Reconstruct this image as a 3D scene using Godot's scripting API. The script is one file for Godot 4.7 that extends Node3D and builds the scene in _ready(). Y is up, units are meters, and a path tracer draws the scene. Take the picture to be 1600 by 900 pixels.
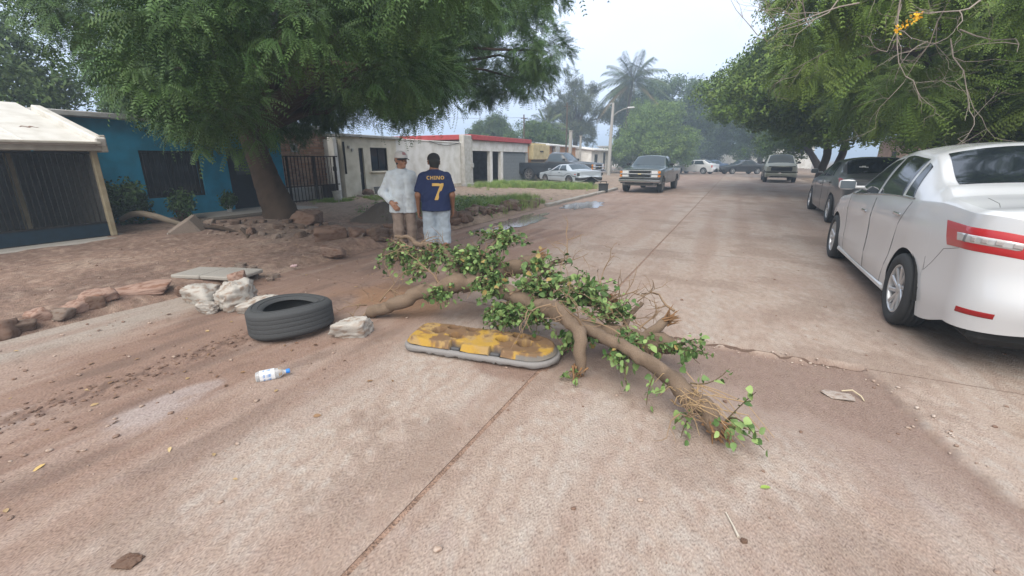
extends Node3D
# A dusty neighbourhood street blocked by a fallen tree. Units are metres; the street runs along -Z.

var rng := RandomNumberGenerator.new()
var used := {}
var nz := FastNoiseLite.new()
var nz2 := FastNoiseLite.new()
var MT := {}
var IMG := {}

# ---------------------------------------------------------------- mesh builder
class Bld:
	var v := PackedVector3Array()
	var n := PackedVector3Array()
	var c := PackedColorArray()
	var uv := PackedVector2Array()
	var ix := PackedInt32Array()
	var col := Color(1, 1, 1)
	func tri(a: Vector3, b: Vector3, d: Vector3):
		var nn := (d - a).cross(b - a).normalized()
		var k := v.size()
		for p in [a, b, d]:
			v.append(p); n.append(nn); c.append(col); uv.append(Vector2(p.x, p.z))
		ix.append_array([k, k + 1, k + 2])
	func tri_out(a: Vector3, b: Vector3, d: Vector3, from: Vector3):
		if (d - a).cross(b - a).dot(a + b + d - from * 3.0) >= 0.0: tri(a, b, d)
		else: tri(a, d, b)
	func quad(a: Vector3, b: Vector3, d: Vector3, e: Vector3):
		var nn := (d - a).cross(b - a).normalized()
		if nn == Vector3.ZERO: nn = (e - a).cross(d - a).normalized()
		var k := v.size()
		for p in [a, b, d, e]:
			v.append(p); n.append(nn); c.append(col)
		uv.append_array([Vector2(0, 0), Vector2(1, 0), Vector2(1, 1), Vector2(0, 1)])
		ix.append_array([k, k + 1, k + 2, k, k + 2, k + 3])
	func quad_out(a: Vector3, b: Vector3, d: Vector3, e: Vector3, from: Vector3):
		if (d - a).cross(b - a).dot(a + b + d + e - from * 4.0) >= 0.0: quad(a, b, d, e)
		else: quad(a, e, d, b)
	# box with chamfered edges, placed by a transform
	func box(ctr: Vector3, size: Vector3, bev := 0.0, bs := Basis.IDENTITY):
		var h := size * 0.5
		if bev <= 0.0:
			for ax in 3:
				for s in [-1.0, 1.0]:
					var q := []
					for k in [[-1, -1], [1, -1], [1, 1], [-1, 1]]:
						var p := Vector3.ZERO
						p[ax] = s * h[ax]; p[(ax + 1) % 3] = k[0] * h[(ax + 1) % 3]; p[(ax + 2) % 3] = k[1] * h[(ax + 2) % 3]
						q.append(ctr + bs * p)
					quad_out(q[0], q[1], q[2], q[3], ctr)
			return
		bev = minf(bev, minf(h.x, minf(h.y, h.z)) * 0.95)
		var pt := func(sx, sy, sz, ax) -> Vector3:
			var p := Vector3(sx * (h.x - bev), sy * (h.y - bev), sz * (h.z - bev))
			p[ax] = [sx, sy, sz][ax] * h[ax]
			return ctr + bs * p
		for ax in 3:
			var b1 := (ax + 1) % 3
			var b2 := (ax + 2) % 3
			for s in [-1, 1]:
				var q := []
				for k in [[-1, -1], [1, -1], [1, 1], [-1, 1]]:
					var sg := [0, 0, 0]
					sg[ax] = s; sg[b1] = k[0]; sg[b2] = k[1]
					q.append(pt.call(sg[0], sg[1], sg[2], ax))
				quad_out(q[0], q[1], q[2], q[3], ctr)
			# edges that run along ax
			for s1 in [-1, 1]:
				for s2 in [-1, 1]:
					var q := []
					for k in [[-1, b1], [1, b1], [1, b2], [-1, b2]]:
						var sg := [0, 0, 0]
						sg[ax] = k[0]; sg[b1] = s1; sg[b2] = s2
						q.append(pt.call(sg[0], sg[1], sg[2], k[1]))
					quad_out(q[0], q[1], q[2], q[3], ctr)
		for sx in [-1, 1]:
			for sy in [-1, 1]:
				for sz in [-1, 1]:
					tri_out(pt.call(sx, sy, sz, 0), pt.call(sx, sy, sz, 1), pt.call(sx, sy, sz, 2), ctr)
	# smooth grid of points, index i * nv + j; normals follow the winding
	func grid(p: PackedVector3Array, nu: int, nv: int, wu := false, wv := false, cols := PackedColorArray(), flip := false, uvs := PackedVector2Array()):
		var k := v.size()
		var nn := PackedVector3Array()
		nn.resize(p.size())
		var iu := nu if wu else nu - 1
		var iv := nv if wv else nv - 1
		for i in iu:
			var i2 := (i + 1) % nu
			for j in iv:
				var j2 := (j + 1) % nv
				var a := i * nv + j
				var b := i2 * nv + j
				var d := i2 * nv + j2
				var e := i * nv + j2
				if flip:
					var t := b
					b = e
					e = t
				var f := (p[d] - p[a]).cross(p[b] - p[e])
				f = (p[d] - p[a]).cross(p[b] - p[a]) + (p[e] - p[a]).cross(p[d] - p[a])
				nn[a] += f; nn[b] += f; nn[d] += f; nn[e] += f
				ix.append(k + a); ix.append(k + b); ix.append(k + d)
				ix.append(k + a); ix.append(k + d); ix.append(k + e)
		for i in p.size():
			v.append(p[i])
			n.append(nn[i].normalized() if nn[i].length_squared() > 0.0 else Vector3.UP)
			c.append(cols[i] if cols.size() else col)
			uv.append(uvs[i] if uvs.size() else Vector2(float(i / nv) / nu, float(i % nv) / nv))
	# tube along a path with a radius at each point; rough = bumpiness share of the radius
	func tube(path: Array, rad: Array, sides := 8, caps := true, rough := 0.0, noise: FastNoiseLite = null):
		var p := PackedVector3Array()
		var tone := PackedColorArray()
		var m := path.size()
		var up := Vector3.UP
		var t0: Vector3 = (path[1] - path[0]).normalized()
		if absf(t0.dot(up)) > 0.9: up = Vector3.RIGHT
		var side := t0.cross(up).normalized()
		for i in m:
			var t: Vector3 = (path[mini(i + 1, m - 1)] - path[maxi(i - 1, 0)]).normalized()
			side = (side - t * side.dot(t)).normalized()
			var o := t.cross(side)
			for j in sides:
				var a := TAU * j / sides
				var d := side * cos(a) + o * sin(a)
				var r: float = rad[i]
				if noise:
					var w: Vector3 = path[i] + d * r
					var k := noise.get_noise_3dv(w * 40.0) + 0.55 * noise.get_noise_3dv(w * 330.0)
					r *= 1.0 + rough * k
					var s := 0.92 + 0.45 * noise.get_noise_3dv(w * 220.0 + Vector3(5, 9, 2)) + 0.25 * noise.get_noise_3dv(w * 900.0)
					tone.append(Color(s, s * 0.985, s * 0.97))
				p.append(path[i] + d * r)
		grid(p, m, sides, false, true, tone)
		if caps:
			for e in [0, m - 1]:
				for j in sides:
					tri_out(path[e], p[e * sides + j], p[e * sides + (j + 1) % sides], path[0 if e else m - 1])
	# profile of Vector2(radius, height) turned about an axis
	func lathe(prof: Array, segs: int, xf := Transform3D.IDENTITY, flip := false):
		var p := PackedVector3Array()
		for i in segs:
			var a := TAU * i / segs
			for q in prof:
				p.append(xf * Vector3(q.x * cos(a), q.y, q.x * sin(a)))
		grid(p, segs, prof.size(), true, false, PackedColorArray(), flip)
	func add(o: Bld, xf := Transform3D.IDENTITY):
		var k := v.size()
		for i in o.v.size():
			v.append(xf * o.v[i]); n.append((xf.basis * o.n[i]).normalized()); c.append(o.c[i]); uv.append(o.uv[i])
		for i in o.ix: ix.append(k + i)
	func mesh() -> ArrayMesh:
		var a := []
		a.resize(Mesh.ARRAY_MAX)
		a[Mesh.ARRAY_VERTEX] = v; a[Mesh.ARRAY_NORMAL] = n; a[Mesh.ARRAY_COLOR] = c; a[Mesh.ARRAY_TEX_UV] = uv; a[Mesh.ARRAY_INDEX] = ix
		var m := ArrayMesh.new()
		m.add_surface_from_arrays(Mesh.PRIMITIVE_TRIANGLES, a)
		return m

# ---------------------------------------------------------------- nodes
func numbered(called: String) -> String:
	var k: int = used.get(called, 0)
	used[called] = k + 1
	return called if k == 0 else "%s_%03d" % [called, k]

func tag(o: Node, label: String, category: String, group := "", kind := ""):
	if label: o.set_meta("label", label)
	if category: o.set_meta("category", category)
	if group: o.set_meta("group", group)
	if kind: o.set_meta("kind", kind)
	return o

func thing(called: String, label: String, category: String, at := Vector3.ZERO, turn := 0.0, group := "") -> Node3D:
	var o := Node3D.new()
	o.name = numbered(called)
	add_child(o)
	o.position = at
	o.rotation.y = turn
	tag(o, label, category, group)
	return o

func obj(called: String, b, m: Material, parent: Node = null, xf := Transform3D.IDENTITY) -> MeshInstance3D:
	var o := MeshInstance3D.new()
	o.mesh = b.mesh() if b is Bld else b
	o.material_override = m
	o.transform = xf
	if parent == null:
		o.name = numbered(called)
		add_child(o)
	else:
		o.name = called
		parent.add_child(o, true)
	return o

func struct(called: String, b, m: Material, parent: Node = null) -> MeshInstance3D:
	var o := obj(called, b, m, parent)
	if parent == null: o.set_meta("kind", "structure")
	return o

func scatter(called: String, mesh: Mesh, m: Material, xfs: Array, cols: Array, parent: Node = null) -> MultiMeshInstance3D:
	var mm := MultiMesh.new()
	mm.transform_format = MultiMesh.TRANSFORM_3D
	mm.use_colors = cols.size() > 0
	mm.mesh = mesh
	mm.instance_count = xfs.size()
	for i in xfs.size():
		mm.set_instance_transform(i, xfs[i])
		if cols.size(): mm.set_instance_color(i, cols[i])
	var o := MultiMeshInstance3D.new()
	o.multimesh = mm
	o.material_override = m
	o.set_meta("kind", "stuff")
	if parent == null:
		o.name = numbered(called)
		add_child(o)
	else:
		o.name = called
		parent.add_child(o, true)
	return o

# ---------------------------------------------------------------- materials
func lin(r: float, g: float, b: float) -> Color:
	return Color(r, g, b).linear_to_srgb()

func noise_img(sd: int, freq: float, oct: int, size := 512, type := FastNoiseLite.TYPE_SIMPLEX_SMOOTH) -> Image:
	var f := FastNoiseLite.new()
	f.seed = sd
	f.noise_type = type
	f.frequency = freq
	f.fractal_type = FastNoiseLite.FRACTAL_FBM
	f.fractal_octaves = oct
	return f.get_seamless_image(size, size)

# sandy grain: soft clouds, single grains, a few pale flecks and dark pits
func grain_img(sd: int, size: int, clump := 0.22, grit := 34.0, mid := 0.55) -> Image:
	var a := noise_img(sd, 0.045, 3, size).get_data()
	var e := noise_img(sd + 50, 0.25, 2, size).get_data()
	var r := RandomNumberGenerator.new()
	r.seed = sd
	var out := PackedByteArray()
	out.resize(size * size)
	for i in size * size:
		var v := 128.0 + (a[i] - 128) * clump + (e[i] - 128) * mid + r.randf_range(-grit, grit)
		var k := r.randf()
		if k < 0.012: v = 235.0
		elif k > 0.99: v = 20.0
		out[i] = int(clampf(v, 0.0, 255.0))
	return Image.create_from_data(size, size, false, Image.FORMAT_L8, out)

# grey noise -> colour ramp texture (keys are [position, Color] pairs, sRGB)
func ramp_tex(im: Image, keys: Array) -> ImageTexture:
	var g := Gradient.new()
	g.offsets = PackedFloat32Array(keys.map(func(k): return k[0]))
	g.colors = PackedColorArray(keys.map(func(k): return k[1]))
	var lut := PackedByteArray()
	for i in 256:
		var q := g.sample(i / 255.0)
		lut.append(q.r8); lut.append(q.g8); lut.append(q.b8)
	var src := im.get_data()
	var st := src.size() / (im.get_width() * im.get_height())
	var out := PackedByteArray()
	out.resize(im.get_width() * im.get_height() * 3)
	for i in im.get_width() * im.get_height():
		var t := src[i * st] * 3
		out[i * 3] = lut[t]; out[i * 3 + 1] = lut[t + 1]; out[i * 3 + 2] = lut[t + 2]
	var r := Image.create_from_data(im.get_width(), im.get_height(), false, Image.FORMAT_RGB8, out)
	return ImageTexture.create_from_image(r)

func bump_tex(im: Image, amount: float) -> ImageTexture:
	var d: Image = im.duplicate()
	d.convert(Image.FORMAT_RGBA8)
	d.bump_map_to_normal_map(amount)
	return ImageTexture.create_from_image(d)

# plain = a colour; optional grain texture of grey values that multiplies it, laid on in world or object space
func mat(c: Color, rough := 0.8, tex: Texture2D = null, scale := 1.0, bump: Texture2D = null, bs := 1.0, world := true) -> StandardMaterial3D:
	var m := StandardMaterial3D.new()
	m.albedo_color = c
	m.roughness = rough
	m.metallic_specular = 0.4
	m.vertex_color_use_as_albedo = true
	if tex: m.albedo_texture = tex
	if bump:
		m.normal_enabled = true
		m.normal_texture = bump
		m.normal_scale = bs
	if tex or bump:
		m.uv1_triplanar = true
		m.uv1_world_triplanar = world
		m.uv1_scale = Vector3.ONE * scale
	return m

func sm(a: float, b: float, x: float) -> float:
	return smoothstep(a, b, x)

func make_materials():
	IMG.fine = grain_img(1, 512)
	IMG.soil = grain_img(9, 1024, 0.6, 26.0)
	IMG.cast = grain_img(14, 1024, 0.4, 22.0, 0.85)
	IMG.med = noise_img(2, 0.008, 4)
	IMG.mid = noise_img(4, 0.03, 4)
	var w := Color(1, 1, 1)
	IMG.grain = ramp_tex(IMG.fine, [[0.0, Color(0.66, 0.64, 0.62)], [0.4, Color(0.86, 0.85, 0.84)], [0.65, Color(0.93, 0.93, 0.93)], [0.9, w], [1.0, w]])
	IMG.blotch = ramp_tex(IMG.med, [[0.0, Color(0.88, 0.87, 0.85)], [0.4, Color(0.95, 0.95, 0.94)], [0.7, w], [1.0, w]])
	IMG.speck = ramp_tex(IMG.cast, [[0.0, Color(0.66, 0.63, 0.61)], [0.2, Color(0.82, 0.80, 0.79)], [0.45, Color(0.885, 0.88, 0.875)], [0.68, Color(0.905, 0.905, 0.9)], [0.8, Color(0.96, 0.96, 0.96)], [1.0, w]])
	IMG.earth = ramp_tex(IMG.soil, [[0.0, Color(0.55, 0.53, 0.51)], [0.35, Color(0.80, 0.79, 0.78)], [0.6, Color(0.92, 0.91, 0.90)], [0.85, w], [1.0, w]])
	IMG.bsoil = bump_tex(IMG.soil, 4.0)
	IMG.bfine = bump_tex(IMG.fine, 3.0)
	IMG.bmed = bump_tex(IMG.mid, 8.0)
	# broom-finished, worn concrete grain with pale aggregate flecks
	MT.road = mat(Color(1, 1, 1), 0.92, IMG.speck, 0.3, bump_tex(IMG.cast, 3.0), 0.4)
	MT.road.uv1_scale = Vector3(0.36, 0.3, 0.16)
	MT.dirt = mat(Color(1.05, 1.05, 1.05), 0.97, IMG.earth, 0.24, IMG.bsoil, 0.9)
	MT.concrete = mat(lin(0.42, 0.40, 0.37), 0.93, IMG.grain, 1.6, IMG.bfine, 1.1)
	MT.rock = mat(lin(0.30, 0.235, 0.20), 0.95, IMG.grain, 2.2, IMG.bfine, 1.2)
	MT.white_wall = mat(lin(0.74, 0.73, 0.71), 0.9, IMG.blotch, 0.35, IMG.bfine, 0.3)
	MT.cream_wall = mat(lin(0.66, 0.62, 0.53), 0.9, IMG.blotch, 0.35, IMG.bfine, 0.3)
	MT.grey_wall = mat(lin(0.40, 0.40, 0.40), 0.9, IMG.blotch, 0.6, IMG.bfine, 0.6)
	MT.blue_wall = mat(lin(0.018, 0.25, 0.43), 0.75, IMG.blotch, 0.5, IMG.bfine, 0.3)
	MT.orange_wall = mat(lin(0.50, 0.24, 0.10), 0.9, IMG.blotch, 0.5)
	MT.ochre_wall = mat(lin(0.52, 0.43, 0.24), 0.9, IMG.blotch, 0.5)
	MT.red_trim = mat(lin(0.42, 0.07, 0.075), 0.8, IMG.blotch, 0.8)
	MT.dark_iron = mat(lin(0.02, 0.018, 0.018), 0.6, IMG.grain, 3.0)
	MT.blue_iron = mat(lin(0.012, 0.03, 0.05), 0.5, IMG.blotch, 1.5)
	MT.dark_glass = mat(lin(0.012, 0.016, 0.022), 0.06)
	MT.dark_glass.metallic_specular = 0.6
	MT.brick = mat(lin(0.42, 0.25, 0.18), 0.95, IMG.grain, 3.0)
	MT.brick2 = mat(lin(0.48, 0.33, 0.25), 0.95, IMG.grain, 3.0)
	MT.brick3 = mat(lin(0.35, 0.22, 0.17), 0.95, IMG.grain, 3.0)
	MT.mortar = mat(lin(0.33, 0.29, 0.26), 0.97, IMG.grain, 2.0)
	MT.bark = mat(lin(0.10, 0.072, 0.055), 0.95, IMG.earth, 1.3, IMG.bsoil, 2.2)
	MT.bark_pale = mat(lin(0.26, 0.195, 0.145), 0.92, IMG.earth, 2.2, IMG.bsoil, 1.6)
	MT.wood = mat(lin(0.30, 0.17, 0.085), 0.9, IMG.grain, 6.0)
	MT.dead = mat(lin(0.27, 0.23, 0.2), 0.95)
	MT.black = mat(lin(0.012, 0.012, 0.012), 0.7)
	MT.rubber = mat(lin(0.045, 0.048, 0.052), 0.75, IMG.grain, 5.0, IMG.bfine, 0.5)
	MT.leaf = leaf_mat(Color(1, 1, 1), 0.5)
	MT.grass = leaf_mat(Color(1, 1, 1), 0.6)
	MT.grass.backlight = Color(0.42, 0.5, 0.2)
	MT.dusty_rubber = mat(lin(0.075, 0.08, 0.086), 0.85, IMG.earth, 2.5, IMG.bsoil, 0.5)

func leaf_mat(c: Color, rough: float) -> StandardMaterial3D:
	var m := StandardMaterial3D.new()
	m.albedo_color = c
	m.vertex_color_use_as_albedo = true
	m.roughness = rough
	m.metallic_specular = 0.35
	m.cull_mode = BaseMaterial3D.CULL_DISABLED
	m.backlight_enabled = true
	m.backlight = Color(0.22, 0.28, 0.08)
	return m

# ---------------------------------------------------------------- shared shapes
# a lump of broken stone: the inside of a few random planes, roughened
func rock_bld(sd: int, size: Vector3, planes := 11, rough := 0.05, res := 18) -> Bld:
	var r := RandomNumberGenerator.new()
	r.seed = sd
	var pl := []
	for s in [Vector3.UP, Vector3.DOWN, Vector3.LEFT, Vector3.RIGHT, Vector3.FORWARD, Vector3.BACK]:
		pl.append([(s + Vector3(r.randf_range(-.3, .3), r.randf_range(-.3, .3), r.randf_range(-.3, .3))).normalized(), r.randf_range(0.8, 1.0)])
	for i in planes:
		pl.append([Vector3(r.randfn(), r.randfn(), r.randfn()).normalized(), r.randf_range(0.85, 1.15)])
	var p := PackedVector3Array()
	var cc := PackedColorArray()
	var nu := res + 6
	for i in nu:
		var a := TAU * i / nu
		for j in res:
			var e := PI * j / (res - 1.0)
			var d := Vector3(sin(e) * cos(a), cos(e), sin(e) * sin(a))
			var t := 9.0
			for q in pl:
				var k: float = q[0].dot(d)
				if k > 0.05: t = minf(t, q[1] / k)
			t = minf(t, 1.5)
			var k2 := nz.get_noise_3dv(d * 90.0 + Vector3.ONE * sd) + 0.8 * nz.get_noise_3dv(d * 240.0 + Vector3.ONE * sd) + 0.5 * nz.get_noise_3dv(d * 600.0)
			t *= 1.0 + rough * k2
			p.append(d * t * size * 0.5 + Vector3(0, size.y * 0.42, 0))
			var q2 := nz2.get_noise_3dv(d * 110.0 + Vector3.ONE * sd * 3.0) + 0.5 * nz.get_noise_3dv(d * 420.0)
			cc.append(Color(0.98, 0.97, 0.96).lerp(Color(0.62, 0.5, 0.43), smoothstep(0.0, 0.5, q2)))
	var b := Bld.new()
	b.grid(p, nu, res, true, false, cc, true)
	return b

# a wall with openings: origin at its lower left front corner, along u, up y, thickness to -nrm
func wall_bld(b: Bld, o: Vector3, u: Vector3, w: float, h: float, nrm: Vector3, th: float, holes := []):
	var us := [0.0, w]
	var vs := [0.0, h]
	for q in holes:
		us.append(q[0]); us.append(q[2]); vs.append(q[1]); vs.append(q[3])
	us.sort(); vs.sort()
	var solid := func(i, j) -> bool:
		if i < 0 or j < 0 or i >= us.size() - 1 or j >= vs.size() - 1: return false
		if us[i + 1] - us[i] < 1e-5 or vs[j + 1] - vs[j] < 1e-5: return false
		var cu: float = (us[i] + us[i + 1]) * 0.5
		var cv: float = (vs[j] + vs[j + 1]) * 0.5
		for q in holes:
			if cu > q[0] and cu < q[2] and cv > q[1] and cv < q[3]: return false
		return true
	var seen := {}
	var uu := []
	for x in us:
		if uu.is_empty() or x - uu[-1] > 1e-4: uu.append(x)
	var vv := []
	for x in vs:
		if vv.is_empty() or x - vv[-1] > 1e-4: vv.append(x)
	us.assign(uu); vs.assign(vv)
	for i in us.size() - 1:
		for j in vs.size() - 1:
			if not solid.call(i, j): continue
			var a: Vector3 = o + u * us[i] + Vector3.UP * vs[j]
			var e: Vector3 = o + u * us[i + 1] + Vector3.UP * vs[j]
			var d: Vector3 = o + u * us[i + 1] + Vector3.UP * vs[j + 1]
			var f: Vector3 = o + u * us[i] + Vector3.UP * vs[j + 1]
			var t := -nrm * th
			var ctr := (a + d + t) * 0.5
			b.quad_out(a, e, d, f, ctr)
			b.quad_out(a + t, e + t, d + t, f + t, ctr)
			if not solid.call(i - 1, j): b.quad_out(a, f, f + t, a + t, ctr)
			if not solid.call(i + 1, j): b.quad_out(e, d, d + t, e + t, ctr)
			if not solid.call(i, j - 1): b.quad_out(a, e, e + t, a + t, ctr)
			if not solid.call(i, j + 1): b.quad_out(f, d, d + t, f + t, ctr)

func _ready():
	rng.seed = 20240611
	nz.seed = 7; nz.frequency = 0.02; nz.fractal_octaves = 3
	nz2.seed = 19; nz2.frequency = 0.02; nz2.fractal_octaves = 2
	# camera: a wide phone lens held at eye height, tipped down, turned left of the street's line
	var cam := Camera3D.new()
	cam.name = "camera"
	cam.fov = 66.76
	cam.near = 0.05
	cam.far = 900.0
	add_child(cam)
	cam.position = Vector3(0, 1.5, 0)
	cam.rotation = Vector3(-deg_to_rad(16.476), deg_to_rad(26.635), 0)
	cam.current = true
	# pale morning overcast
	var sky_m := ProceduralSkyMaterial.new()
	sky_m.sky_top_color = Color(0.79, 0.84, 0.92)
	sky_m.sky_horizon_color = Color(0.645, 0.71, 0.815)
	sky_m.sky_curve = 0.25
	sky_m.ground_bottom_color = Color(0.42, 0.37, 0.34)
	sky_m.ground_horizon_color = Color(0.72, 0.72, 0.73)
	sky_m.sun_angle_max = 1.0
	sky_m.sky_cover = cloud_cover()
	sky_m.sky_cover_modulate = Color(1, 1, 1, 0.11)
	var sky := Sky.new()
	sky.sky_material = sky_m
	var env := Environment.new()
	env.background_mode = Environment.BG_SKY
	env.sky = sky
	env.background_energy_multiplier = 1.0
	env.tonemap_mode = Environment.TONE_MAPPER_LINEAR
	env.tonemap_exposure = 2.0
	env.sdfgi_enabled = true
	env.ssao_enabled = true
	env.ssil_enabled = true
	env.fog_enabled = true
	env.fog_density = 0.0046
	env.fog_light_color = Color(0.78, 0.86, 0.94)
	var we := WorldEnvironment.new()
	we.name = "world_environment"
	we.environment = env
	add_child(we)
	var sun := DirectionalLight3D.new()
	sun.name = "sun"
	sun.light_energy = 0.65
	sun.light_angular_distance = 60.0
	sun.light_color = Color(1.0, 0.985, 0.96)
	sun.shadow_enabled = true
	add_child(sun)
	sun.rotation = Vector3(deg_to_rad(-48), deg_to_rad(10), 0)
	make_materials()
	build_ground()
	build_houses()
	build_trees()
	build_vehicles()
	build_barricade()
	build_people()
	build_details()

func cloud_cover() -> ImageTexture:
	var f := FastNoiseLite.new()
	f.seed = 5; f.frequency = 0.9; f.fractal_octaves = 5
	var w := 512
	var h := 256
	var im := Image.create(w, h, false, Image.FORMAT_RGBA8)
	for y in h:
		var e := PI * (0.5 - (y + 0.5) / h)
		for x in w:
			var a := TAU * x / w
			var d := Vector3(cos(e) * cos(a), sin(e) * 2.6, cos(e) * sin(a))
			var k := clampf(0.5 + 1.1 * f.get_noise_3dv(d * 1.6), 0.0, 1.0)
			im.set_pixel(x, y, Color(1.0, 0.98, 0.96, k))
	return ImageTexture.create_from_image(im)

# ---------------------------------------------------------------- ground
const JX := -1.13
const KX := -5.4
const SLAB := 3.83

# the sunken, broken part of the right lane, 0..1
func sunk(x: float, z: float) -> float:
	var back := -3.83 + 0.05 * nz.get_noise_2d(x * 60.0, 3.0) + 0.03 * nz.get_noise_2d(x * 240.0, 9.0)
	var rgt := 1.02 + (z + 3.9) * 0.22 + 0.05 * nz.get_noise_2d(z * 60.0, 40.0) + 0.03 * nz.get_noise_2d(z * 250.0, 44.0)
	var k := sm(back - 0.012, back + 0.012, z) * sm(rgt + 0.015, rgt - 0.02, x)
	var front := -2.75 + 0.5 * maxf(0.0, x) + 0.12 * nz.get_noise_2d(x * 30.0, 80.0)
	return k * sm(front + 0.25, front - 0.55, z)

func mud(x: float, z: float) -> float:
	var e := -2.35 - 0.11 * z + 0.35 * nz.get_noise_2d(x * 9.0, z * 4.0) + 0.5 * nz.get_noise_2d(x * 30.0, z * 7.0)
	if z < -4.0: e -= 0.05 * (z + 4.0)
	var m := sm(e + 0.35, e - 0.75, x - 0.12 * z)
	return clampf(m, 0.0, 1.0)

func gh(x: float, z: float) -> float:
	var f := 0.012 * nz.get_noise_2d(x * 14.0, z * 14.0)
	if x > KX and x < 4.3:
		var h := f * 0.4
		if x > JX: h -= 0.035 * sunk(x, z)
		var m := mud(x, z) if x < JX else 0.0
		h += m * 0.006 * nz.get_noise_2d(x * 220.0, z * 70.0) + m * 0.006 * nz2.get_noise_2d(x * 90.0, z * 30.0)
		# tread marks pressed into the mud
		var tr := exp(-pow((x + 3.75 + 0.08 * sin(z)) / 0.14, 2.0))
		h += m * tr * 0.010 * nz2.get_noise_2d(x * 330.0, z * 330.0)
		if x < -4.75 + 0.1 * nz.get_noise_2d(z * 40.0, 5.0) and z > -2.9: h += 0.018
		return h
	if x >= 4.3: return f * 0.4 + sm(4.3, 4.8, x) * (0.06 + f * 2.6 + 0.05 * nz2.get_noise_2d(x * 20.0, z * 20.0))
	var d := KX - x
	var h2 := 0.08 * sm(0.0, 0.35, d) + f * 0.4 + f * 1.6 * sm(0.0, 0.3, d) + (0.018 * nz2.get_noise_2d(x * 60.0, z * 60.0) + 0.008 * nz.get_noise_2d(x * 220.0, z * 220.0)) * sm(0.0, 0.2, d)
	# banked earth round the tree and along the torn-up kerb
	h2 += 0.20 * exp(-(pow((x + 8.3) / 1.5, 2.0) + pow((z + 5.9) / 0.9, 2.0)))
	h2 += 0.10 * exp(-pow((x + 5.85) / 0.28, 2.0)) * sm(-4.6, -5.6, z) * sm(-14.0, -12.5, z)
	h2 += 0.06 * exp(-pow((x + 9.0) / 0.8, 2.0)) * sm(-3.4, -4.4, z) * sm(-6.5, -5.0, z)
	return h2

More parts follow.
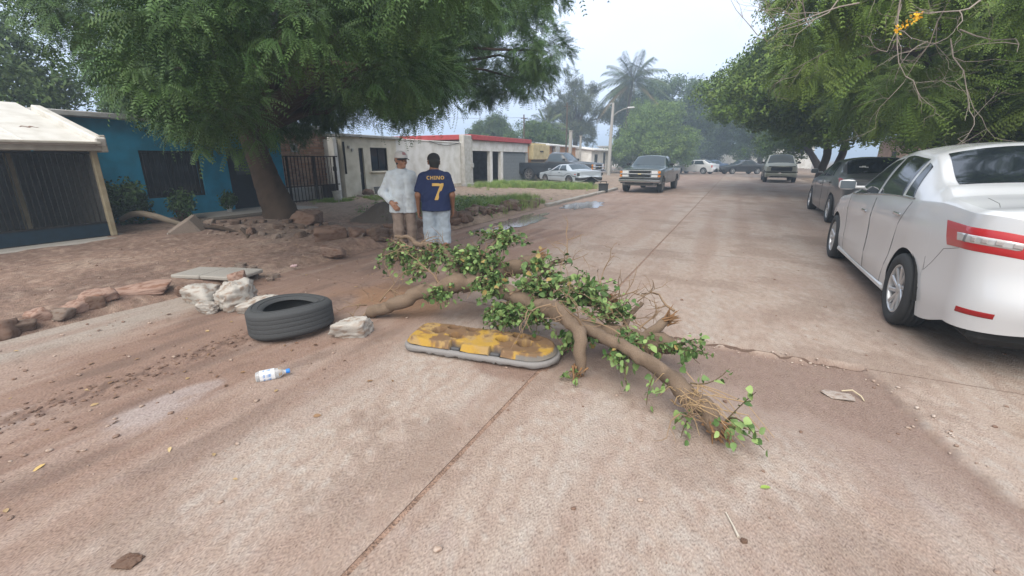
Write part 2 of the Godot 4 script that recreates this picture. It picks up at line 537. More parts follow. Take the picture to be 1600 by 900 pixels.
func gcol(x: float, z: float) -> Color:
	var conc := Color(0.42, 0.338, 0.288)
	var red := Color(0.275, 0.178, 0.138)
	var dark := Color(0.155, 0.10, 0.08)
	var pale := Color(0.46, 0.41, 0.37)
	var a := nz.get_noise_2d(x * 16.0, z * 16.0)
	var b := nz2.get_noise_2d(x * 70.0, z * 45.0)
	if x > KX and x < 4.3:
		var m := mud(x, z) if x < JX else 0.0
		# flecks where the dust is rubbed off the concrete
		var fl := sm(0.05, 0.4, nz.get_noise_2d(x * 700.0, z * 420.0) + 0.6 * a)
		var c := conc.lerp(pale, 0.7 * fl)
		c = c.lerp(Color(0.33, 0.235, 0.19), sm(0.1, 0.5, nz2.get_noise_2d(x * 520.0 + 30.0, z * 160.0) - 0.4 * a) * 0.45)
		c = c.lerp(Color(0.34, 0.245, 0.2), sm(0.0, 0.5, a + 0.5 * b) * 0.55)
		# wheel-rubbed bands along the lanes, dusty drifts, old damp stains
		c = c.lerp(pale, sm(0.05, 0.4, nz.get_noise_2d(x * 85.0 + 300.0, z * 5.0)) * 0.35)
		c = c.lerp(Color(0.33, 0.235, 0.19), sm(0.08, 0.42, nz2.get_noise_2d(x * 60.0, z * 4.5 + 70.0)) * 0.5)
		c = c.lerp(Color(0.30, 0.225, 0.185), sm(0.22, 0.42, nz2.get_noise_2d(x * 38.0 + 90.0, z * 38.0) + 0.35 * nz.get_noise_2d(x * 300.0, z * 300.0)) * 0.6)
		var st := nz.get_noise_2d(x * 130.0, z * 18.0)
		var mc := red.lerp(Color(0.35, 0.255, 0.21), sm(-0.1, 0.45, st + 0.3 * a)).lerp(dark, sm(0.15, 0.55, nz2.get_noise_2d(x * 110.0, z * 26.0) - 0.2 * a) * 0.6)
		c = c.lerp(mc, m * (0.9 if z > -9.0 else 0.55))
		# trampled track of dark clods
		var tr := exp(-pow((x + 3.75 + 0.08 * sin(z)) / 0.13, 2.0)) * sm(-4.5, -2.5, z)
		c = c.lerp(dark, m * tr * sm(-0.1, 0.2, nz2.get_noise_2d(x * 500.0, z * 500.0)) * 0.9)
		# dried pale silt patch
		var sp := exp(-(pow((x + 3.05) / 0.22, 2.0) + pow((z + 1.2) / 0.42, 2.0)))
		c = c.lerp(Color(0.42, 0.36, 0.345), sm(0.3, 0.9, sp + 0.45 * b + 0.5 * nz.get_noise_2d(x * 260.0, z * 120.0)) * 0.75)
		# bare concrete gutter
		if z > -3.2:
			var gt := sm(-4.55, -4.85, x + 0.25 * nz.get_noise_2d(x * 30.0, z * 30.0)) * sm(-3.1, -2.7, z)
			c = c.lerp(Color(0.40, 0.355, 0.315).lerp(red, sm(0.0, 0.4, st) * 0.5), gt * 0.8)
		if x > JX:
			var s := sunk(x, z)
			c = c.lerp(Color(0.255, 0.18, 0.15).lerp(Color(0.32, 0.24, 0.205), sm(-0.2, 0.4, b + a)), s * 0.85)
			# damp earth washed down from the sunken corner, ochre dust at the car's side
			var wash := exp(-pow((x - 1.15 + (z + 3.2) * -0.75) / 0.22, 2.0)) * sm(-3.4, -2.9, z) * sm(-0.5, -1.2, z)
			c = c.lerp(Color(0.23, 0.17, 0.14), wash * sm(-0.5, 0.3, b) * 0.7)
			var oc := sm(1.2, 2.0, x + 0.4 * a) * sm(-4.2, -2.6, z)
			c = c.lerp(Color(0.30, 0.205, 0.12), oc * sm(-0.3, 0.5, b + a) * 0.7)
		else:
			# earth dragged round the divider block
			var ed := exp(-(pow((x + 1.25) / 0.5, 2.0) + pow((z + 2.65) / 0.22, 2.0)))
			c = c.lerp(Color(0.25, 0.165, 0.13), sm(0.25, 0.7, ed + 0.4 * b) * 0.8)
			# orange soil behind the tyre and under the trunk
			var os := exp(-(pow((x + 3.2) / 0.8, 2.0) + pow((z + 3.6) / 0.5, 2.0)))
			c = c.lerp(Color(0.31, 0.17, 0.085), sm(0.3, 0.8, os + 0.5 * b) * 0.6)
		return c
	var v := Color(0.27, 0.185, 0.148)
	v = v.lerp(Color(0.19, 0.13, 0.105), sm(-0.05, 0.45, a + 0.5 * b) * 0.8)
	v = v.lerp(Color(0.36, 0.275, 0.225), sm(0.2, 0.5, -a + 0.3 * b) * 0.7)
	# grey rubble earth near the tree
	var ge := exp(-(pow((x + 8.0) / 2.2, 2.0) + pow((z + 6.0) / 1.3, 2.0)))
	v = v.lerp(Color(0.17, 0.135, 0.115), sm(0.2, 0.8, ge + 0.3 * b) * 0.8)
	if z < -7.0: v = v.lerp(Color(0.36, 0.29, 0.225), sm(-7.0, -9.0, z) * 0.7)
	v = v.lerp(Color(0.15, 0.10, 0.08), sm(0.1, 0.4, nz.get_noise_2d(x * 260.0, z * 200.0)) * 0.5)
	v = v.lerp(Color(0.40, 0.31, 0.255), sm(0.15, 0.45, nz2.get_noise_2d(x * 140.0, z * 260.0 + 40.0)) * 0.45)
	return v

func sheet(x0: float, x1: float, z0: float, z1: float, dx: float, dz: float, skirt := 0.0) -> Bld:
	var nx := maxi(2, int(round((x1 - x0) / dx)) + 1)
	var nzz := maxi(2, int(round((z1 - z0) / dz)) + 1)
	var p := PackedVector3Array()
	var cc := PackedColorArray()
	for i in nx:
		var x := lerpf(x0, x1, i / (nx - 1.0))
		for j in nzz:
			var z := lerpf(z0, z1, j / (nzz - 1.0))
			# sample just inside, so that an edge belongs to its own sheet
			var xs := clampf(x, x0 + 0.001, x1 - 0.001)
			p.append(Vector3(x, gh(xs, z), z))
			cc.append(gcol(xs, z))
	var b := Bld.new()
	b.grid(p, nx, nzz, false, false, cc, true)
	if skirt > 0.0:
		b.col = Color(0.24, 0.17, 0.14)
		for i in nx - 1:
			for j in [0, nzz - 1]:
				var a := p[i * nzz + j]
				var e := p[(i + 1) * nzz + j]
				b.quad(a, e, e - Vector3(0, skirt, 0), a - Vector3(0, skirt, 0))
		for j in nzz - 1:
			for i in [0, nx - 1]:
				var a := p[i * nzz + j]
				var e := p[i * nzz + j + 1]
				b.quad(a, e, e - Vector3(0, skirt, 0), a - Vector3(0, skirt, 0))
	return b

func build_ground():
	# base earth out to the horizon
	var g := Bld.new()
	g.col = Color(0.27, 0.21, 0.165)
	g.quad(Vector3(-400, -0.16, 400), Vector3(-400, -0.16, -500), Vector3(400, -0.16, -500), Vector3(400, -0.16, 400))
	struct("ground", g, MT.dirt)
	# the street: two lanes of cast concrete slabs with earth in the joints
	var road := Node3D.new()
	road.name = numbered("road")
	road.set_meta("kind", "structure")
	add_child(road)
	var fill := Bld.new()
	fill.col = Color(0.26, 0.165, 0.125)
	fill.quad(Vector3(KX - 0.05, -0.014, 9), Vector3(KX - 0.05, -0.014, -88), Vector3(4.4, -0.014, -88), Vector3(4.4, -0.014, 9))
	# keep the bed below the sunken corner
	fill = Bld.new()
	fill.col = Color(0.30, 0.20, 0.155)
	fill.quad(Vector3(JX - 0.05, -0.005, 9), Vector3(JX - 0.05, -0.005, -88), Vector3(JX + 0.05, -0.005, -88), Vector3(JX + 0.05, -0.005, 9))
	obj("joint_fill", fill, MT.dirt, road)
	var gap := 0.014
	for k in range(-1, 22):
		var z1 := -SLAB * k
		var z0 := z1 - SLAB
		var d := 0.028
		if k == -1: d = 0.12
		elif k == 1: d = 0.04
		elif k == 2: d = 0.07
		elif k > 2: d = 0.13
		if k > 5: d = 0.3
		var jw := 0.005 if k < 8 else 0.003
		obj("slab", sheet(KX, JX - gap, z0 + jw, z1 - jw, d, d, 0.06), MT.road, road)
		obj("slab", sheet(JX + gap, 4.3, z0 + jw, z1 - jw, d, d, 0.09), MT.road, road)
		var jf := Bld.new()
		jf.col = Color(0.25, 0.16, 0.125)
		jf.quad(Vector3(KX, -0.006, z0 + 0.01), Vector3(KX, -0.006, z0 - 0.01), Vector3(4.3, -0.006, z0 - 0.01), Vector3(4.3, -0.006, z0 + 0.01))
		if k > 0: obj("joint_fill", jf, MT.dirt, road)
	# earth verges
	var vg := Node3D.new()
	vg.name = numbered("earth_verge")
	vg.set_meta("kind", "structure")
	add_child(vg)
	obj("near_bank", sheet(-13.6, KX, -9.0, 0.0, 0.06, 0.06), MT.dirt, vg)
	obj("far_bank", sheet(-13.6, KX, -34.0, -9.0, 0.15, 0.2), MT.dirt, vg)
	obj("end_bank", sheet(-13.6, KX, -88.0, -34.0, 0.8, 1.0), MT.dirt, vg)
	obj("rear_bank", sheet(-13.6, KX, 0.0, 9.0, 0.25, 0.3), MT.dirt, vg)
	obj("opposite_bank", sheet(4.3, 9.0, -88.0, 9.0, 0.35, 0.5), MT.dirt, vg)
	# yards the houses stand in
	var yard := Bld.new()
	yard.col = Color(0.30, 0.245, 0.2)
	yard.quad(Vector3(-40, 0.02, 9), Vector3(-40, 0.02, -88), Vector3(-13.58, 0.02, -88), Vector3(-13.58, 0.02, 9))
	yard.quad(Vector3(8.98, 0.02, 9), Vector3(8.98, 0.02, -88), Vector3(40, 0.02, -88), Vector3(40, 0.02, 9))
	struct("yard_ground", yard, MT.dirt)

# ---------------------------------------------------------------- houses
const UZ := Vector3(0, 0, -1)
const NX := Vector3(1, 0, 0)

func window_part(parent: Node, x: float, z0: float, z1: float, y0: float, y1: float, fm: Material, gm: Material, panes := 2, sill: Material = null):
	# z0 > z1; frame set into the opening, panes behind it, facing +x
	var w := Node3D.new()
	w.name = "window"
	parent.add_child(w, true)
	var f := Bld.new()
	var t := 0.05
	f.box(Vector3(x, (y0 + y1) / 2, z0 - t / 2), Vector3(0.07, y1 - y0, t), 0.006)
	f.box(Vector3(x, (y0 + y1) / 2, z1 + t / 2), Vector3(0.07, y1 - y0, t), 0.006)
	f.box(Vector3(x, y0 + t / 2, (z0 + z1) / 2), Vector3(0.064, t, z0 - z1 - 2 * t), 0.006)
	f.box(Vector3(x, y1 - t / 2, (z0 + z1) / 2), Vector3(0.064, t, z0 - z1 - 2 * t), 0.006)
	for k in range(1, panes):
		f.box(Vector3(x, (y0 + y1) / 2, lerpf(z0, z1, float(k) / panes)), Vector3(0.056, y1 - y0 - 2 * t, 0.035), 0.005)
	obj("frame", f, fm, w)
	for k in panes:
		var a := lerpf(z0 - t, z1 + t, float(k) / panes) - 0.019
		var e := lerpf(z0 - t, z1 + t, float(k + 1) / panes) + 0.019
		var g := Bld.new()
		g.box(Vector3(x - 0.012, (y0 + y1) / 2, (a + e) / 2), Vector3(0.006, y1 - y0 - 2 * t + 0.01, a - e), 0.0)
		obj("pane", g, gm, w)
	if sill:
		var s := Bld.new()
		s.box(Vector3(x + 0.06, y0 - 0.035, (z0 + z1) / 2), Vector3(0.2, 0.06, z0 - z1 + 0.14), 0.01)
		obj("sill", s, sill, w)

func box_part(called: String, parent: Node, m: Material, ctr: Vector3, size: Vector3, bev := 0.01, bs := Basis.IDENTITY) -> MeshInstance3D:
	var b := Bld.new()
	b.box(ctr, size, bev, bs)
	return obj(called, b, m, parent)

func build_houses():
	house_carport()
	house_blue()
	house_brick()
	house_white()
	house_garage()
	houses_beyond()

func house_carport():
	var h := thing("carport_house", "low carport with white sloping roof and dark barred front", "house")
	var x := -10.5
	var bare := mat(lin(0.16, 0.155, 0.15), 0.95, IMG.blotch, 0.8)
	# concrete footing slab
	box_part("footing", h, MT.concrete, Vector3(-11.75, 0.0, -0.9), Vector3(3.3, 0.2, 6.6), 0.02)
	# front grille: bottom sheet panels, rails and bars
	for k in 3:
		box_part("lower_panel", h, MT.blue_iron, Vector3(x, 0.225, -3.2 + 1.55 * k), Vector3(0.03, 0.24, 1.5), 0.006)
	for y in [0.10, 0.355, 1.6]:
		box_part("rail", h, MT.dark_iron, Vector3(x, y, -1.35), Vector3(0.04, 0.035, 5.2), 0.004)
	var bar := Bld.new()
	bar.box(Vector3.ZERO, Vector3(0.016, 1.22, 0.016))
	var bm := bar.mesh()
	for k in 52:
		obj("bar", bm, MT.dark_iron, h, Transform3D(Basis.IDENTITY, Vector3(x, 0.977, -3.86 + 0.075 * k)))
	# posts and the room behind
	var post_m := mat(lin(0.33, 0.28, 0.19), 0.9, IMG.blotch, 1.2)
	for p in [[-10.46, -3.99, 0.09], [-11.9, -3.3, 0.1], [-12.2, -2.35, 0.12], [-10.46, -1.1, 0.09]]:
		box_part("post", h, post_m, Vector3(p[0], 0.88, p[1]), Vector3(p[2], 1.56, p[2]), 0.012)
	var side := Bld.new()
	wall_bld(side, Vector3(-10.62, 0.1, -3.97), Vector3(-1, 0, 0), 2.5, 1.55, Vector3(0, 0, 1), 0.12)
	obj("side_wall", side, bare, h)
	for z in [-4.03, 2.14]:
		var gb := Bld.new()
		for k in [0.0, 0.12]:
			gb.tri(Vector3(-10.6, 1.65, z + k), Vector3(-12.5, 1.65, z + k), Vector3(-12.5, 2.32, z + k))
		gb.quad(Vector3(-12.5, 1.65, z), Vector3(-13.1, 1.65, z), Vector3(-13.1, 2.4, z), Vector3(-12.5, 2.32, z))
		obj("gable_panel", gb, bare, h)
	var back := Bld.new()
	wall_bld(back, Vector3(-13.1, 0.1, 2.3), UZ, 6.3, 2.3, NX, 0.14)
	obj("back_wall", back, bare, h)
	var far := Bld.new()
	wall_bld(far, Vector3(-10.62, 0.1, 2.2), Vector3(-1, 0, 0), 2.5, 1.55, Vector3(0, 0, 1), 0.12)
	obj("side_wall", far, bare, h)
	# beam and the white sheet roof
	var beam_m := mat(lin(0.40, 0.375, 0.33), 0.9, IMG.blotch, 0.9)
	box_part("beam", h, beam_m, Vector3(-10.42, 1.71, -0.93), Vector3(0.22, 0.16, 6.3), 0.015)
	box_part("gutter", h, beam_m, Vector3(-10.28, 1.765, -0.93), Vector3(0.09, 0.05, 6.26), 0.012)
	box_part("beam_end", h, beam_m, Vector3(-10.6, 1.76, -4.12), Vector3(0.58, 0.3, 0.1), 0.015)
	var roof_m := mat(lin(0.60, 0.585, 0.56), 0.75, IMG.blotch, 0.5)
	var rf := Bld.new()
	rf.box(Vector3(-11.72, 2.147, -0.85), Vector3(2.95, 0.05, 6.3), 0.012, Basis(Vector3(0, 0, 1), -0.283))
	var roof := obj("roof", rf, roof_m, h)
	for k in 5:
		box_part("seam", roof, roof_m, Vector3(-11.42, 2.092, -3.1 + 1.3 * k), Vector3(2.3, 0.022, 0.035), 0.006, Basis(Vector3(0, 0, 1), -0.283))
	box_part("roof_rim", h, roof_m, Vector3(-11.42, 2.11, -4.08), Vector3(2.36, 0.16, 0.16), 0.02, Basis(Vector3(0, 0, 1), -0.283))
	var stain := Bld.new()
	var sp := PackedVector3Array()
	for i in 14:
		for j in 2:
			sp.append(Vector3(-11.25 + 0.07 * (j - 0.5) * sin(PI * (i + 0.4) / 14.0) + 0.03 * sin(i * 1.1), 0.0, -3.62 + 0.02 * i))
	for i in sp.size(): sp[i].y = 2.06 + 0.029 + (sp[i].x + 11.42) * -0.29
	stain.grid(sp, 14, 2, false, false, PackedColorArray(), true)
	obj("tear", stain, mat(lin(0.16, 0.09, 0.06), 0.9), roof)

func house_blue():
	var h := thing("blue_house", "single-storey blue house with dark window and dark door behind the tree", "house")
	var x := -12.8
	var w := Bld.new()
	wall_bld(w, Vector3(x, 0.0, -4.2), UZ, 5.3, 2.35, NX, 0.18, [[1.53, 0.56, 2.88, 1.69], [3.59, 0.09, 4.51, 1.79]])
	obj("wall", w, MT.blue_wall, h)
	var s := Bld.new()
	wall_bld(s, Vector3(x - 0.18, 0.0, -9.5), Vector3(-1, 0, 0), 6, 2.35, Vector3(0, 0, -1), 0.15)
	obj("side_wall", s, MT.blue_wall, h)
	s = Bld.new()
	wall_bld(s, Vector3(x - 0.18, 0.0, -4.2), Vector3(-1, 0, 0), 6, 2.35, Vector3(0, 0, 1), 0.15)
	obj("side_wall", s, MT.blue_wall, h)
	box_part("roof", h, MT.grey_wall, Vector3(-15.7, 2.41, -6.85), Vector3(6.3, 0.12, 5.7), 0.02)
	box_part("room_floor", h, MT.concrete, Vector3(-15.9, 0.03, -6.85), Vector3(5.8, 0.06, 5.2), 0.01)
	window_part(h, x - 0.08, -5.73, -7.08, 0.56, 1.69, MT.dark_iron, MT.dark_glass, 2, null)
	# security bars
	var bar := Bld.new()
	bar.box(Vector3.ZERO, Vector3(0.014, 1.1, 0.014))
	var bm := bar.mesh()
	for k in 11:
		obj("window_bar", bm, MT.dark_iron, h, Transform3D(Basis.IDENTITY, Vector3(x - 0.02, 1.125, -5.8 - 0.12 * k)))
	var d := Node3D.new()
	d.name = "door"
	h.add_child(d)
	var dm := mat(lin(0.012, 0.018, 0.032), 0.45, IMG.blotch, 1.0)
	box_part("leaf", d, dm, Vector3(x - 0.1, 0.94, -8.25), Vector3(0.045, 1.68, 0.86), 0.006)
	box_part("glazing", d, mat(lin(0.05, 0.065, 0.085), 0.12), Vector3(x - 0.073, 1.37, -8.33), Vector3(0.012, 0.62, 0.56), 0.002)
	box_part("kick_panel", d, dm, Vector3(x - 0.072, 0.5, -8.25), Vector3(0.014, 0.64, 0.62), 0.004)
	box_part("handle", d, MT.dark_iron, Vector3(x - 0.05, 0.92, -7.9), Vector3(0.05, 0.03, 0.1), 0.008)
	box_part("threshold", h, mat(lin(0.45, 0.44, 0.42), 0.9, IMG.grain, 2.0), Vector3(x + 0.08, 0.07, -8.25), Vector3(0.3, 0.06, 1.05), 0.01)
	# concrete apron in front of the door
	box_part("apron", h, MT.concrete, Vector3(-12.0, 0.045, -7.9), Vector3(1.55, 0.12, 2.9), 0.03)
	box_part("apron_edge", h, mat(lin(0.15, 0.13, 0.11), 0.95, IMG.grain, 2.0), Vector3(-11.1, 0.06, -7.1), Vector3(0.16, 0.18, 2.4), 0.04)

func house_brick():
	var h := thing("brick_house", "unplastered brick house front behind an iron gate", "house")
	var x := -14.0
	var back := Bld.new()
	wall_bld(back, Vector3(x - 0.02, 0, -9.55), UZ, 2.75, 2.5, NX, 0.12)
	obj("mortar_wall", back, MT.mortar, h)
	# bricks one by one above a plastered base
	var vars := []
	var r := RandomNumberGenerator.new()
	r.seed = 4
	for k in 4:
		var bb := Bld.new()
		bb.box(Vector3.ZERO, Vector3(0.05, 0.078, 0.21 + 0.006 * k), 0.008)
		vars.append(bb.mesh())
	var mats := [MT.brick, MT.brick2, MT.brick3, MT.brick2]
	var rows := 20
	for i in rows:
		var y := 0.56 + 0.094 * i
		for j in 12:
			var z := -9.68 - 0.226 * j - (0.11 if i % 2 else 0.0)
			if z < -12.25: continue
			if i > 16 and j < 2: continue
			obj("brick", vars[r.randi() % 4], mats[r.randi() % 4], h, Transform3D(Basis(Vector3.UP, r.randf_range(-.02, .02)), Vector3(x + 0.002 + r.randf_range(0, 0.012), y, z)))
	box_part("plaster_base", h, MT.grey_wall, Vector3(x + 0.02, 0.26, -10.95), Vector3(0.09, 0.5, 2.8), 0.02)
	window_part(h, x + 0.05, -10.75, -11.0, 1.72, 2.0, MT.grey_wall, MT.dark_glass, 1, null)
	box_part("end_pier", h, MT.white_wall, Vector3(-13.35, 1.12, -12.02), Vector3(0.3, 2.24, 0.16), 0.01)
	box_part("return_wall", h, MT.grey_wall, Vector3(-13.8, 1.1, -12.24), Vector3(0.8, 2.2, 0.12), 0.01)
	box_part("roof_slab", h, MT.grey_wall, Vector3(-16, 2.56, -10.9), Vector3(4.3, 0.14, 3.0), 0.02)
	# gate
	var g := thing("iron_gate", "rusty iron bar gate with a dark central post before the bricks", "gate", Vector3(-13.2, 0, 0))
	var rust := mat(lin(0.045, 0.03, 0.026), 0.85, IMG.grain, 4.0)
	var bar := Bld.new()
	bar.box(Vector3.ZERO, Vector3(0.02, 1.5, 0.02))
	var bm := bar.mesh()
	for k in 17:
		obj("bar", bm, rust, g, Transform3D(Basis(Vector3(1, 0, 0), r.randf_range(-.008, .008)), Vector3(0, 0.83, -9.7 - 0.135 * k)))
	for y in [0.12, 0.6, 1.58]:
		box_part("rail", g, rust, Vector3(0.0, y, -10.85), Vector3(0.034, 0.034, 2.4), 0.004)
	for z in [-9.95, -11.0, -11.9]:
		box_part("stile", g, rust, Vector3(0.01, 0.82, z), Vector3(0.05, 1.56, 0.07 if z != -11.0 else 0.1), 0.006)
	box_part("lock_box", g, rust, Vector3(0.03, 1.15, -11.86), Vector3(0.07, 0.16, 0.13), 0.01)
	box_part("sheet", g, rust, Vector3(-0.02, 0.33, -11.55), Vector3(0.01, 0.5, 0.6), 0.002)

func house_white():
	var h := thing("white_house", "small flat-roofed white house with one dark square window", "house")
	var x := -13.2
	var w := Bld.new()
	wall_bld(w, Vector3(x, 0, -12.32), UZ, 2.96, 2.28, NX, 0.18, [[0.80, 0.14, 1.05, 1.9], [1.42, 1.02, 2.38, 1.93]])
	obj("wall", w, MT.cream_wall, h)
	var s := Bld.new()
	wall_bld(s, Vector3(x - 0.18, 0, -12.32), Vector3(-1, 0, 0), 5, 2.28, Vector3(0, 0, 1), 0.15)
	obj("side_wall", s, MT.cream_wall, h)
	s = Bld.new()
	wall_bld(s, Vector3(x - 0.18, 0, -15.28), Vector3(-1, 0, 0), 5, 2.28, Vector3(0, 0, -1), 0.15)
	obj("side_wall", s, MT.cream_wall, h)
	box_part("roof_edge", h, MT.grey_wall, Vector3(-15.6, 2.335, -13.8), Vector3(5.1, 0.1, 3.2), 0.015)
	window_part(h, x - 0.05, -13.74, -14.7, 1.02, 1.93, MT.dark_iron, MT.dark_glass, 2, MT.cream_wall)
	var d := Node3D.new()
	d.name = "door"
	h.add_child(d)
	box_part("leaf", d, mat(lin(0.018, 0.02, 0.026), 0.5), Vector3(x - 0.09, 1.02, -13.245), Vector3(0.04, 1.74, 0.24), 0.004)
	box_part("handle", d, MT.grey_wall, Vector3(x - 0.05, 0.95, -13.17), Vector3(0.04, 0.1, 0.025), 0.006)
	for q in [[-12.62, 1.92], [-12.78, 1.82]]:
		box_part("wall_lamp_box", h, MT.grey_wall, Vector3(x + 0.03, q[1], q[0]), Vector3(0.06, 0.1, 0.08), 0.01)
	var pipe := Bld.new()
	pipe.tube([Vector3(x + 0.05, 2.1, -12.36), Vector3(x + 0.05, 0.95, -12.36)], [0.035, 0.035], 8)
	obj("drain_pipe", pipe, MT.dark_iron, h)
	box_part("threshold", h, MT.concrete, Vector3(x + 0.25, 0.08, -13.3), Vector3(0.5, 0.14, 1.0), 0.02)
	# boundary wall
	var bw := thing("boundary_wall", "plain white boundary wall between small house and grey pillar", "wall")
	var b := Bld.new()
	wall_bld(b, Vector3(x - 0.03, 0, -15.3), UZ, 5.0, 2.28, NX, 0.16)
	obj("panel", b, MT.white_wall, bw)
	box_part("coping", bw, MT.white_wall, Vector3(x - 0.11, 2.305, -17.8), Vector3(0.24, 0.05, 5.0), 0.012)
	box_part("stained_plinth", bw, mat(lin(0.50, 0.45, 0.38), 0.95, IMG.blotch, 0.8), Vector3(x - 0.02, 0.13, -17.8), Vector3(0.03, 0.26, 4.98), 0.006)
	var cab := Bld.new()
	var pts := []
	for i in 13:
		var t := i / 12.0
		pts.append(Vector3(x + 0.02, 2.3 - 0.16 * sin(PI * t), -17.6 - 2.6 * t))
	cab.tube(pts, pts.map(func(_q): return 0.014), 6)
	obj("cable", cab, MT.dark_iron, bw)
	# weathered pillar
	var pl := thing("concrete_pillar", "tall weathered grey concrete pillar beside the red-trimmed garage", "pillar", Vector3(x + 0.05, 0, -20.75))
	box_part("shaft", pl, mat(lin(0.50, 0.49, 0.47), 0.95, IMG.blotch, 0.9, IMG.bfine, 0.8), Vector3(0, 1.35, 0), Vector3(0.3, 2.7, 0.85), 0.03)
	box_part("meter_box", pl, MT.grey_wall, Vector3(0.2, 1.15, -0.3), Vector3(0.12, 0.22, 0.14), 0.01)
	box_part("base_block", pl, MT.grey_wall, Vector3(0.02, 0.1, 0), Vector3(0.4, 0.24, 0.95), 0.02)

func house_garage():
	var h := thing("garage_house", "open-fronted white garage with red roof band and square posts", "house")
	var x := -13.2
	box_part("roof_band", h, MT.red_trim, Vector3(-15.7, 2.62, -25.0), Vector3(5.4, 0.26, 7.9), 0.015)
	box_part("beam", h, MT.white_wall, Vector3(x - 0.12, 2.2, -25.0), Vector3(0.24, 0.56, 7.5), 0.012)
	for z in [-21.35, -23.6, -24.95]:
		box_part("post", h, MT.white_wall, Vector3(x - 0.11, 0.96, z), Vector3(0.22, 1.92, 0.3), 0.012)
	var iw := Bld.new()
	wall_bld(iw, Vector3(-18.0, 0, -21.2), UZ, 7.6, 2.45, NX, 0.15)
	obj("back_wall", iw, MT.grey_wall, h)
	var s := Bld.new()
	wall_bld(s, Vector3(x - 0.24, 0, -21.2), Vector3(-1, 0, 0), 4.7, 2.45, Vector3(0, 0, 1), 0.15)
	obj("side_wall", s, MT.grey_wall, h)
	s = Bld.new()
	wall_bld(s, Vector3(x - 0.24, 0, -28.65), Vector3(-1, 0, 0), 4.7, 2.45, Vector3(0, 0, -1), 0.15)
	obj("side_wall", s, MT.grey_wall, h)
	box_part("slab_floor", h, MT.concrete, Vector3(-15.6, 0.04, -25.0), Vector3(4.8, 0.12, 7.4), 0.01)
	# grey roll-up shutter made of upright ribs
	var sh := Node3D.new()
	sh.name = "shutter"
	h.add_child(sh)
	var sm_ := mat(lin(0.20, 0.225, 0.25), 0.6, IMG.blotch, 1.0)
	box_part("sheet", sh, sm_, Vector3(x - 0.14, 1.0, -26.9), Vector3(0.02, 1.8, 3.4), 0.0)
	var rib := Bld.new()
	rib.box(Vector3.ZERO, Vector3(0.035, 1.8, 0.07), 0.008)
	var rm := rib.mesh()
	for k in 22:
		obj("rib", rm, sm_, sh, Transform3D(Basis.IDENTITY, Vector3(x - 0.12, 1.0, -25.3 - 0.152 * k)))
	box_part("end_wall", h, MT.grey_wall, Vector3(x - 0.1, 0.95, -28.7), Vector3(0.24, 1.9, 0.16), 0.01)

func simple_house(called: String, label: String, x: float, z0: float, z1: float, hgt: float, wm: Material, rm: Material, depth: float, holes: Array, roof_slope := 0.0) -> Node3D:
	var h := thing(called, label, "house")
	var w := Bld.new()
	var s := 1.0 if x < 0 else -1.0
	wall_bld(w, Vector3(x, 0, z0), UZ, z0 - z1, hgt, Vector3(s, 0, 0), 0.2, holes)
	obj("wall", w, wm, h)
	var e := Bld.new()
	wall_bld(e, Vector3(x - 0.2 * s, 0, z0), Vector3(-s, 0, 0), depth, hgt, Vector3(0, 0, 1), 0.2)
	obj("side_wall", e, wm, h)
	e = Bld.new()
	wall_bld(e, Vector3(x - 0.2 * s, 0, z1), Vector3(-s, 0, 0), depth, hgt, Vector3(0, 0, -1), 0.2)
	obj("side_wall", e, wm, h)
	var bw := Bld.new()
	wall_bld(bw, Vector3(x - (0.2 + depth) * s, 0, z0), UZ, z0 - z1, hgt, Vector3(s, 0, 0), 0.2)
	obj("back_wall", bw, wm, h)
	box_part("roof", h, rm, Vector3(x - (depth / 2 + 0.1) * s, hgt + 0.1 + absf(roof_slope) * 0.5 * depth * 0.5, (z0 + z1) / 2), Vector3(depth + 0.9, 0.12, z0 - z1 + 0.5), 0.02, Basis(Vector3(0, 0, 1), roof_slope))
	for q in holes:
		window_part(h, x - 0.1 * s, z0 - q[0], z0 - q[2], q[1], q[3], MT.dark_iron, MT.dark_glass, 2, null)
	return h

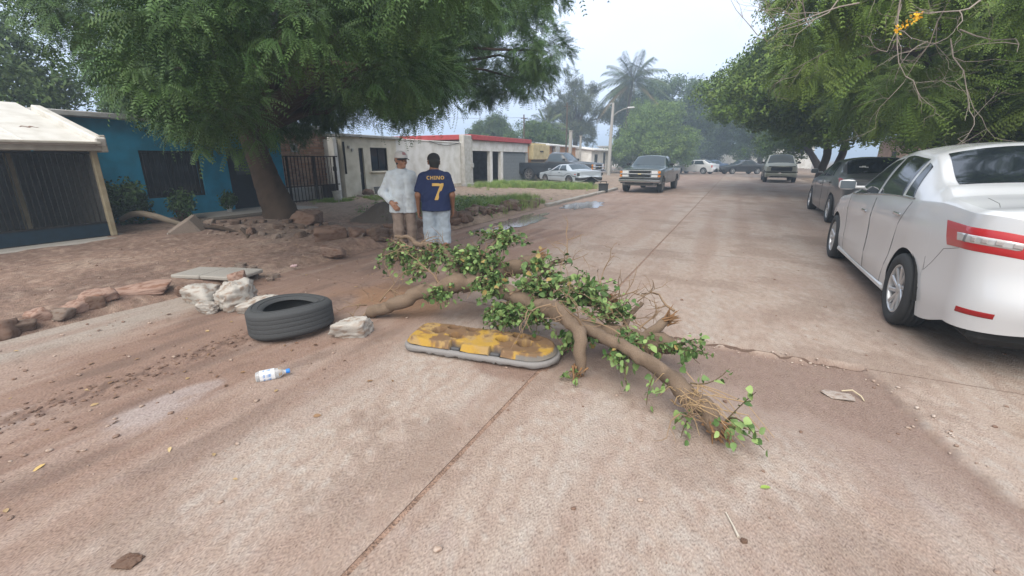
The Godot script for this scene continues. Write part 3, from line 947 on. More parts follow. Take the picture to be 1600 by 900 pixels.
func houses_beyond():
	# ochre gatehouse, orange house, pale sheet roof
	var o := thing("ochre_gatehouse", "ochre rendered lintel over a brown gate beside the garage", "house")
	box_part("lintel", o, MT.ochre_wall, Vector3(-13.0, 1.95, -30.35), Vector3(0.35, 1.0, 3.0), 0.015)
	box_part("gate_leaf", o, mat(lin(0.19, 0.145, 0.10), 0.8, IMG.blotch, 1.0), Vector3(-13.05, 0.72, -30.2), Vector3(0.06, 1.44, 2.4), 0.01)
	box_part("pier", o, MT.ochre_wall, Vector3(-13.0, 0.72, -31.62), Vector3(0.34, 1.44, 0.46), 0.01)
	box_part("vent", o, MT.dark_iron, Vector3(-12.8, 2.0, -30.3), Vector3(0.06, 0.08, 0.5), 0.005)
	box_part("roof_slab", o, MT.ochre_wall, Vector3(-15.6, 2.5, -30.35), Vector3(4.9, 0.1, 3.05), 0.01)
	var og := simple_house("orange_house", "orange rendered house with pale sheet roof beyond the ochre gate", -13.4, -32.6, -39.5, 2.5, MT.orange_wall, mat(lin(0.62, 0.63, 0.65), 0.6, IMG.blotch, 0.5), 6.0, [[4.3, 0.9, 5.4, 1.9]], -0.06)
	box_part("front_pier", og, MT.grey_wall, Vector3(-13.2, 1.25, -34.2), Vector3(0.3, 2.5, 0.9), 0.02)
	simple_house("low_white_house", "low white house with long white sheet roof past the dark pickup", -12.2, -40.5, -48.0, 2.4, MT.white_wall, mat(lin(0.72, 0.73, 0.75), 0.6, IMG.blotch, 0.5), 6.0, [[1.0, 0.9, 2.2, 1.9], [4.0, 0.2, 5.0, 2.1]], -0.12)
	# far end of the street
	var f := thing("street_end_shop", "low white building with dark doorways closing the far street end", "building")
	var fw := Bld.new()
	wall_bld(fw, Vector3(-24, 0, -84), Vector3(1, 0, 0), 34, 3.6, Vector3(0, 0, 1), 0.2, [[4, 0.1, 6, 2.4], [9, 0.9, 12, 2.3], [14.5, 0.1, 16.5, 2.4], [18.5, 0.9, 21.0, 2.3], [23.5, 0.1, 25.5, 2.4], [28, 0.9, 31, 2.3]])
	obj("wall", fw, MT.white_wall, f)
	box_part("roof", f, MT.grey_wall, Vector3(-7, 3.7, -87), Vector3(34.6, 0.2, 6.6), 0.02)
	box_part("back_wall", f, MT.grey_wall, Vector3(-7, 1.8, -90), Vector3(34, 3.6, 0.2), 0.0)
	for x in [-23.9, 9.9]: box_part("side_wall", f, MT.white_wall, Vector3(x, 1.8, -87.1), Vector3(0.2, 3.6, 5.6), 0.0)
	for k in 3:
		box_part("sign_board", f, MT.white_wall, Vector3(-8.5 + 4.2 * k, 2.95, -83.93), Vector3(1.7, 0.7, 0.06), 0.01)
	# across the street, behind the trees
	simple_house("grey_gable_house", "pale grey house standing behind the roadside trees opposite", 10.5, -11.0, -21.0, 2.9, mat(lin(0.55, 0.55, 0.55), 0.9, IMG.blotch, 0.4), MT.concrete, 6.0, [[2, 0.9, 3.6, 2.0], [6, 0.9, 7.4, 2.0]], 0.0)
	simple_house("salmon_house", "salmon house front behind the twin-trunked roadside tree", 9.8, -34.0, -46.0, 2.8, mat(lin(0.55, 0.36, 0.28), 0.9, IMG.blotch, 0.4), MT.concrete, 6.0, [[2, 0.9, 3.6, 2.0], [7, 0.9, 8.4, 2.0]], 0.0)
	var bw := thing("low_wall", "low white garden wall beside the twin-trunked tree", "wall", Vector3(6.6, 0, -38))
	box_part("panel", bw, MT.white_wall, Vector3(0, 0.45, 0), Vector3(0.18, 0.9, 9.0), 0.02)
	box_part("coping", bw, MT.concrete, Vector3(0, 0.925, 0), Vector3(0.26, 0.06, 9.1), 0.015)

# ---------------------------------------------------------------- trees
# where the boughs of the three street trees end: x, y, z, radius of the leafy bough
const NEEM_LOBES := [[-9.56, 3.45, -8.35, 0.76], [-4.11, 3.7, -9.5, 0.75], [-10.68, 3.12, -5.19, 0.68], [-5.35, 3.46, -11.05, 0.76], [-12.76, 3.28, -5.82, 0.85], [-5.81, 5.2, -10.2, 0.81], [-5.55, 3.07, -7.78, 0.67], [-3.06, 3.41, -4.1, 0.87], [-5.45, 4.03, -12.39, 0.67], [-10.47, 4.18, -9.61, 0.86], [-7.8, 3.32, -4.34, 0.83], [-7.79, 4.3, -5.23, 0.69], [-9.79, 5.57, -11.41, 0.9], [-5.89, 2.09, -3.57, 0.65], [-11.17, 5.57, -11.08, 0.71], [-6.74, 3.45, -6.41, 0.62], [-7.58, 5.24, -13.09, 0.76], [-5.13, 4.38, -9.07, 0.68], [-10.61, 2.87, -9.42, 0.89], [-5.88, 3.85, -8.46, 0.91], [-8.08, 3.35, -3.34, 0.75], [-4.79, 2.84, -2.87, 0.69], [-6.99, 4.99, -7.77, 0.87], [-10.38, 3.05, -8.17, 0.6], [-4.29, 2.95, -3.61, 0.8], [-13.38, 5.21, -7.53, 0.62], [-8.76, 4.15, -8.82, 0.87], [-3.79, 4.22, -6.46, 0.81], [-7.01, 3.88, -12.31, 0.95], [-6.18, 2.61, -4.03, 0.6], [-11.19, 4.23, -11.68, 0.85], [-6.82, 3.46, -11.67, 0.79], [-9, 3.32, -9.79, 0.7], [-6.69, 2.6, -7.81, 0.66], [-12.41, 4.55, -4.77, 0.95], [-12.99, 2.67, -7.42, 0.95], [-10.63, 3.17, -7.16, 0.88], [-8.38, 6.06, -9.01, 0.91], [-12.67, 3.73, -11.25, 0.66], [-8.61, 3.31, -8.41, 0.75], [-6.29, 5.14, -7.61, 0.69], [-11.57, 3.15, -5.52, 0.85], [-9.28, 4.88, -8.46, 0.9], [-11.24, 2.44, -7.98, 0.67], [-4.67, 5.07, -10.41, 0.86], [-10.26, 5.34, -7.32, 0.8], [-6.71, 4.53, -9.58, 0.72], [-13.3, 4.36, -7.95, 0.71], [-5.4, 3.91, -7.36, 0.89], [-7.35, 5.91, -9.48, 0.61], [-11.47, 4.3, -7.64, 0.74], [-13.56, 3.8, -6.12, 0.72], [-9.89, 3.8, -5.41, 0.88], [-12.24, 2.57, -8.34, 0.78], [-6.76, 4.44, -4.88, 0.84], [-9.29, 4.64, -6.32, 0.86], [-7.38, 2.84, -7.07, 0.78], [-10.17, 5.28, -8.95, 0.64], [-10.92, 2.5, -6.13, 0.71], [-11.14, 5.05, -11.74, 0.73], [-12.4, 4.19, -6.97, 0.78], [-6.14, 3.76, -6.04, 0.64], [-7.51, 4.06, -9.07, 0.89], [-6.61, 3.48, -4.08, 0.78], [-11.11, 5.87, -9.5, 0.68], [-9.42, 3.98, -11.42, 0.79], [-4.28, 2.68, -5.5, 0.68], [-9.49, 4.97, -12.36, 0.68], [-10.85, 5.17, -5.62, 0.66], [-10.33, 5.09, -8.11, 0.62], [-5.61, 5.11, -11.72, 0.73], [-11.35, 2.87, -9.32, 0.67], [-2.05, 3.96, -5.26, 0.82], [-5.12, 3.81, -5.1, 0.69], [-4.17, 2.64, -4.8, 0.63], [-9.98, 4.25, -8.44, 0.81], [-10.73, 3.32, -6.32, 0.75], [-11.79, 3.57, -6.26, 0.6], [-4.72, 3.76, -5.95, 0.9], [-9.8, 5.78, -10.69, 0.71], [-8.83, 4.75, -10.85, 0.91], [-9.38, 5.74, -8.2, 0.74], [-10.87, 4.93, -8.95, 0.75], [-8.3, 2.18, -4.72, 0.67], [-12.75, 2.63, -10.15, 0.89], [-10.56, 3.12, -13.03, 0.62], [-12.17, 4.5, -8.26, 0.81], [-5.48, 2.39, -2.91, 0.65], [-10.63, 4.57, -11.01, 0.68], [-5, 2.69, -6.39, 0.92], [-11.29, 2.93, -10.17, 0.8]]
const RIGHT_LOBES := [[5, 3.32, -6.8, 0.74], [3.79, 2.75, -13.76, 0.81], [2.68, 2.85, -14.26, 0.89], [3.84, 4.24, -11.71, 0.76], [4.38, 4.47, -12.6, 0.59], [8.83, 3.12, -14.34, 0.78], [7.4, 2.31, -13.35, 0.83], [2.68, 5.88, -13.59, 0.89], [2.02, 5.71, -12.75, 0.71], [2.21, 4.74, -9.99, 0.68], [8.26, 4.13, -10.62, 0.8], [6.24, 2.51, -13.24, 0.64], [8.41, 2.52, -12.88, 0.65], [6.1, 3.96, -17.97, 0.79], [5.17, 2.86, -7.45, 0.64], [4.38, 2.5, -8.42, 0.7], [1.01, 3.68, -8.43, 0.9], [5.55, 3.16, -16.62, 0.67], [5.56, 2.53, -17.22, 0.77], [7.19, 5.28, -14.18, 0.67], [3.78, 3.54, -17.73, 0.82], [7.83, 3.66, -15.21, 0.9], [4.29, 2.66, -10.7, 0.88], [5.59, 5.16, -17.36, 0.63], [4.79, 3.65, -16.64, 0.81], [3.07, 5.23, -15.21, 0.64], [7.53, 3.88, -16.12, 0.83], [0.52, 4.99, -11.9, 0.72], [2.9, 2.62, -13.5, 0.63], [4.93, 2.71, -9.85, 0.67], [5.61, 3.45, -12.76, 0.85], [8.02, 5.29, -14.57, 0.71], [4.35, 2.83, -15.94, 0.89], [4.05, 5.65, -16.95, 0.63], [5.79, 3.01, -9.21, 0.73], [1.77, 3.62, -8.14, 0.68], [3.43, 3.66, -16.38, 0.62], [7.91, 3.23, -10.64, 0.74], [6.5, 4.09, -10.94, 0.89], [3.4, 5.49, -13.22, 0.57], [7.18, 3.57, -12.21, 0.65], [6.8, 2.2, -11.76, 0.57], [2.82, 2.49, -10.79, 0.89], [3.74, 5.63, -15.51, 0.77], [5.64, 3.05, -11.52, 0.82], [3.92, 3.62, -10.04, 0.68], [3.89, 3.84, -13.02, 0.82], [2.18, 5.38, -15.08, 0.83], [7.79, 3.98, -11.5, 0.63], [7.13, 4.07, -15.08, 0.8], [3.42, 3.09, -15.16, 0.84], [3.09, 5, -11.75, 0.75], [8.48, 3.67, -9.49, 0.65], [6.05, 4.23, -14.39, 0.75], [2.96, 3.42, -7.13, 0.67], [1.05, 3.34, -11.47, 0.8], [2.88, 4.15, -15.59, 0.8], [1.64, 4.53, -14.63, 0.79], [5.51, 3.76, -15.95, 0.79], [4.52, 3.4, -12.58, 0.65], [8.83, 3.51, -12.68, 0.75], [2.83, 4.93, -13.57, 0.86], [2.32, 2.48, -9.16, 0.58], [4.97, 4.33, -10.87, 0.74], [4.92, 5.62, -14.24, 0.71], [4.23, 2.31, -9.85, 0.61], [3.48, 3.36, -10.55, 0.72], [2.32, 3.21, -12.96, 0.85], [3.33, 3.58, -7.96, 0.69], [2.95, 3.52, -13.57, 0.66], [1.12, 3.9, -16.2, 0.74], [7.99, 1.93, -13.92, 0.77], [4.38, 4.96, -15.38, 0.75]]
const TWIN_LOBES := [[2.8, 5.48, -31.38, 1.01], [1.57, 5.07, -27.2, 1.25], [1.24, 3.79, -28, 0.89], [0.67, 3.36, -21.18, 0.92], [2.29, 2.82, -23.16, 0.86], [2.17, 5, -20.21, 1.01], [3.8, 3.03, -28.62, 1.04], [-0.2, 6.01, -28.55, 1.07], [2.92, 4.37, -27.04, 1.16], [4.4, 4.2, -31.44, 0.79], [2.06, 4.25, -22.21, 0.86], [2.01, 3.34, -27.03, 0.87], [0.71, 6.65, -28.09, 0.88], [0.48, 3.83, -30.65, 1.03], [-0.63, 4.52, -26.35, 1], [-0.84, 3.96, -25.18, 0.79], [-0.45, 5.06, -31.74, 1.03], [4.29, 5.65, -29.48, 1.13], [2.62, 6.71, -29.89, 0.98], [0.32, 5.2, -26.49, 1.05], [0.49, 5.2, -30.74, 1.23], [-0.26, 4.3, -28.03, 0.93], [0.21, 4.83, -24.28, 1.13], [2.76, 3.99, -24.17, 1.18], [2.29, 3.01, -21.72, 1.13], [2.24, 4.1, -25.22, 0.94], [2.78, 2.96, -25.14, 1.1], [-0.06, 3.76, -20.29, 1.19], [3.46, 4.84, -25.19, 1.2], [0.99, 4.26, -26.74, 1.08], [2.95, 4.21, -29.58, 1.15], [1.72, 4.86, -33.2, 1.02], [3.28, 3.68, -21.57, 1.16], [3.64, 5.19, -30.47, 1.1], [3.19, 4.33, -20.32, 0.93], [6.09, 4.39, -31.68, 1.06], [-1.12, 4.08, -27.03, 0.82], [0.5, 3.9, -23.45, 1.06], [4.01, 3.54, -22.92, 1.03], [4.14, 3.9, -33.6, 0.97], [-0.6, 4.85, -23.23, 0.88], [1.71, 5.17, -30.8, 1.2], [3.39, 5.54, -25.86, 0.87], [3.16, 6.01, -24.76, 1.12], [5.16, 3.52, -27.86, 1], [2.37, 5.22, -24.32, 0.97], [-1.75, 4.69, -25.37, 0.8], [3.15, 2.84, -20.09, 1.15], [4.25, 3.08, -29.91, 0.83], [1.4, 6.27, -24.21, 0.87], [1.93, 6.79, -30.96, 0.94], [3.04, 5.29, -28.88, 0.9], [5.06, 3.45, -30.93, 1.09], [2.01, 6.37, -31.97, 1.05], [0.79, 3.65, -20.21, 0.91], [0.62, 5.39, -20.51, 1.06], [4.14, 4.53, -27.28, 1.05], [5.12, 2.89, -26.06, 0.83], [5.14, 4.95, -27.46, 0.92], [-0.25, 4.11, -22.54, 0.84], [1.67, 3.99, -19.21, 0.82], [2.97, 3.63, -27.49, 0.83], [1.71, 3.23, -24.93, 1.05], [0.76, 5.59, -29.1, 1]]

func leaflet(b: Bld, at: Vector3, dir: Vector3, up: Vector3, ln: float, wd: float):
	var s := dir.cross(up).normalized() * wd * 0.5
	var mid := at + dir * ln * 0.45 - up * ln * 0.04
	var k := b.v.size()
	var nn := up.normalized()
	for p in [at, mid + s, at + dir * ln - up * ln * 0.12, mid - s]:
		b.v.append(p); b.n.append(nn); b.c.append(b.col); b.uv.append(Vector2.ZERO)
	b.ix.append_array([k, k + 2, k + 1, k, k + 3, k + 2])

# one feather leaf: pairs of leaflets along a drooping stalk that starts along dir
func feather(b: Bld, at: Vector3, dir: Vector3, ln: float, pairs: int, ll: float, lw: float, droop: float):
	var side := dir.cross(Vector3.UP)
	if side.length() < 0.1: side = Vector3.RIGHT
	side = side.normalized()
	for i in pairs:
		var t := (i + 0.6) / pairs
		var p := at + dir * ln * t - Vector3.UP * droop * ln * t * t
		var d := (dir - Vector3.UP * droop * 2.0 * t).normalized()
		var up := side.cross(d).normalized()
		if up.y < 0: up = -up
		var l := ll * (1.0 - 0.35 * t)
		for s in [-1.0, 1.0]:
			var ld: Vector3 = (d * 0.62 + side * s - Vector3.UP * 0.22).normalized()
			leaflet(b, p, ld, (up + side * s * 0.3).normalized(), l, lw)

func spray_mesh(sd: int, n: int, ln: float, pairs: int, ll: float, lw: float, droop: float) -> ArrayMesh:
	var r := RandomNumberGenerator.new()
	r.seed = sd
	var b := Bld.new()
	for i in n:
		var d := Vector3(r.randf_range(-0.9, 0.9), r.randf_range(-0.5, 0.7), 1.0).normalized()
		var k := r.randf_range(0.75, 1.15)
		b.col = Color(1, 1, 1) * r.randf_range(0.8, 1.1)
		feather(b, Vector3(0, 0, -ln * 0.2) + Vector3(r.randfn(), r.randfn(), r.randfn()) * ln * 0.12, d, ln * k, pairs, ll, lw, droop * r.randf_range(0.6, 1.4))
	return b.mesh()

func clump_mesh(sd: int, n: int, rad: float, ll: float, lw: float) -> ArrayMesh:
	var r := RandomNumberGenerator.new()
	r.seed = sd
	var b := Bld.new()
	for i in n:
		var p := Vector3(r.randfn(), r.randfn(), r.randfn()) * rad * 0.45
		var d := Vector3(r.randfn(), r.randfn() - 0.3, r.randfn()).normalized()
		var up := (Vector3.UP + Vector3(r.randfn(), r.randfn(), r.randfn()) * 0.5).normalized()
		b.col = Color(1, 1, 1) * r.randf_range(0.75, 1.15)
		leaflet(b, p, d, up, ll * r.randf_range(0.7, 1.2), lw)
	return b.mesh()

func crown_part(parent: Node, lobes: Array, meshes: Array, count: int, c0: Color, c1: Color, sd: int, shell := 0.45, flat := 0.8, size := 1.0):
	var r := RandomNumberGenerator.new()
	r.seed = sd
	var wsum := 0.0
	var own := c0.lerp(c1, 0.45)
	for q in lobes: wsum += q[3] * q[3]
	var xs := []
	var cs := []
	for k in meshes.size():
		xs.append([])
		cs.append([])
	for q in lobes:
		var m := int(round(count * q[3] * q[3] / wsum))
		var ctr := Vector3(q[0], q[1], q[2])
		for i in m:
			var d := Vector3(r.randfn(), r.randfn(), r.randfn()).normalized()
			var rr: float = pow(r.randf(), shell) * q[3] * (1.0 + 0.35 * nz.get_noise_3dv((ctr + d) * 40.0))
			if r.randf() < 0.06: rr *= r.randf_range(1.1, 1.45)
			var p: Vector3 = ctr + Vector3(d.x, d.y * flat, d.z) * rr
			var z := (d + Vector3(0, -0.25, 0) + Vector3(r.randfn(), r.randfn(), r.randfn()) * 0.35).normalized()
			var x := Vector3.UP.cross(z)
			if x.length() < 0.05: x = Vector3.RIGHT
			x = x.normalized()
			var s := r.randf_range(0.75, 1.25) * size
			var bs := Basis(x, z.cross(x), z).rotated(z, r.randf_range(-0.7, 0.7)).scaled(Vector3.ONE * s)
			var k := r.randi() % meshes.size()
			xs[k].append(Transform3D(bs, p))
			# one leaf green for the whole tree, with chance differences from spray to spray
			var t := r.randf_range(0.88, 1.12)
			cs[k].append(Color(own.r * t * r.randf_range(0.92, 1.1), own.g * t, own.b * t))
	for k in meshes.size():
		scatter("crown", meshes[k], MT.leaf, xs[k], cs[k], parent)

func limbs_bld(b: Bld, fork: Array, lobes: Array, r0: float, sd: int, every := 1):
	var r := RandomNumberGenerator.new()
	r.seed = sd
	for i in lobes.size():
		if i % every: continue
		var e := Vector3(lobes[i][0], lobes[i][1], lobes[i][2])
		var s: Vector3 = fork[0]
		for q in fork:
			if q.distance_to(e) + r.randf() * 0.6 < s.distance_to(e): s = q
		var pts := []
		var rad := []
		var l := s.distance_to(e)
		for k in 7:
			var t := k / 6.0
			var p := s.lerp(e, t)
			p.y += sin(PI * t) * l * 0.10
			p += Vector3(r.randfn(), r.randfn(), r.randfn()) * 0.05 * l * sin(PI * t) * 0.4
			pts.append(p)
			rad.append(lerpf(r0 * clampf(l / 4.0, 0.4, 1.2), 0.012, pow(t, 0.7)))
		b.tube(pts, rad, 6, false)

func grid_lobes(ctr: Vector3, rad: Vector3, n: int, lr: float, sd: int, low := -1.0) -> Array:
	var r := RandomNumberGenerator.new()
	r.seed = sd
	var out := []
	var tries := 0
	while out.size() < n and tries < 5000:
		tries += 1
		var d := Vector3(r.randfn(), r.randfn(), r.randfn()).normalized()
		if d.y < low: continue
		var p := ctr + d * rad * pow(r.randf(), 0.4)
		var ok := true
		for q in out:
			if Vector3(q[0], q[1], q[2]).distance_to(p) < lr * 0.7: ok = false
		if ok or tries > 2000: out.append([p.x, p.y, p.z, lr * r.randf_range(0.75, 1.2)])
	return out

func trunk_bld(pts: Array, rad: Array, sides := 14, rough := 0.10, step := 0.07, wob := 0.0) -> Bld:
	# resample to get bark relief
	var c := Curve3D.new()
	for i in pts.size():
		var t: Vector3 = (pts[mini(i + 1, pts.size() - 1)] - pts[maxi(i - 1, 0)]) * 0.2
		c.add_point(pts[i], -t, t)
	var m := maxi(6, int(c.get_baked_length() / step))
	var pp := []
	var rr := []
	for i in m + 1:
		var t := float(i) / m
		var q := c.sample_baked(t * c.get_baked_length(), true)
		if wob > 0.0: q += Vector3(nz.get_noise_3dv(q * 170.0), nz.get_noise_3dv(q * 170.0 + Vector3(40, 0, 0)), nz.get_noise_3dv(q * 170.0 + Vector3(0, 90, 0))) * wob
		pp.append(q)
		var f := t * (rad.size() - 1)
		var k := mini(int(f), rad.size() - 2)
		rr.append(lerpf(rad[k], rad[k + 1], f - k))
	var b := Bld.new()
	b.tube(pp, rr, sides, true, rough, nz)
	return b

func far_tree(called: String, label: String, base: Vector3, ctr: Vector3, rad: Vector3, n: int, lr: float, count: int, mesh: Array, c0: Color, c1: Color, sd: int, tr := 0.25, size := 1.0, shell := 0.4, every := 2):
	var t := thing(called, label, "tree", base, 0.0, "trees lining the far street")
	var lobes := grid_lobes(ctr - base, rad, n, lr, sd)
	var fork := ctr - base - Vector3(0, rad.y * 0.7, 0)
	var b := trunk_bld([Vector3(0, -0.1, 0), fork * 0.5 + Vector3(0.1, 0, 0.1), fork], [tr * 1.3, tr, tr * 0.8], 8)
	limbs_bld(b, [fork], lobes, tr * 0.5, sd, every)
	obj("trunk", b, MT.bark, t)
	crown_part(t, lobes, mesh, count, c0, c1, sd + 1, shell, 0.85, size)
	return t

func build_trees():
	var neem := [spray_mesh(11, 6, 0.26, 8, 0.055, 0.015, 0.35), spray_mesh(12, 6, 0.24, 9, 0.05, 0.014, 0.5), spray_mesh(13, 5, 0.29, 9, 0.055, 0.015, 0.25)]
	var cl := [clump_mesh(21, 34, 0.30, 0.15, 0.075), clump_mesh(22, 34, 0.34, 0.14, 0.07)]
	var fine := [spray_mesh(31, 7, 0.34, 10, 0.055, 0.02, 0.45), spray_mesh(32, 6, 0.38, 11, 0.055, 0.019, 0.6)]
	# the big tree on the left verge
	var t := thing("neem_tree", "big leaning tree with dense feathery dark green crown on left verge", "tree", Vector3(-8.7, 0.12, -6.28))
	var loc := func(a): return a.map(func(q): return [q[0] + 8.7, q[1] - 0.12, q[2] + 6.28, q[3]])
	var lb: Array = loc.call(NEEM_LOBES)
	var b := trunk_bld([Vector3(0.06, -0.15, 0.02), Vector3(0.02, 0.12, 0), Vector3(-0.16, 0.7, 0.05), Vector3(-0.36, 1.4, 0.1), Vector3(-0.5, 2.1, 0.12), Vector3(-0.5, 2.7, 0.1)], [0.42, 0.32, 0.25, 0.225, 0.235, 0.2], 22, 0.16)
	limbs_bld(b, [Vector3(-0.46, 1.9, 0.12), Vector3(-0.5, 2.5, 0.1)], lb, 0.13, 5)
	obj("trunk", b, MT.bark, t)
	crown_part(t, lb, neem, 16500, Color(0.03, 0.07, 0.028), Color(0.12, 0.215, 0.045), 6)
	# right-hand trees
	var r := thing("flowering_tree", "near roadside tree with yellow flowers and bare grey twigs over white sedan", "tree", Vector3(4.9, 0.08, -14.5))
	lb = RIGHT_LOBES.map(func(q): return [q[0] - 4.9, q[1] - 0.08, q[2] + 14.5, q[3]])
	b = trunk_bld([Vector3(0, -0.1, 0), Vector3(-0.03, 0.8, 0), Vector3(0.0, 1.7, 0.1), Vector3(-0.1, 2.6, 0.3)], [0.42, 0.33, 0.31, 0.26], 18, 0.14)
	limbs_bld(b, [Vector3(-0.05, 2.1, 0.2), Vector3(-0.1, 2.6, 0.3)], lb, 0.12, 9)
	obj("trunk", b, MT.bark, r)
	crown_part(r, lb, fine, 9800, Color(0.06, 0.11, 0.025), Color(0.22, 0.32, 0.045), 10, 0.5, 0.75, 1.0)
	dead_twigs(r)
	flowers(r)
	var w := thing("twin_trunk_tree", "twin-trunked roadside tree overhanging the street beyond the dark sedan", "tree", Vector3(4.3, 0.06, -30.0))
	lb = TWIN_LOBES.map(func(q): return [q[0] - 4.3, q[1] - 0.06, q[2] + 30.0, q[3]])
	b = trunk_bld([Vector3(-0.3, -0.1, 0.2), Vector3(-0.28, 0.8, 0.3), Vector3(-0.2, 1.7, 0.6), Vector3(-0.5, 2.8, 1.2)], [0.26, 0.2, 0.19, 0.14], 12, 0.1)
	b.add(trunk_bld([Vector3(0.45, -0.1, -0.2), Vector3(0.4, 0.8, -0.1), Vector3(0.55, 1.8, 0.2), Vector3(0.4, 2.8, 0.9)], [0.24, 0.19, 0.18, 0.13], 12, 0.1))
	limbs_bld(b, [Vector3(-0.5, 2.6, 1.1), Vector3(0.4, 2.6, 0.9), Vector3(-0.9, 3.0, 2.6)], lb, 0.11, 12)
	obj("trunk", b, MT.bark, w)
	crown_part(w, lb, cl, 5200, Color(0.05, 0.10, 0.025), Color(0.23, 0.33, 0.045), 13, 0.42, 0.8, 1.0)
	# behind them
	var dk := Color(0.045, 0.085, 0.03)
	var lt := Color(0.14, 0.21, 0.05)
	far_tree("shade_tree", "low dark tree behind the white sedan's roof on the opposite verge", Vector3(8.2, 0, -15.5), Vector3(8.0, 3.6, -15.0), Vector3(3.2, 2.4, 3.4), 22, 1.0, 2200, cl, dk, lt, 40, 0.2)
	far_tree("shade_tree", "dark tree in front of the grey house opposite", Vector3(7.6, 0, -22), Vector3(7.2, 3.8, -22.0), Vector3(3.0, 2.4, 4.0), 22, 1.0, 2000, cl, dk, lt, 41, 0.2)
	far_tree("shade_tree", "tall roadside tree in front of the salmon house", Vector3(6.2, 0, -44), Vector3(4.4, 4.8, -44.0), Vector3(3.6, 3.0, 5.0), 24, 1.2, 2000, cl, dk, lt, 42, 0.25, 1.2)
	far_tree("shade_tree", "hazy tree at the right of the street's far end", Vector3(2.5, 0, -70), Vector3(2.0, 6.0, -70.0), Vector3(6.0, 4.6, 5.0), 26, 1.6, 2200, cl, dk, lt, 43, 0.3, 1.7)
	far_tree("shade_tree", "hazy tree at the middle of the street's far end", Vector3(-4.5, 0, -78), Vector3(-5.0, 6.5, -77.0), Vector3(6.5, 5.5, 4.0), 26, 1.7, 2200, cl, dk, lt, 44, 0.3, 1.8)
	far_tree("round_tree", "rounded bright green tree beside the lamp post", Vector3(-8.8, 0, -48.5), Vector3(-8.6, 3.5, -48.0), Vector3(3.9, 2.5, 3.4), 34, 1.35, 4600, cl, Color(0.09, 0.16, 0.04), Color(0.24, 0.34, 0.08), 45, 0.3, 1.0, 0.35)
	far_tree("tall_tree", "tall dark tree rising behind the rounded green tree", Vector3(-9.0, 0, -62), Vector3(-9.6, 6.6, -62.0), Vector3(6.6, 4.4, 4.0), 34, 1.7, 3600, cl, dk, lt, 46, 0.35, 1.7)
	far_tree("airy_tree", "airy half-bare tree with visible branches beside the coconut palm", Vector3(-18.5, 0, -54), Vector3(-18.4, 6.6, -54.0), Vector3(4.2, 3.8, 4.0), 46, 1.15, 1900, cl, Color(0.06, 0.075, 0.04), Color(0.15, 0.17, 0.08), 47, 0.34, 1.0, 0.8, 1)
	far_tree("yard_tree", "small rounded tree above the red-trimmed roof", Vector3(-25, 0, -44), Vector3(-25, 4.2, -44), Vector3(2.2, 1.7, 2.0), 14, 0.9, 1100, cl, dk, lt, 48, 0.16)
	far_tree("yard_tree", "loose tree behind the orange house", Vector3(-19, 0, -42), Vector3(-18.5, 3.4, -42), Vector3(3.2, 1.6, 2.4), 16, 1.0, 1300, cl, dk, lt, 49, 0.16)
	far_tree("yard_tree", "pale loose tree showing sky behind the carport roof", Vector3(-19.5, 0, -5.0), Vector3(-19.5, 3.6, -5.0), Vector3(3.0, 1.7, 2.6), 22, 0.9, 620, cl, Color(0.05, 0.085, 0.03), lt, 50, 0.2, 1.0, 0.7)
	far_tree("yard_tree", "leafy tree behind the blue house roof", Vector3(-20.5, 0, -11.5), Vector3(-20, 3.6, -11.5), Vector3(4.0, 2.0, 3.6), 24, 1.1, 1500, cl, dk, lt, 51, 0.2)
	palm("coconut_palm", "tall hazy coconut palm rising above the far trees", Vector3(-12.6, 0, -56), 10.2, 4.6, 36, 61)
	palm("coconut_palm", "short palm behind the red-trimmed garage roof", Vector3(-19.4, 0, -46.5), 4.8, 2.8, 26, 62)
	var p := thing("palm_trunk", "bare brown trunk standing behind the carport roof", "tree trunk", Vector3(-17.2, 0, -4.35))
	obj("trunk", trunk_bld([Vector3(0, 0, 0), Vector3(0.0, 2.5, 0.05), Vector3(0.05, 6.5, 0.1)], [0.2, 0.17, 0.15], 12, 0.1), MT.bark, p)
	var dry := Bld.new()
	for k in 9:
		var a := TAU * k / 9.0
		dry.tube([Vector3(0.05, 6.3, 0.1), Vector3(0.05 + 0.5 * cos(a), 6.4, 0.1 + 0.5 * sin(a)), Vector3(0.05 + 0.7 * cos(a), 5.6, 0.1 + 0.7 * sin(a))], [0.05, 0.03, 0.01], 5, false)
	obj("dry_fronds", dry, MT.dead, p)

func dead_twigs(parent: Node):
	var r := RandomNumberGenerator.new()
	r.seed = 77
	var b := Bld.new()
	# bare grey boughs that hang in front of the leaves on the street side
	for k in 18:
		var s := Vector3(r.randf_range(-4.4, -2.7), r.randf_range(2.7, 3.7), r.randf_range(5.6, 8.4))
		var d := Vector3(r.randf_range(-0.9, 0.3), r.randf_range(-0.9, 0.4), r.randf_range(-0.5, 1.0)).normalized()
		grow(b, s, d, r.randf_range(0.6, 1.3), 0.0085, 3, r)
	obj("dead_twigs", b, MT.dead, parent)

func grow(b: Bld, s: Vector3, d: Vector3, ln: float, rad: float, depth: int, r: RandomNumberGenerator):
	var pts := [s]
	var rr := [rad]
	var p := s
	for i in 5:
		d = (d + Vector3(r.randfn(), r.randfn(), r.randfn()) * 0.22).normalized()
		p += d * ln / 5.0
		pts.append(p)
		rr.append(rad * (1.0 - 0.14 * (i + 1)))
		if depth > 0 and r.randf() < 0.55:
			grow(b, p, (d + Vector3(r.randfn(), r.randfn(), r.randfn()) * 0.6).normalized(), ln * 0.55, rad * 0.55, depth - 1, r)
	b.tube(pts, rr, 5, false)

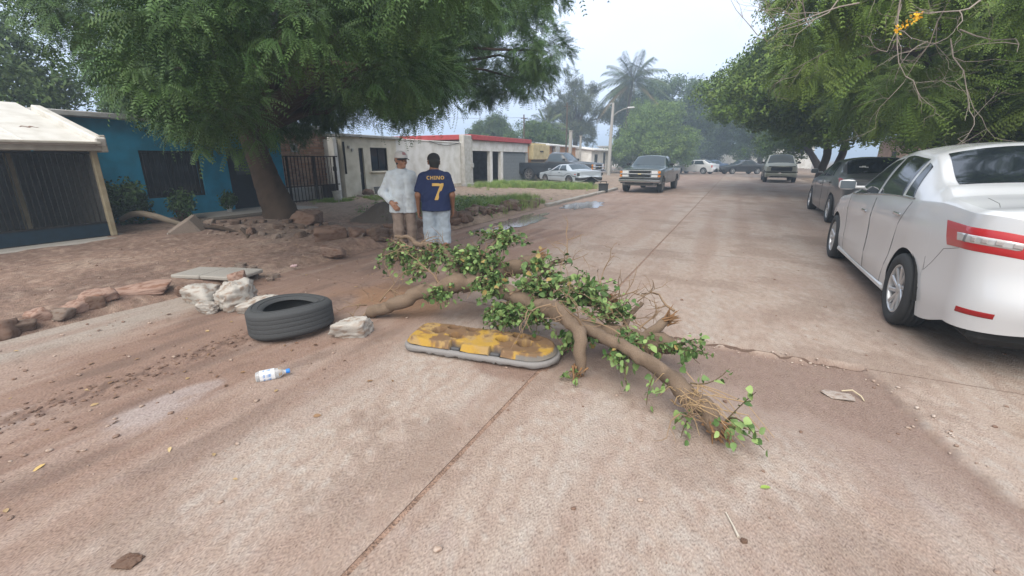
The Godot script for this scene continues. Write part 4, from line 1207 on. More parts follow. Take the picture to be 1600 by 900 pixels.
func flowers(parent: Node):
	var m := mat(lin(0.75, 0.42, 0.02), 0.6)
	var r := RandomNumberGenerator.new()
	r.seed = 5
	for q in [Vector3(-3.62, 2.66, 8.4), Vector3(-3.56, 2.70, 8.4), Vector3(-3.66, 2.62, 8.42), Vector3(-3.52, 2.74, 8.35)]:
		var b := Bld.new()
		for k in 16:
			var d := Vector3(r.randfn(), r.randfn(), r.randfn()).normalized()
			leaflet(b, q + d * 0.015 + Vector3(0, 0.05 * r.randf(), 0), d, Vector3(r.randfn(), r.randfn(), r.randfn()).normalized(), 0.03, 0.024)
		obj("flower_cluster", b, m, parent)

func palm(called: String, label: String, base: Vector3, h: float, fl: float, n: int, sd: int):
	var r := RandomNumberGenerator.new()
	r.seed = sd
	var t := thing(called, label, "palm tree", base)
	var top := Vector3(0.25, h, 0.1)
	obj("trunk", trunk_bld([Vector3.ZERO, Vector3(-0.2, h * 0.5, 0), top], [0.26, 0.17, 0.14], 10), MT.bark, t)
	var g := mat(Color(1, 1, 1), 0.6)
	g.cull_mode = BaseMaterial3D.CULL_DISABLED
	for k in n:
		var a := TAU * k * 0.382 + r.randf() * 0.3
		var e := lerpf(1.35, -0.55, float(k) / n)
		var d := Vector3(cos(a) * cos(e), sin(e), sin(a) * cos(e))
		var b := Bld.new()
		var dry := k > n - 5
		var pts := []
		var rad := []
		for i in 12:
			var u := i / 11.0
			pts.append(top + d * fl * u - Vector3(0, 1, 0) * fl * u * u * (0.22 + 0.25 * cos(e)))
			rad.append(lerpf(0.035, 0.006, u))
		b.col = Color(0.12, 0.12, 0.04)
		b.tube(pts, rad, 5, false)
		b.col = Color(0.19, 0.14, 0.07) if dry else Color(0.05, 0.085, 0.03).lerp(Color(0.11, 0.14, 0.045), r.randf())
		var side := d.cross(Vector3.UP)
		side = side.normalized() if side.length() > 0.05 else Vector3.RIGHT
		for i in 46:
			var u := 0.12 + 0.88 * i / 45.0
			var p: Vector3 = top + d * fl * u - Vector3(0, 1, 0) * fl * u * u * (0.22 + 0.25 * cos(e))
			for s in [-1.0, 1.0]:
				var ld: Vector3 = (side * s + d * 0.5 + Vector3(0, -0.55 - 0.4 * r.randf(), 0)).normalized()
				leaflet(b, p, ld, Vector3.UP.lerp(side * s, 0.4).normalized(), fl * 0.26 * (1.0 - 0.5 * absf(u - 0.4)), 0.05)
		obj("frond", b, g, t)

# ---------------------------------------------------------------- vehicles
# A body is a surface S(u, v): u runs nose to tail (0..1 the flanks, -1..0 the nose, 1..2 the tail), v runs sill -> belt (0..1) -> roof edge (1..2) -> middle (2..3).
# Cars point to -z; tables are [z, value] pairs from nose to tail.
class Car:
	var d: Dictionary
	var sill := 0.2
	func at(t: Array, z: float) -> float:
		if z <= t[0][0]: return t[0][1]
		for i in t.size() - 1:
			if z <= t[i + 1][0]:
				var k: float = (z - t[i][0]) / (t[i + 1][0] - t[i][0])
				k = k * k * (3.0 - 2.0 * k) * d.get("ease", 0.6) + k * (1.0 - d.get("ease", 0.6))
				return lerpf(t[i][1], t[i + 1][1], k)
		return t[-1][1]
	func low(z: float) -> float:
		var y: float = d.sill
		if d.has("tail_low"): y = lerpf(y, d.tail_low, smoothstep(d.z1 - 0.42, d.z1 + 0.25, z) * 1.3)
		for wz in d.wheels_z:
			var r: float = d.arch
			var q := absf(z - wz)
			if q < r: y = maxf(y, d.wheel_r + sqrt(r * r - q * q))
		return y
	func ring(z: float, v: float) -> Vector3:
		var yb := at(d.belt, z)
		var wb := at(d.width, z)
		if v <= 1.0:
			var y := lerpf(low(z), yb, v)
			var t := clampf((y - d.sill) / (yb - d.sill), 0.0, 1.0)
			var w: float = wb - d.get("tuck", 0.07) * pow(1.0 - t, 2.2) - d.get("tumble", 0.05) * pow(t, 3.0)
			w -= d.get("crease", 0.012) * sin(PI * clampf((t - 0.25) / 0.5, 0.0, 1.0))
			return Vector3(w, y, z)
		var w0: float = wb - d.get("tumble", 0.05)
		var we := at(d.roof_w, z)
		var ye := maxf(at(d.roof_e, z), yb + 0.004)
		if v <= 2.0:
			var t := v - 1.0
			return Vector3(lerpf(w0, we, t) + 0.025 * sin(PI * t) * clampf((ye - yb) / 0.3, 0.0, 1.0), lerpf(yb, ye, t), z)
		var t := v - 2.0
		var yc := maxf(at(d.roof_c, z), ye)
		return Vector3(we * (1.0 - t), lerpf(ye, yc, 1.0 - pow(1.0 - t, 2.4)), z)
	func S(u: float, v: float) -> Vector3:
		if u >= 0.0 and u <= 1.0: return ring(lerpf(d.z0, d.z1, u), v)
		var tail := u > 1.0
		var a := clampf((u - 1.0) if tail else -u, 0.0, 1.0)
		var p := ring(d.z1 if tail else d.z0, v)
		var n1: float = d.get("end_n", 2.6)
		var b := sin(a * PI * 0.5)
		b = 1.0 - pow(1.0 - a, 1.6)
		var sx := pow(maxf(0.0, 1.0 - pow(b, n1)), 1.0 / n1)
		var n2: float = d.get("end_ny", 5.0)
		var sy := pow(maxf(0.0, 1.0 - pow(b, n2)), 1.0 / n2)
		var cy: float = d.get("end_cy", 0.6)
		var dep: float = d.tail if tail else d.nose
		dep += d.get("bump", 0.05) * exp(-pow((p.y - d.get("bump_y", 0.5)) / 0.16, 2.0))
		return Vector3(p.x * sx, cy + (p.y - cy) * sy, p.z + (dep if tail else -dep) * b)
	func N(u: float, v: float) -> Vector3:
		var e := 0.004
		var a := S(u + e, v) - S(u - e, v)
		var b := S(u, v + e) - S(u, v - e)
		var n := a.cross(b)
		n = n.normalized() if n.length_squared() > 1e-14 and n.is_finite() else Vector3(0, 0, 1 if u > 1.0 else -1)
		var p := S(u, v)
		if n.dot(Vector3(p.x, (p.y - 0.7) * 0.6, p.z * 0.05)) < 0.0: n = -n
		return n
	func u_of(z: float) -> float:
		return (z - d.z0) / (d.z1 - d.z0)

func body_bld(c: Car, nu: int, nv: int) -> Bld:
	var us := []
	var wz: Array = c.d.wheels_z
	for i in nu + 1: us.append(float(i) / nu)
	for w in wz:
		for i in 25:
			var q := c.u_of(w + c.d.arch * 1.01 * cos(PI * i / 24.0))
			if q > 0.0 and q < 1.0: us.append(q)
	var ne := maxi(6, nu / 4)
	for i in range(1, ne + 1):
		us.append(1.0 + float(i) / ne)
		us.append(-float(i) / ne)
	us.sort()
	var p := PackedVector3Array()
	var m := nv * 2 + 1
	for u in us:
		for j in m:
			var t := float(j) / nv  # 0..2
			var v := t if t <= 1.0 else 2.0 - t
			# spread: more rows round belt and roof edge
			var q := c.S(u, v * 3.0)
			if t > 1.0: q.x = -q.x
			p.append(q)
	var b := Bld.new()
	b.grid(p, us.size(), m, false, false, PackedColorArray(), false)
	return b

# a panel laid on the body: f(s, t) gives (u, v); off = stand-off in metres; side = +1 or -1
func panel_bld(c: Car, f: Callable, ns: int, nt: int, off: float, side := 1.0, edge := 0.0) -> Bld:
	var p := PackedVector3Array()
	for i in ns + 1:
		for j in nt + 1:
			var q: Vector2 = f.call(float(i) / ns, float(j) / nt)
			var w := c.S(q.x, q.y) + c.N(q.x, q.y) * off
			if (i == 0 or j == 0 or i == ns or j == nt) and edge > 0.0: w -= c.N(q.x, q.y) * edge
			w.x *= side
			p.append(w)
	var b := Bld.new()
	b.grid(p, ns + 1, nt + 1, false, false, PackedColorArray(), side < 0.0)
	return b

func ribbon_bld(c: Car, pts: Array, wd: float, off: float, side := 1.0) -> Bld:
	var dense := []
	for i in pts.size() - 1:
		for k in 8: dense.append(pts[i].lerp(pts[i + 1], k / 8.0))
	dense.append(pts[-1])
	var w := []
	for q in dense:
		var x := c.S(q.x, q.y) + c.N(q.x, q.y) * off
		x.x *= side
		w.append(x)
	var b := Bld.new()
	b.tube(w, w.map(func(_q): return wd * 0.5), 5, false)
	return b

func wheel(parent: Node, at: Vector3, r: float, wd: float, side: float, spokes: int, rim_m: Material, turn := 0.0, lod := 1.0):
	var w := Node3D.new()
	w.name = "wheel"
	parent.add_child(w, true)
	w.position = at
	w.rotation.y = turn
	var xf := Transform3D(Basis(Vector3(0, 0, 1), -PI / 2.0 * side), Vector3.ZERO)  # lathe axis y -> outward x
	var h := wd * 0.5
	var rr := r * 0.66
	var t := Bld.new()
	var prof := [Vector2(rr, h * 0.75), Vector2(rr + 0.012, h * 0.92), Vector2((r + rr) * 0.5, h * 1.05), Vector2(r * 0.95, h * 0.93), Vector2(r * 0.985, h * 0.78)]
	for k in [0.5, 0.17, -0.17, -0.5]:
		prof += [Vector2(r, h * (k + 0.1)), Vector2(r * 0.975, h * (k + 0.06)), Vector2(r * 0.975, h * (k - 0.06)), Vector2(r, h * (k - 0.1))]
	prof += [Vector2(r * 0.985, -h * 0.8), Vector2((r + rr) * 0.5, -h), Vector2(rr, -h * 0.75)]
	t.lathe(prof, int(30 * lod), xf)
	obj("tyre", t, MT.rubber, w)
	var rim := Bld.new()
	rim.lathe([Vector2(rr * 1.02, h * 0.86), Vector2(rr * 0.97, h * 0.9), Vector2(rr * 0.93, h * 0.8), Vector2(rr * 0.9, h * 0.25), Vector2(rr * 0.9, -h * 0.7)], int(30 * lod), xf)
	for k in spokes:
		var a := TAU * k / spokes
		var dirv := Vector3(0, cos(a), sin(a))
		var ctr := dirv * rr * 0.53 + Vector3(side * h * 0.62, 0, 0)
		var bs := Basis(Vector3(1, 0, 0), a)
		rim.box(ctr, Vector3(0.03, rr * 0.84, rr * 0.17 if spokes > 6 else rr * 0.24), 0.008, bs * Basis(Vector3(0, 0, 1), -0.12 * side) * Basis(Vector3(1, 0, 0), 0.16))
	rim.lathe([Vector2(0.001, h * 0.78), Vector2(rr * 0.16, h * 0.76), Vector2(rr * 0.24, h * 0.66), Vector2(rr * 0.24, h * 0.2)], 16, xf)
	obj("rim", rim, rim_m, w)
	var disc := Bld.new()
	disc.lathe([Vector2(0.001, h * 0.1), Vector2(rr * 0.9, h * 0.05)], 20, xf)
	obj("brake_disc", disc, MT.black, w)

func paint(c: Color, rough := 0.25) -> StandardMaterial3D:
	var m := mat(c, rough)
	m.clearcoat_enabled = true
	m.clearcoat = 0.8
	m.clearcoat_roughness = 0.06
	m.metallic_specular = 0.5
	return m

func car(called: String, label: String, category: String, at: Vector3, turn: float, d: Dictionary, group := "vehicles standing along the street") -> Node3D:
	var t := thing(called, label, category, at, turn, group)
	var c := Car.new()
	c.d = d
	var lod: float = d.get("lod", 1.0)
	obj("body", body_bld(c, int(44 * lod), int(30 * lod)), d.paint, t)
	# floor pan and dark wheel wells
	var fl := Bld.new()
	fl.box(Vector3(0, d.sill + 0.05, (d.z0 + d.z1) / 2), Vector3(d.hw * 2.0 - 0.62, 0.12, d.z1 - d.z0 + 0.3), 0.02)
	obj("underbody", fl, MT.black, t)
	for wz in d.wheels_z:
		for s in [-1.0, 1.0]:
			var ww := Bld.new()
			var wp := PackedVector3Array()
			for i in 17:
				var a := PI * i / 16.0
				for q in [[d.arch + 0.012, d.hw - 0.05], [d.arch + 0.012, d.hw - 0.36], [0.02, d.hw - 0.36]]:
					wp.append(Vector3(s * q[1], d.wheel_r + sin(a) * q[0] * (1.0 if i > 0 and i < 16 else 0.0), wz + cos(a) * q[0]))
			ww.grid(wp, 17, 3)
			obj("wheel_well", ww, MT.black, t)
			wheel(t, Vector3(s * (d.hw - d.tyre_w * 0.5 - 0.025), d.wheel_r, wz), d.wheel_r, d.tyre_w, s, d.spokes, d.rim, 0.0, lod)
	# glass: side windows as [z bottom a, z bottom b, z top a, z top b, v0, v1]
	for s in [-1.0, 1.0]:
		for w in d.windows:
			var f := func(a, b): return Vector2(c.u_of(lerpf(lerpf(w[0], w[1], a), lerpf(w[2], w[3], a), b)), lerpf(w[4], w[5] - (w[6] if w.size() > 6 else 0.0) * pow(absf(a - w[7] if w.size() > 7 else 0.0), 2.0), b))
			obj("side_window", panel_bld(c, f, int(12 * lod), int(8 * lod), 0.005, s, 0.003), d.glass, t)
	var ws: Array = d.windscreen
	var fw := func(a, b): return Vector2(c.u_of(lerpf(ws[0], ws[1], a)), lerpf(2.07, 3.0, b))
	var g := panel_bld(c, fw, int(10 * lod), int(8 * lod), 0.005, 1.0)
	g.add(panel_bld(c, fw, int(10 * lod), int(8 * lod), 0.005, -1.0))
	obj("windscreen", g, d.glass, t)
	if d.has("rear_window"):
		var rw: Array = d.rear_window
		var fr := func(a, b): return Vector2(c.u_of(lerpf(rw[0], rw[1], a)), lerpf(2.09, 3.0, b))
		g = panel_bld(c, fr, int(10 * lod), int(8 * lod), 0.005, 1.0)
		g.add(panel_bld(c, fr, int(10 * lod), int(8 * lod), 0.005, -1.0))
		obj("rear_window", g, d.glass, t)
	# doors: panels standing a hair proud over dark seams; [z0, z1, v0, v1]
	for s in [-1.0, 1.0]:
		for dr in d.get("doors", []):
			var pts := []
			for q in [[dr[0], dr[3]], [dr[0], dr[2]], [dr[1], dr[2]], [dr[1], dr[3]]]: pts.append(Vector2(c.u_of(q[0]), q[1]))
			if dr.size() > 4:
				pts[1].x = c.u_of(dr[0] + dr[4]); pts[2].x = c.u_of(dr[1] + dr[5])
			var door := Node3D.new()
			door.name = "door"
			t.add_child(door, true)
			obj("seam", ribbon_bld(c, pts, 0.0055, 0.0, s), d.get("seam_m", MT.black), door)
			var f2 := func(a, b): return Vector2(lerpf(lerpf(pts[1].x, pts[2].x, a), lerpf(pts[0].x, pts[3].x, a), b), lerpf(dr[2], dr[3], b))
			obj("skin", panel_bld(c, f2, 8, int(10 * lod), 0.003, s, 0.004), d.paint, door)
			var hz: float = lerpf(dr[0], dr[1], 0.83)
			var hp := c.S(c.u_of(hz), dr[6] if dr.size() > 6 else 0.84)
			var hb := Bld.new()
			hb.box(Vector3(s * (hp.x + 0.024), hp.y, hp.z), Vector3(0.024, 0.03, 0.2), 0.01)
			obj("handle", hb, d.get("handle", d.paint), door)
	# mirrors
	for s in [-1.0, 1.0]:
		var mz: float = d.mirror[0]
		var mp := Vector3(s * (d.hw + 0.09), d.mirror[1], mz)
		var mr := Node3D.new()
		mr.name = "mirror"
		t.add_child(mr, true)
		var mb := Bld.new()
		var pp := PackedVector3Array()
		for i in 12:
			var a := TAU * i / 12
			for j in 8:
				var e := PI * j / 7.0
				var q := Vector3(sin(e) * cos(a), cos(e), sin(e) * sin(a))
				pp.append(mp + Vector3(signf(q.x) * pow(absf(q.x), 0.6) * 0.10, signf(q.y) * pow(absf(q.y), 0.7) * 0.066, minf(q.z, 0.35) * 0.09))
		mb.grid(pp, 12, 8, true, false, PackedColorArray(), true)
		mb.box(mp + Vector3(-s * 0.13, -0.03, 0.0), Vector3(0.14, 0.035, 0.05), 0.01)
		obj("housing", mb, d.get("mirror_m", d.paint), mr)
		var mg := Bld.new()
		mg.box(mp + Vector3(0, 0, 0.034), Vector3(0.165, 0.1, 0.006), 0.002)
		obj("mirror_glass", mg, mat(lin(0.10, 0.12, 0.14), 0.04), mr)
	return t

func sedan_base(L: float) -> Dictionary:
	return {"ease": 0.6, "lod": L}

func lamp_panel(t: Node, c: Car, called: String, m: Material, u0: float, u1: float, v0: float, v1: float, off := 0.008, both := true, slope0 := 0.0, slope1 := 0.0):
	for s in ([-1.0, 1.0] if both else [1.0]):
		var f := func(a, b): return Vector2(lerpf(u0 + slope0 * b, u1 + slope1 * b, a), lerpf(v0, v1, b))
		obj(called, panel_bld(c, f, 12, 6, off, s, off * 0.9), m, t)

func car_of(d: Dictionary) -> Car:
	var c := Car.new()
	c.d = d
	return c

func build_vehicles():
	var chrome := mat(lin(0.6, 0.61, 0.63), 0.15)
	chrome.metallic = 0.9
	var alloy := mat(lin(0.52, 0.53, 0.55), 0.3)
	alloy.metallic = 0.6
	var steel := mat(lin(0.16, 0.15, 0.145), 0.6)
	var red := mat(lin(0.42, 0.008, 0.012), 0.12)
	red.clearcoat_enabled = true
	var clear := mat(lin(0.55, 0.55, 0.56), 0.1)
	clear.metallic = 0.35
	var lampw := mat(lin(0.62, 0.63, 0.64), 0.12)
	lampw.clearcoat_enabled = true
	var amber := mat(lin(0.55, 0.2, 0.03), 0.2)
	var glass: Material = MT.dark_glass
	var plate := mat(lin(0.6, 0.6, 0.58), 0.5)
	# --- near white sedan, tail towards the camera
	var white := paint(lin(0.56, 0.575, 0.60), 0.25)
	var seam_m := mat(lin(0.10, 0.10, 0.105), 0.7)
	var d := {"lod": 1.5, "seam_m": seam_m, "tail_low": 0.33, "paint": white, "glass": glass, "rim": alloy, "spokes": 10, "hw": 0.96, "sill": 0.21, "wheel_r": 0.335, "tyre_w": 0.22, "arch": 0.385, "wheels_z": [-1.62, 1.62],
		"z0": -2.35, "z1": 2.45, "nose": 0.35, "tail": 0.36, "end_n": 2.4, "end_ny": 5.0, "end_cy": 0.62, "bump": 0.07, "bump_y": 0.52, "tuck": 0.06, "tumble": 0.05, "crease": 0.016,
		"belt": [[-2.35, 0.80], [-1.4, 0.98], [-0.9, 1.04], [1.2, 1.12], [2.0, 1.16], [2.45, 1.13]],
		"width": [[-2.35, 0.86], [-1.7, 0.95], [0.0, 0.965], [1.6, 0.955], [2.45, 0.88]],
		"roof_e": [[-2.35, 0.82], [-1.4, 1.0], [-0.95, 1.08], [0.05, 1.53], [0.5, 1.58], [1.0, 1.54], [1.75, 1.28], [2.05, 1.20], [2.45, 1.16]],
		"roof_c": [[-2.35, 0.88], [-1.4, 1.06], [-0.95, 1.12], [0.0, 1.60], [0.45, 1.66], [0.95, 1.645], [1.78, 1.31], [2.1, 1.24], [2.45, 1.21]],
		"roof_w": [[-2.35, 0.78], [-1.2, 0.86], [-0.9, 0.86], [0.05, 0.70], [1.0, 0.69], [1.75, 0.78], [2.1, 0.82], [2.45, 0.78]],
		"windows": [[-0.86, 0.26, -0.12, 0.24, 1.07, 1.90], [0.34, 1.1, 0.32, 0.98, 1.08, 1.90], [1.16, 1.42, 1.05, 1.2, 1.12, 1.84]],
		"windscreen": [-0.9, -0.08], "rear_window": [1.08, 1.72],
		"doors": [[-0.98, 0.30, 0.06, 0.985, 0.12, 0.0, 0.80], [0.32, 1.45, 0.06, 0.985, 0.0, -0.42, 0.80]], "handle": chrome, "mirror": [-0.62, 1.17]}
	var t := car("white_sedan", "clean white sedan parked nearest, tail lamps towards the street block", "car", Vector3(2.37, 0, -6.74), 0.0, d, "cars parked on the right")
	var c := car_of(d)
	lamp_panel(t, c, "tail_light", red, 0.962, 1.62, 0.69, 0.885, 0.010, true, -0.022, 0.0)
	lamp_panel(t, c, "reversing_lens", clear, 0.978, 1.60, 0.745, 0.83, 0.015, true, -0.014, 0.0)
	lamp_panel(t, c, "lens_divider", mat(lin(0.16, 0.16, 0.17), 0.1), 1.085, 1.125, 0.745, 0.83, 0.019)
	for q in 4: lamp_panel(t, c, "bulb_lens", mat(lin(0.36, 0.33, 0.33), 0.1), 1.19 + 0.11 * q, 1.25 + 0.11 * q, 0.76, 0.815, 0.018)
	lamp_panel(t, c, "bumper_reflector", mat(lin(0.28, 0.015, 0.015), 0.25), 1.20, 1.52, 0.14, 0.19, 0.004)
	for s in [-1.0, 1.0]:
		obj("bumper_seam", ribbon_bld(c, [Vector2(0.905, 0.40), Vector2(0.93, 0.52), Vector2(0.955, 0.65), Vector2(1.0, 0.685)], 0.004, 0.0, s), seam_m, t)
		obj("boot_seam", ribbon_bld(c, [Vector2(0.93, 2.2), Vector2(0.97, 2.17), Vector2(0.999, 2.1)], 0.004, 0.0, s), seam_m, t)
		obj("window_trim", ribbon_bld(c, [Vector2(c.u_of(-0.92), 1.03), Vector2(c.u_of(0.3), 1.05), Vector2(c.u_of(1.46), 1.08)], 0.016, 0.004, s), chrome, t)
		var mz := c.S(c.u_of(0.0), 0.0)
		var sk := Bld.new()
		sk.box(Vector3(s * (mz.x - 0.02), 0.235, 0.0), Vector3(0.07, 0.09, 2.36), 0.03)
		obj("side_skirt", sk, white, t)
	var bl := Bld.new()
	bl.box(Vector3(0, 0.30, 2.52), Vector3(1.5, 0.16, 0.3), 0.05)
	obj("lower_valance", bl, MT.black, t)
	var an := Bld.new()
	an.tube([Vector3(0, 1.66, 0.85), Vector3(0, 1.72, 0.95)], [0.025, 0.006], 6)
	obj("roof_antenna", an, MT.black, t)
	# --- dark grey sedan ahead of it
	var grey := paint(lin(0.085, 0.09, 0.097), 0.35)
	var e := d.duplicate(true)
	e.paint = grey; e.mirror_m = paint(lin(0.35, 0.38, 0.4), 0.3); e.handle = grey; e.spokes = 7
	e.lod = 1.0
	e.belt = [[-2.35, 0.82], [-1.4, 0.96], [-0.9, 1.0], [1.2, 1.06], [2.0, 1.08], [2.45, 1.05]]
	e.roof_e = [[-2.35, 0.84], [-1.4, 0.98], [-0.95, 1.04], [0.05, 1.42], [0.6, 1.46], [1.2, 1.44], [2.05, 1.14], [2.3, 1.12], [2.45, 1.09]]
	e.roof_c = [[-2.35, 0.9], [-1.4, 1.04], [-0.95, 1.1], [0.0, 1.49], [0.5, 1.55], [1.2, 1.54], [2.05, 1.18], [2.3, 1.16], [2.45, 1.13]]
	e.rear_window = [1.3, 2.0]
	t = car("dark_sedan", "dusty dark grey sedan with red corner tail lamps ahead of white car", "car", Vector3(2.98, 0, -14.75), 0.0, e, "cars parked on the right")
	c = car_of(e)
	lamp_panel(t, c, "tail_light", red, 0.93, 1.35, 0.78, 0.99, 0.012, true, -0.02, 0.0)
	lamp_panel(t, c, "lamp_shoulder", red, 0.90, 1.0, 0.93, 1.0, 0.014, true)
	var st := Bld.new()
	for q in [[0.0, 0.045], [0.05, 0.02], [-0.05, 0.03]]:
		st.box(Vector3(-0.42 + q[0], 1.30 + q[1] * 0.6, 1.8), Vector3(0.07, q[1], 0.006), 0.0, Basis(Vector3(1, 0, 0), -0.9))
	obj("window_sticker", st, plate, t)
	# --- pickup facing the camera
	pickup("pickup_truck", "dark green pickup with chrome grille facing up the street", Vector3(-3.85, 0, -23.3), PI - 0.05, paint(lin(0.03, 0.05, 0.05), 0.3), chrome, lampw, amber, steel, glass, 0.96)
	pickup("pickup_truck", "black pickup parked nose-out behind the silver coupe", Vector3(-10.7, 0.1, -28.4), -PI / 2 - 0.1, paint(lin(0.02, 0.024, 0.03), 0.3), chrome, lampw, amber, steel, glass, 1.04)
	# --- silver coupe parked nose-in
	var sil := paint(lin(0.36, 0.41, 0.46), 0.35)
	var k := {"lod": 1.0, "paint": sil, "glass": mat(lin(0.03, 0.045, 0.055), 0.05), "rim": steel, "spokes": 8, "hw": 0.86, "sill": 0.24, "wheel_r": 0.31, "tyre_w": 0.19, "arch": 0.36, "wheels_z": [-1.35, 1.25], "ease": 0.2,
		"z0": -2.0, "z1": 2.0, "nose": 0.22, "tail": 0.18, "end_n": 4.0, "end_ny": 8.0, "end_cy": 0.6, "bump": 0.08, "bump_y": 0.45, "tuck": 0.05, "tumble": 0.05, "crease": 0.01,
		"belt": [[-2.0, 0.72], [-0.9, 0.88], [0.6, 0.92], [2.0, 0.93]], "width": [[-2.0, 0.8], [-1.0, 0.86], [1.0, 0.86], [2.0, 0.82]],
		"roof_e": [[-2.0, 0.74], [-0.9, 0.92], [-0.1, 1.33], [0.7, 1.36], [1.35, 0.99], [2.0, 0.96]], "roof_c": [[-2.0, 0.78], [-0.9, 0.96], [-0.15, 1.38], [0.72, 1.42], [1.4, 1.02], [2.0, 0.99]],
		"roof_w": [[-2.0, 0.72], [-0.9, 0.76], [-0.1, 0.6], [0.7, 0.6], [1.4, 0.72], [2.0, 0.72]],
		"windows": [[-0.78, 0.14, -0.12, 0.12, 1.06, 1.9], [0.22, 1.05, 0.2, 0.66, 1.06, 1.9]], "windscreen": [-0.86, -0.18], "rear_window": [0.76, 1.32],
		"doors": [[-0.75, 0.5, 0.06, 0.98, 0.05, 0.0, 0.84]], "mirror": [-0.6, 1.0], "handle": MT.black}
	t = car("silver_coupe", "old silver-blue two-door car with missing tail lamp on the verge", "car", Vector3(-8.9, 0.1, -25.2), 0.92, k)
	t.scale = Vector3(1.0, 0.8, 1.0)
	c = car_of(k)
	lamp_panel(t, c, "rubbing_strip", MT.black, 0.12, 0.98, 0.46, 0.52, 0.006)
	lamp_panel(t, c, "tail_light_socket", MT.rubber, 1.05, 1.6, 0.55, 0.86, 0.004)
	lamp_panel(t, c, "rear_bumper", MT.rubber, 0.96, 2.0, 0.12, 0.42, 0.02)
	lamp_panel(t, c, "side_marker", red, 0.94, 0.97, 0.66, 0.76, 0.006)
	# --- small far cars
	var hb: Dictionary = k.duplicate(true)
	hb.paint = paint(lin(0.62, 0.64, 0.66), 0.35); hb.lod = 0.7; hb.rim = alloy
	hb.roof_e = [[-2.0, 0.74], [-0.9, 0.92], [-0.1, 1.33], [1.1, 1.36], [1.8, 1.0], [2.0, 0.96]]
	hb.roof_c = [[-2.0, 0.78], [-0.9, 0.96], [-0.15, 1.38], [1.2, 1.42], [1.85, 1.04], [2.0, 0.99]]
	hb.windows = [[-0.78, 0.14, -0.12, 0.12, 1.06, 1.9], [0.22, 1.3, 0.2, 1.0, 1.06, 1.9]]
	hb.rear_window = [1.2, 1.76]
	t = car("white_hatchback", "white hatchback with red tail lamps at the far end of street", "car", Vector3(-4.1, 0, -51.0), -1.95 + PI, hb)
	lamp_panel(t, car_of(hb), "tail_light", red, 1.02, 1.5, 0.6, 0.92, 0.01)
	var bc: Dictionary = k.duplicate(true)
	bc.paint = paint(lin(0.03, 0.06, 0.12), 0.35); bc.lod = 0.7; bc.rim = alloy
	t = car("blue_sedan", "dark blue sedan parked behind the white hatchback", "car", Vector3(-3.2, 0, -57.5), 2.35, bc)
	lamp_panel(t, car_of(bc), "headlight", lampw, -1.5, -1.02, 0.5, 0.9, 0.01)
	var kc: Dictionary = k.duplicate(true)
	kc.paint = paint(lin(0.02, 0.024, 0.028), 0.35); kc.lod = 0.7; kc.rim = alloy
	t = car("black_sedan", "black sedan standing left of the stripped van", "car", Vector3(0.2, 0, -52.0), 2.1, kc)
	lamp_panel(t, car_of(kc), "headlight", lampw, -1.5, -1.02, 0.5, 0.9, 0.01)
	van(lampw, steel)

func van(lampw: Material, steel: Material):
	# dull beige-grey people carrier with its grille missing, facing the camera
	var p := paint(lin(0.34, 0.35, 0.29), 0.5)
	var d := {"lod": 0.9, "paint": p, "glass": mat(lin(0.04, 0.055, 0.06), 0.05), "rim": steel, "spokes": 6, "hw": 0.96, "sill": 0.34, "wheel_r": 0.36, "tyre_w": 0.24, "arch": 0.42, "wheels_z": [-1.5, 1.5], "ease": 0.3,
		"z0": -2.1, "z1": 2.2, "nose": 0.22, "tail": 0.15, "end_n": 4.0, "end_ny": 8.0, "end_cy": 0.7, "bump": 0.02, "bump_y": 0.6, "tuck": 0.04, "tumble": 0.05,
		"belt": [[-2.1, 1.0], [-1.2, 1.12], [2.2, 1.2]], "width": [[-2.1, 0.92], [-1.2, 0.97], [2.2, 0.94]],
		"roof_e": [[-2.1, 1.02], [-1.15, 1.16], [-0.35, 1.72], [2.0, 1.75], [2.2, 1.5]], "roof_c": [[-2.1, 1.08], [-1.15, 1.22], [-0.4, 1.8], [2.0, 1.84], [2.2, 1.55]],
		"roof_w": [[-2.1, 0.84], [-1.15, 0.84], [-0.3, 0.68], [2.0, 0.68], [2.2, 0.7]],
		"windows": [[-0.95, 0.1, -0.35, 0.1, 1.06, 1.88], [0.2, 1.1, 0.2, 1.1, 1.06, 1.88], [1.2, 1.9, 1.2, 1.8, 1.06, 1.88]], "windscreen": [-1.1, -0.42], "doors": [[-0.9, 0.15, 0.06, 0.98, 0.0, 0.0, 0.84]], "mirror": [-0.9, 1.25], "handle": MT.black, "mirror_m": MT.black}
	var t := car("stripped_van", "dull beige van without a grille standing under the twin-trunked tree", "van", Vector3(2.45, 0, -36.2), PI, d)
	var c := car_of(d)
	lamp_panel(t, c, "headlight", lampw, -1.25, -1.02, 0.62, 0.92, 0.012)
	var g := Bld.new()
	g.box(Vector3(0, 0.86, -2.30), Vector3(1.2, 0.26, 0.1), 0.04)
	obj("grille_hole", g, MT.black, t)
	g = Bld.new()
	g.box(Vector3(0, 1.02, -2.26), Vector3(1.5, 0.04, 0.1), 0.015)
	obj("bonnet_edge", g, MT.black, t)
	g = Bld.new()
	g.box(Vector3(0, 0.68, -2.36), Vector3(1.86, 0.06, 0.1), 0.02)
	obj("bumper_gap", g, MT.black, t)
	g = Bld.new()
	g.box(Vector3(0, 0.5, -2.38), Vector3(1.8, 0.2, 0.12), 0.05)
	obj("bumper", g, p, t)

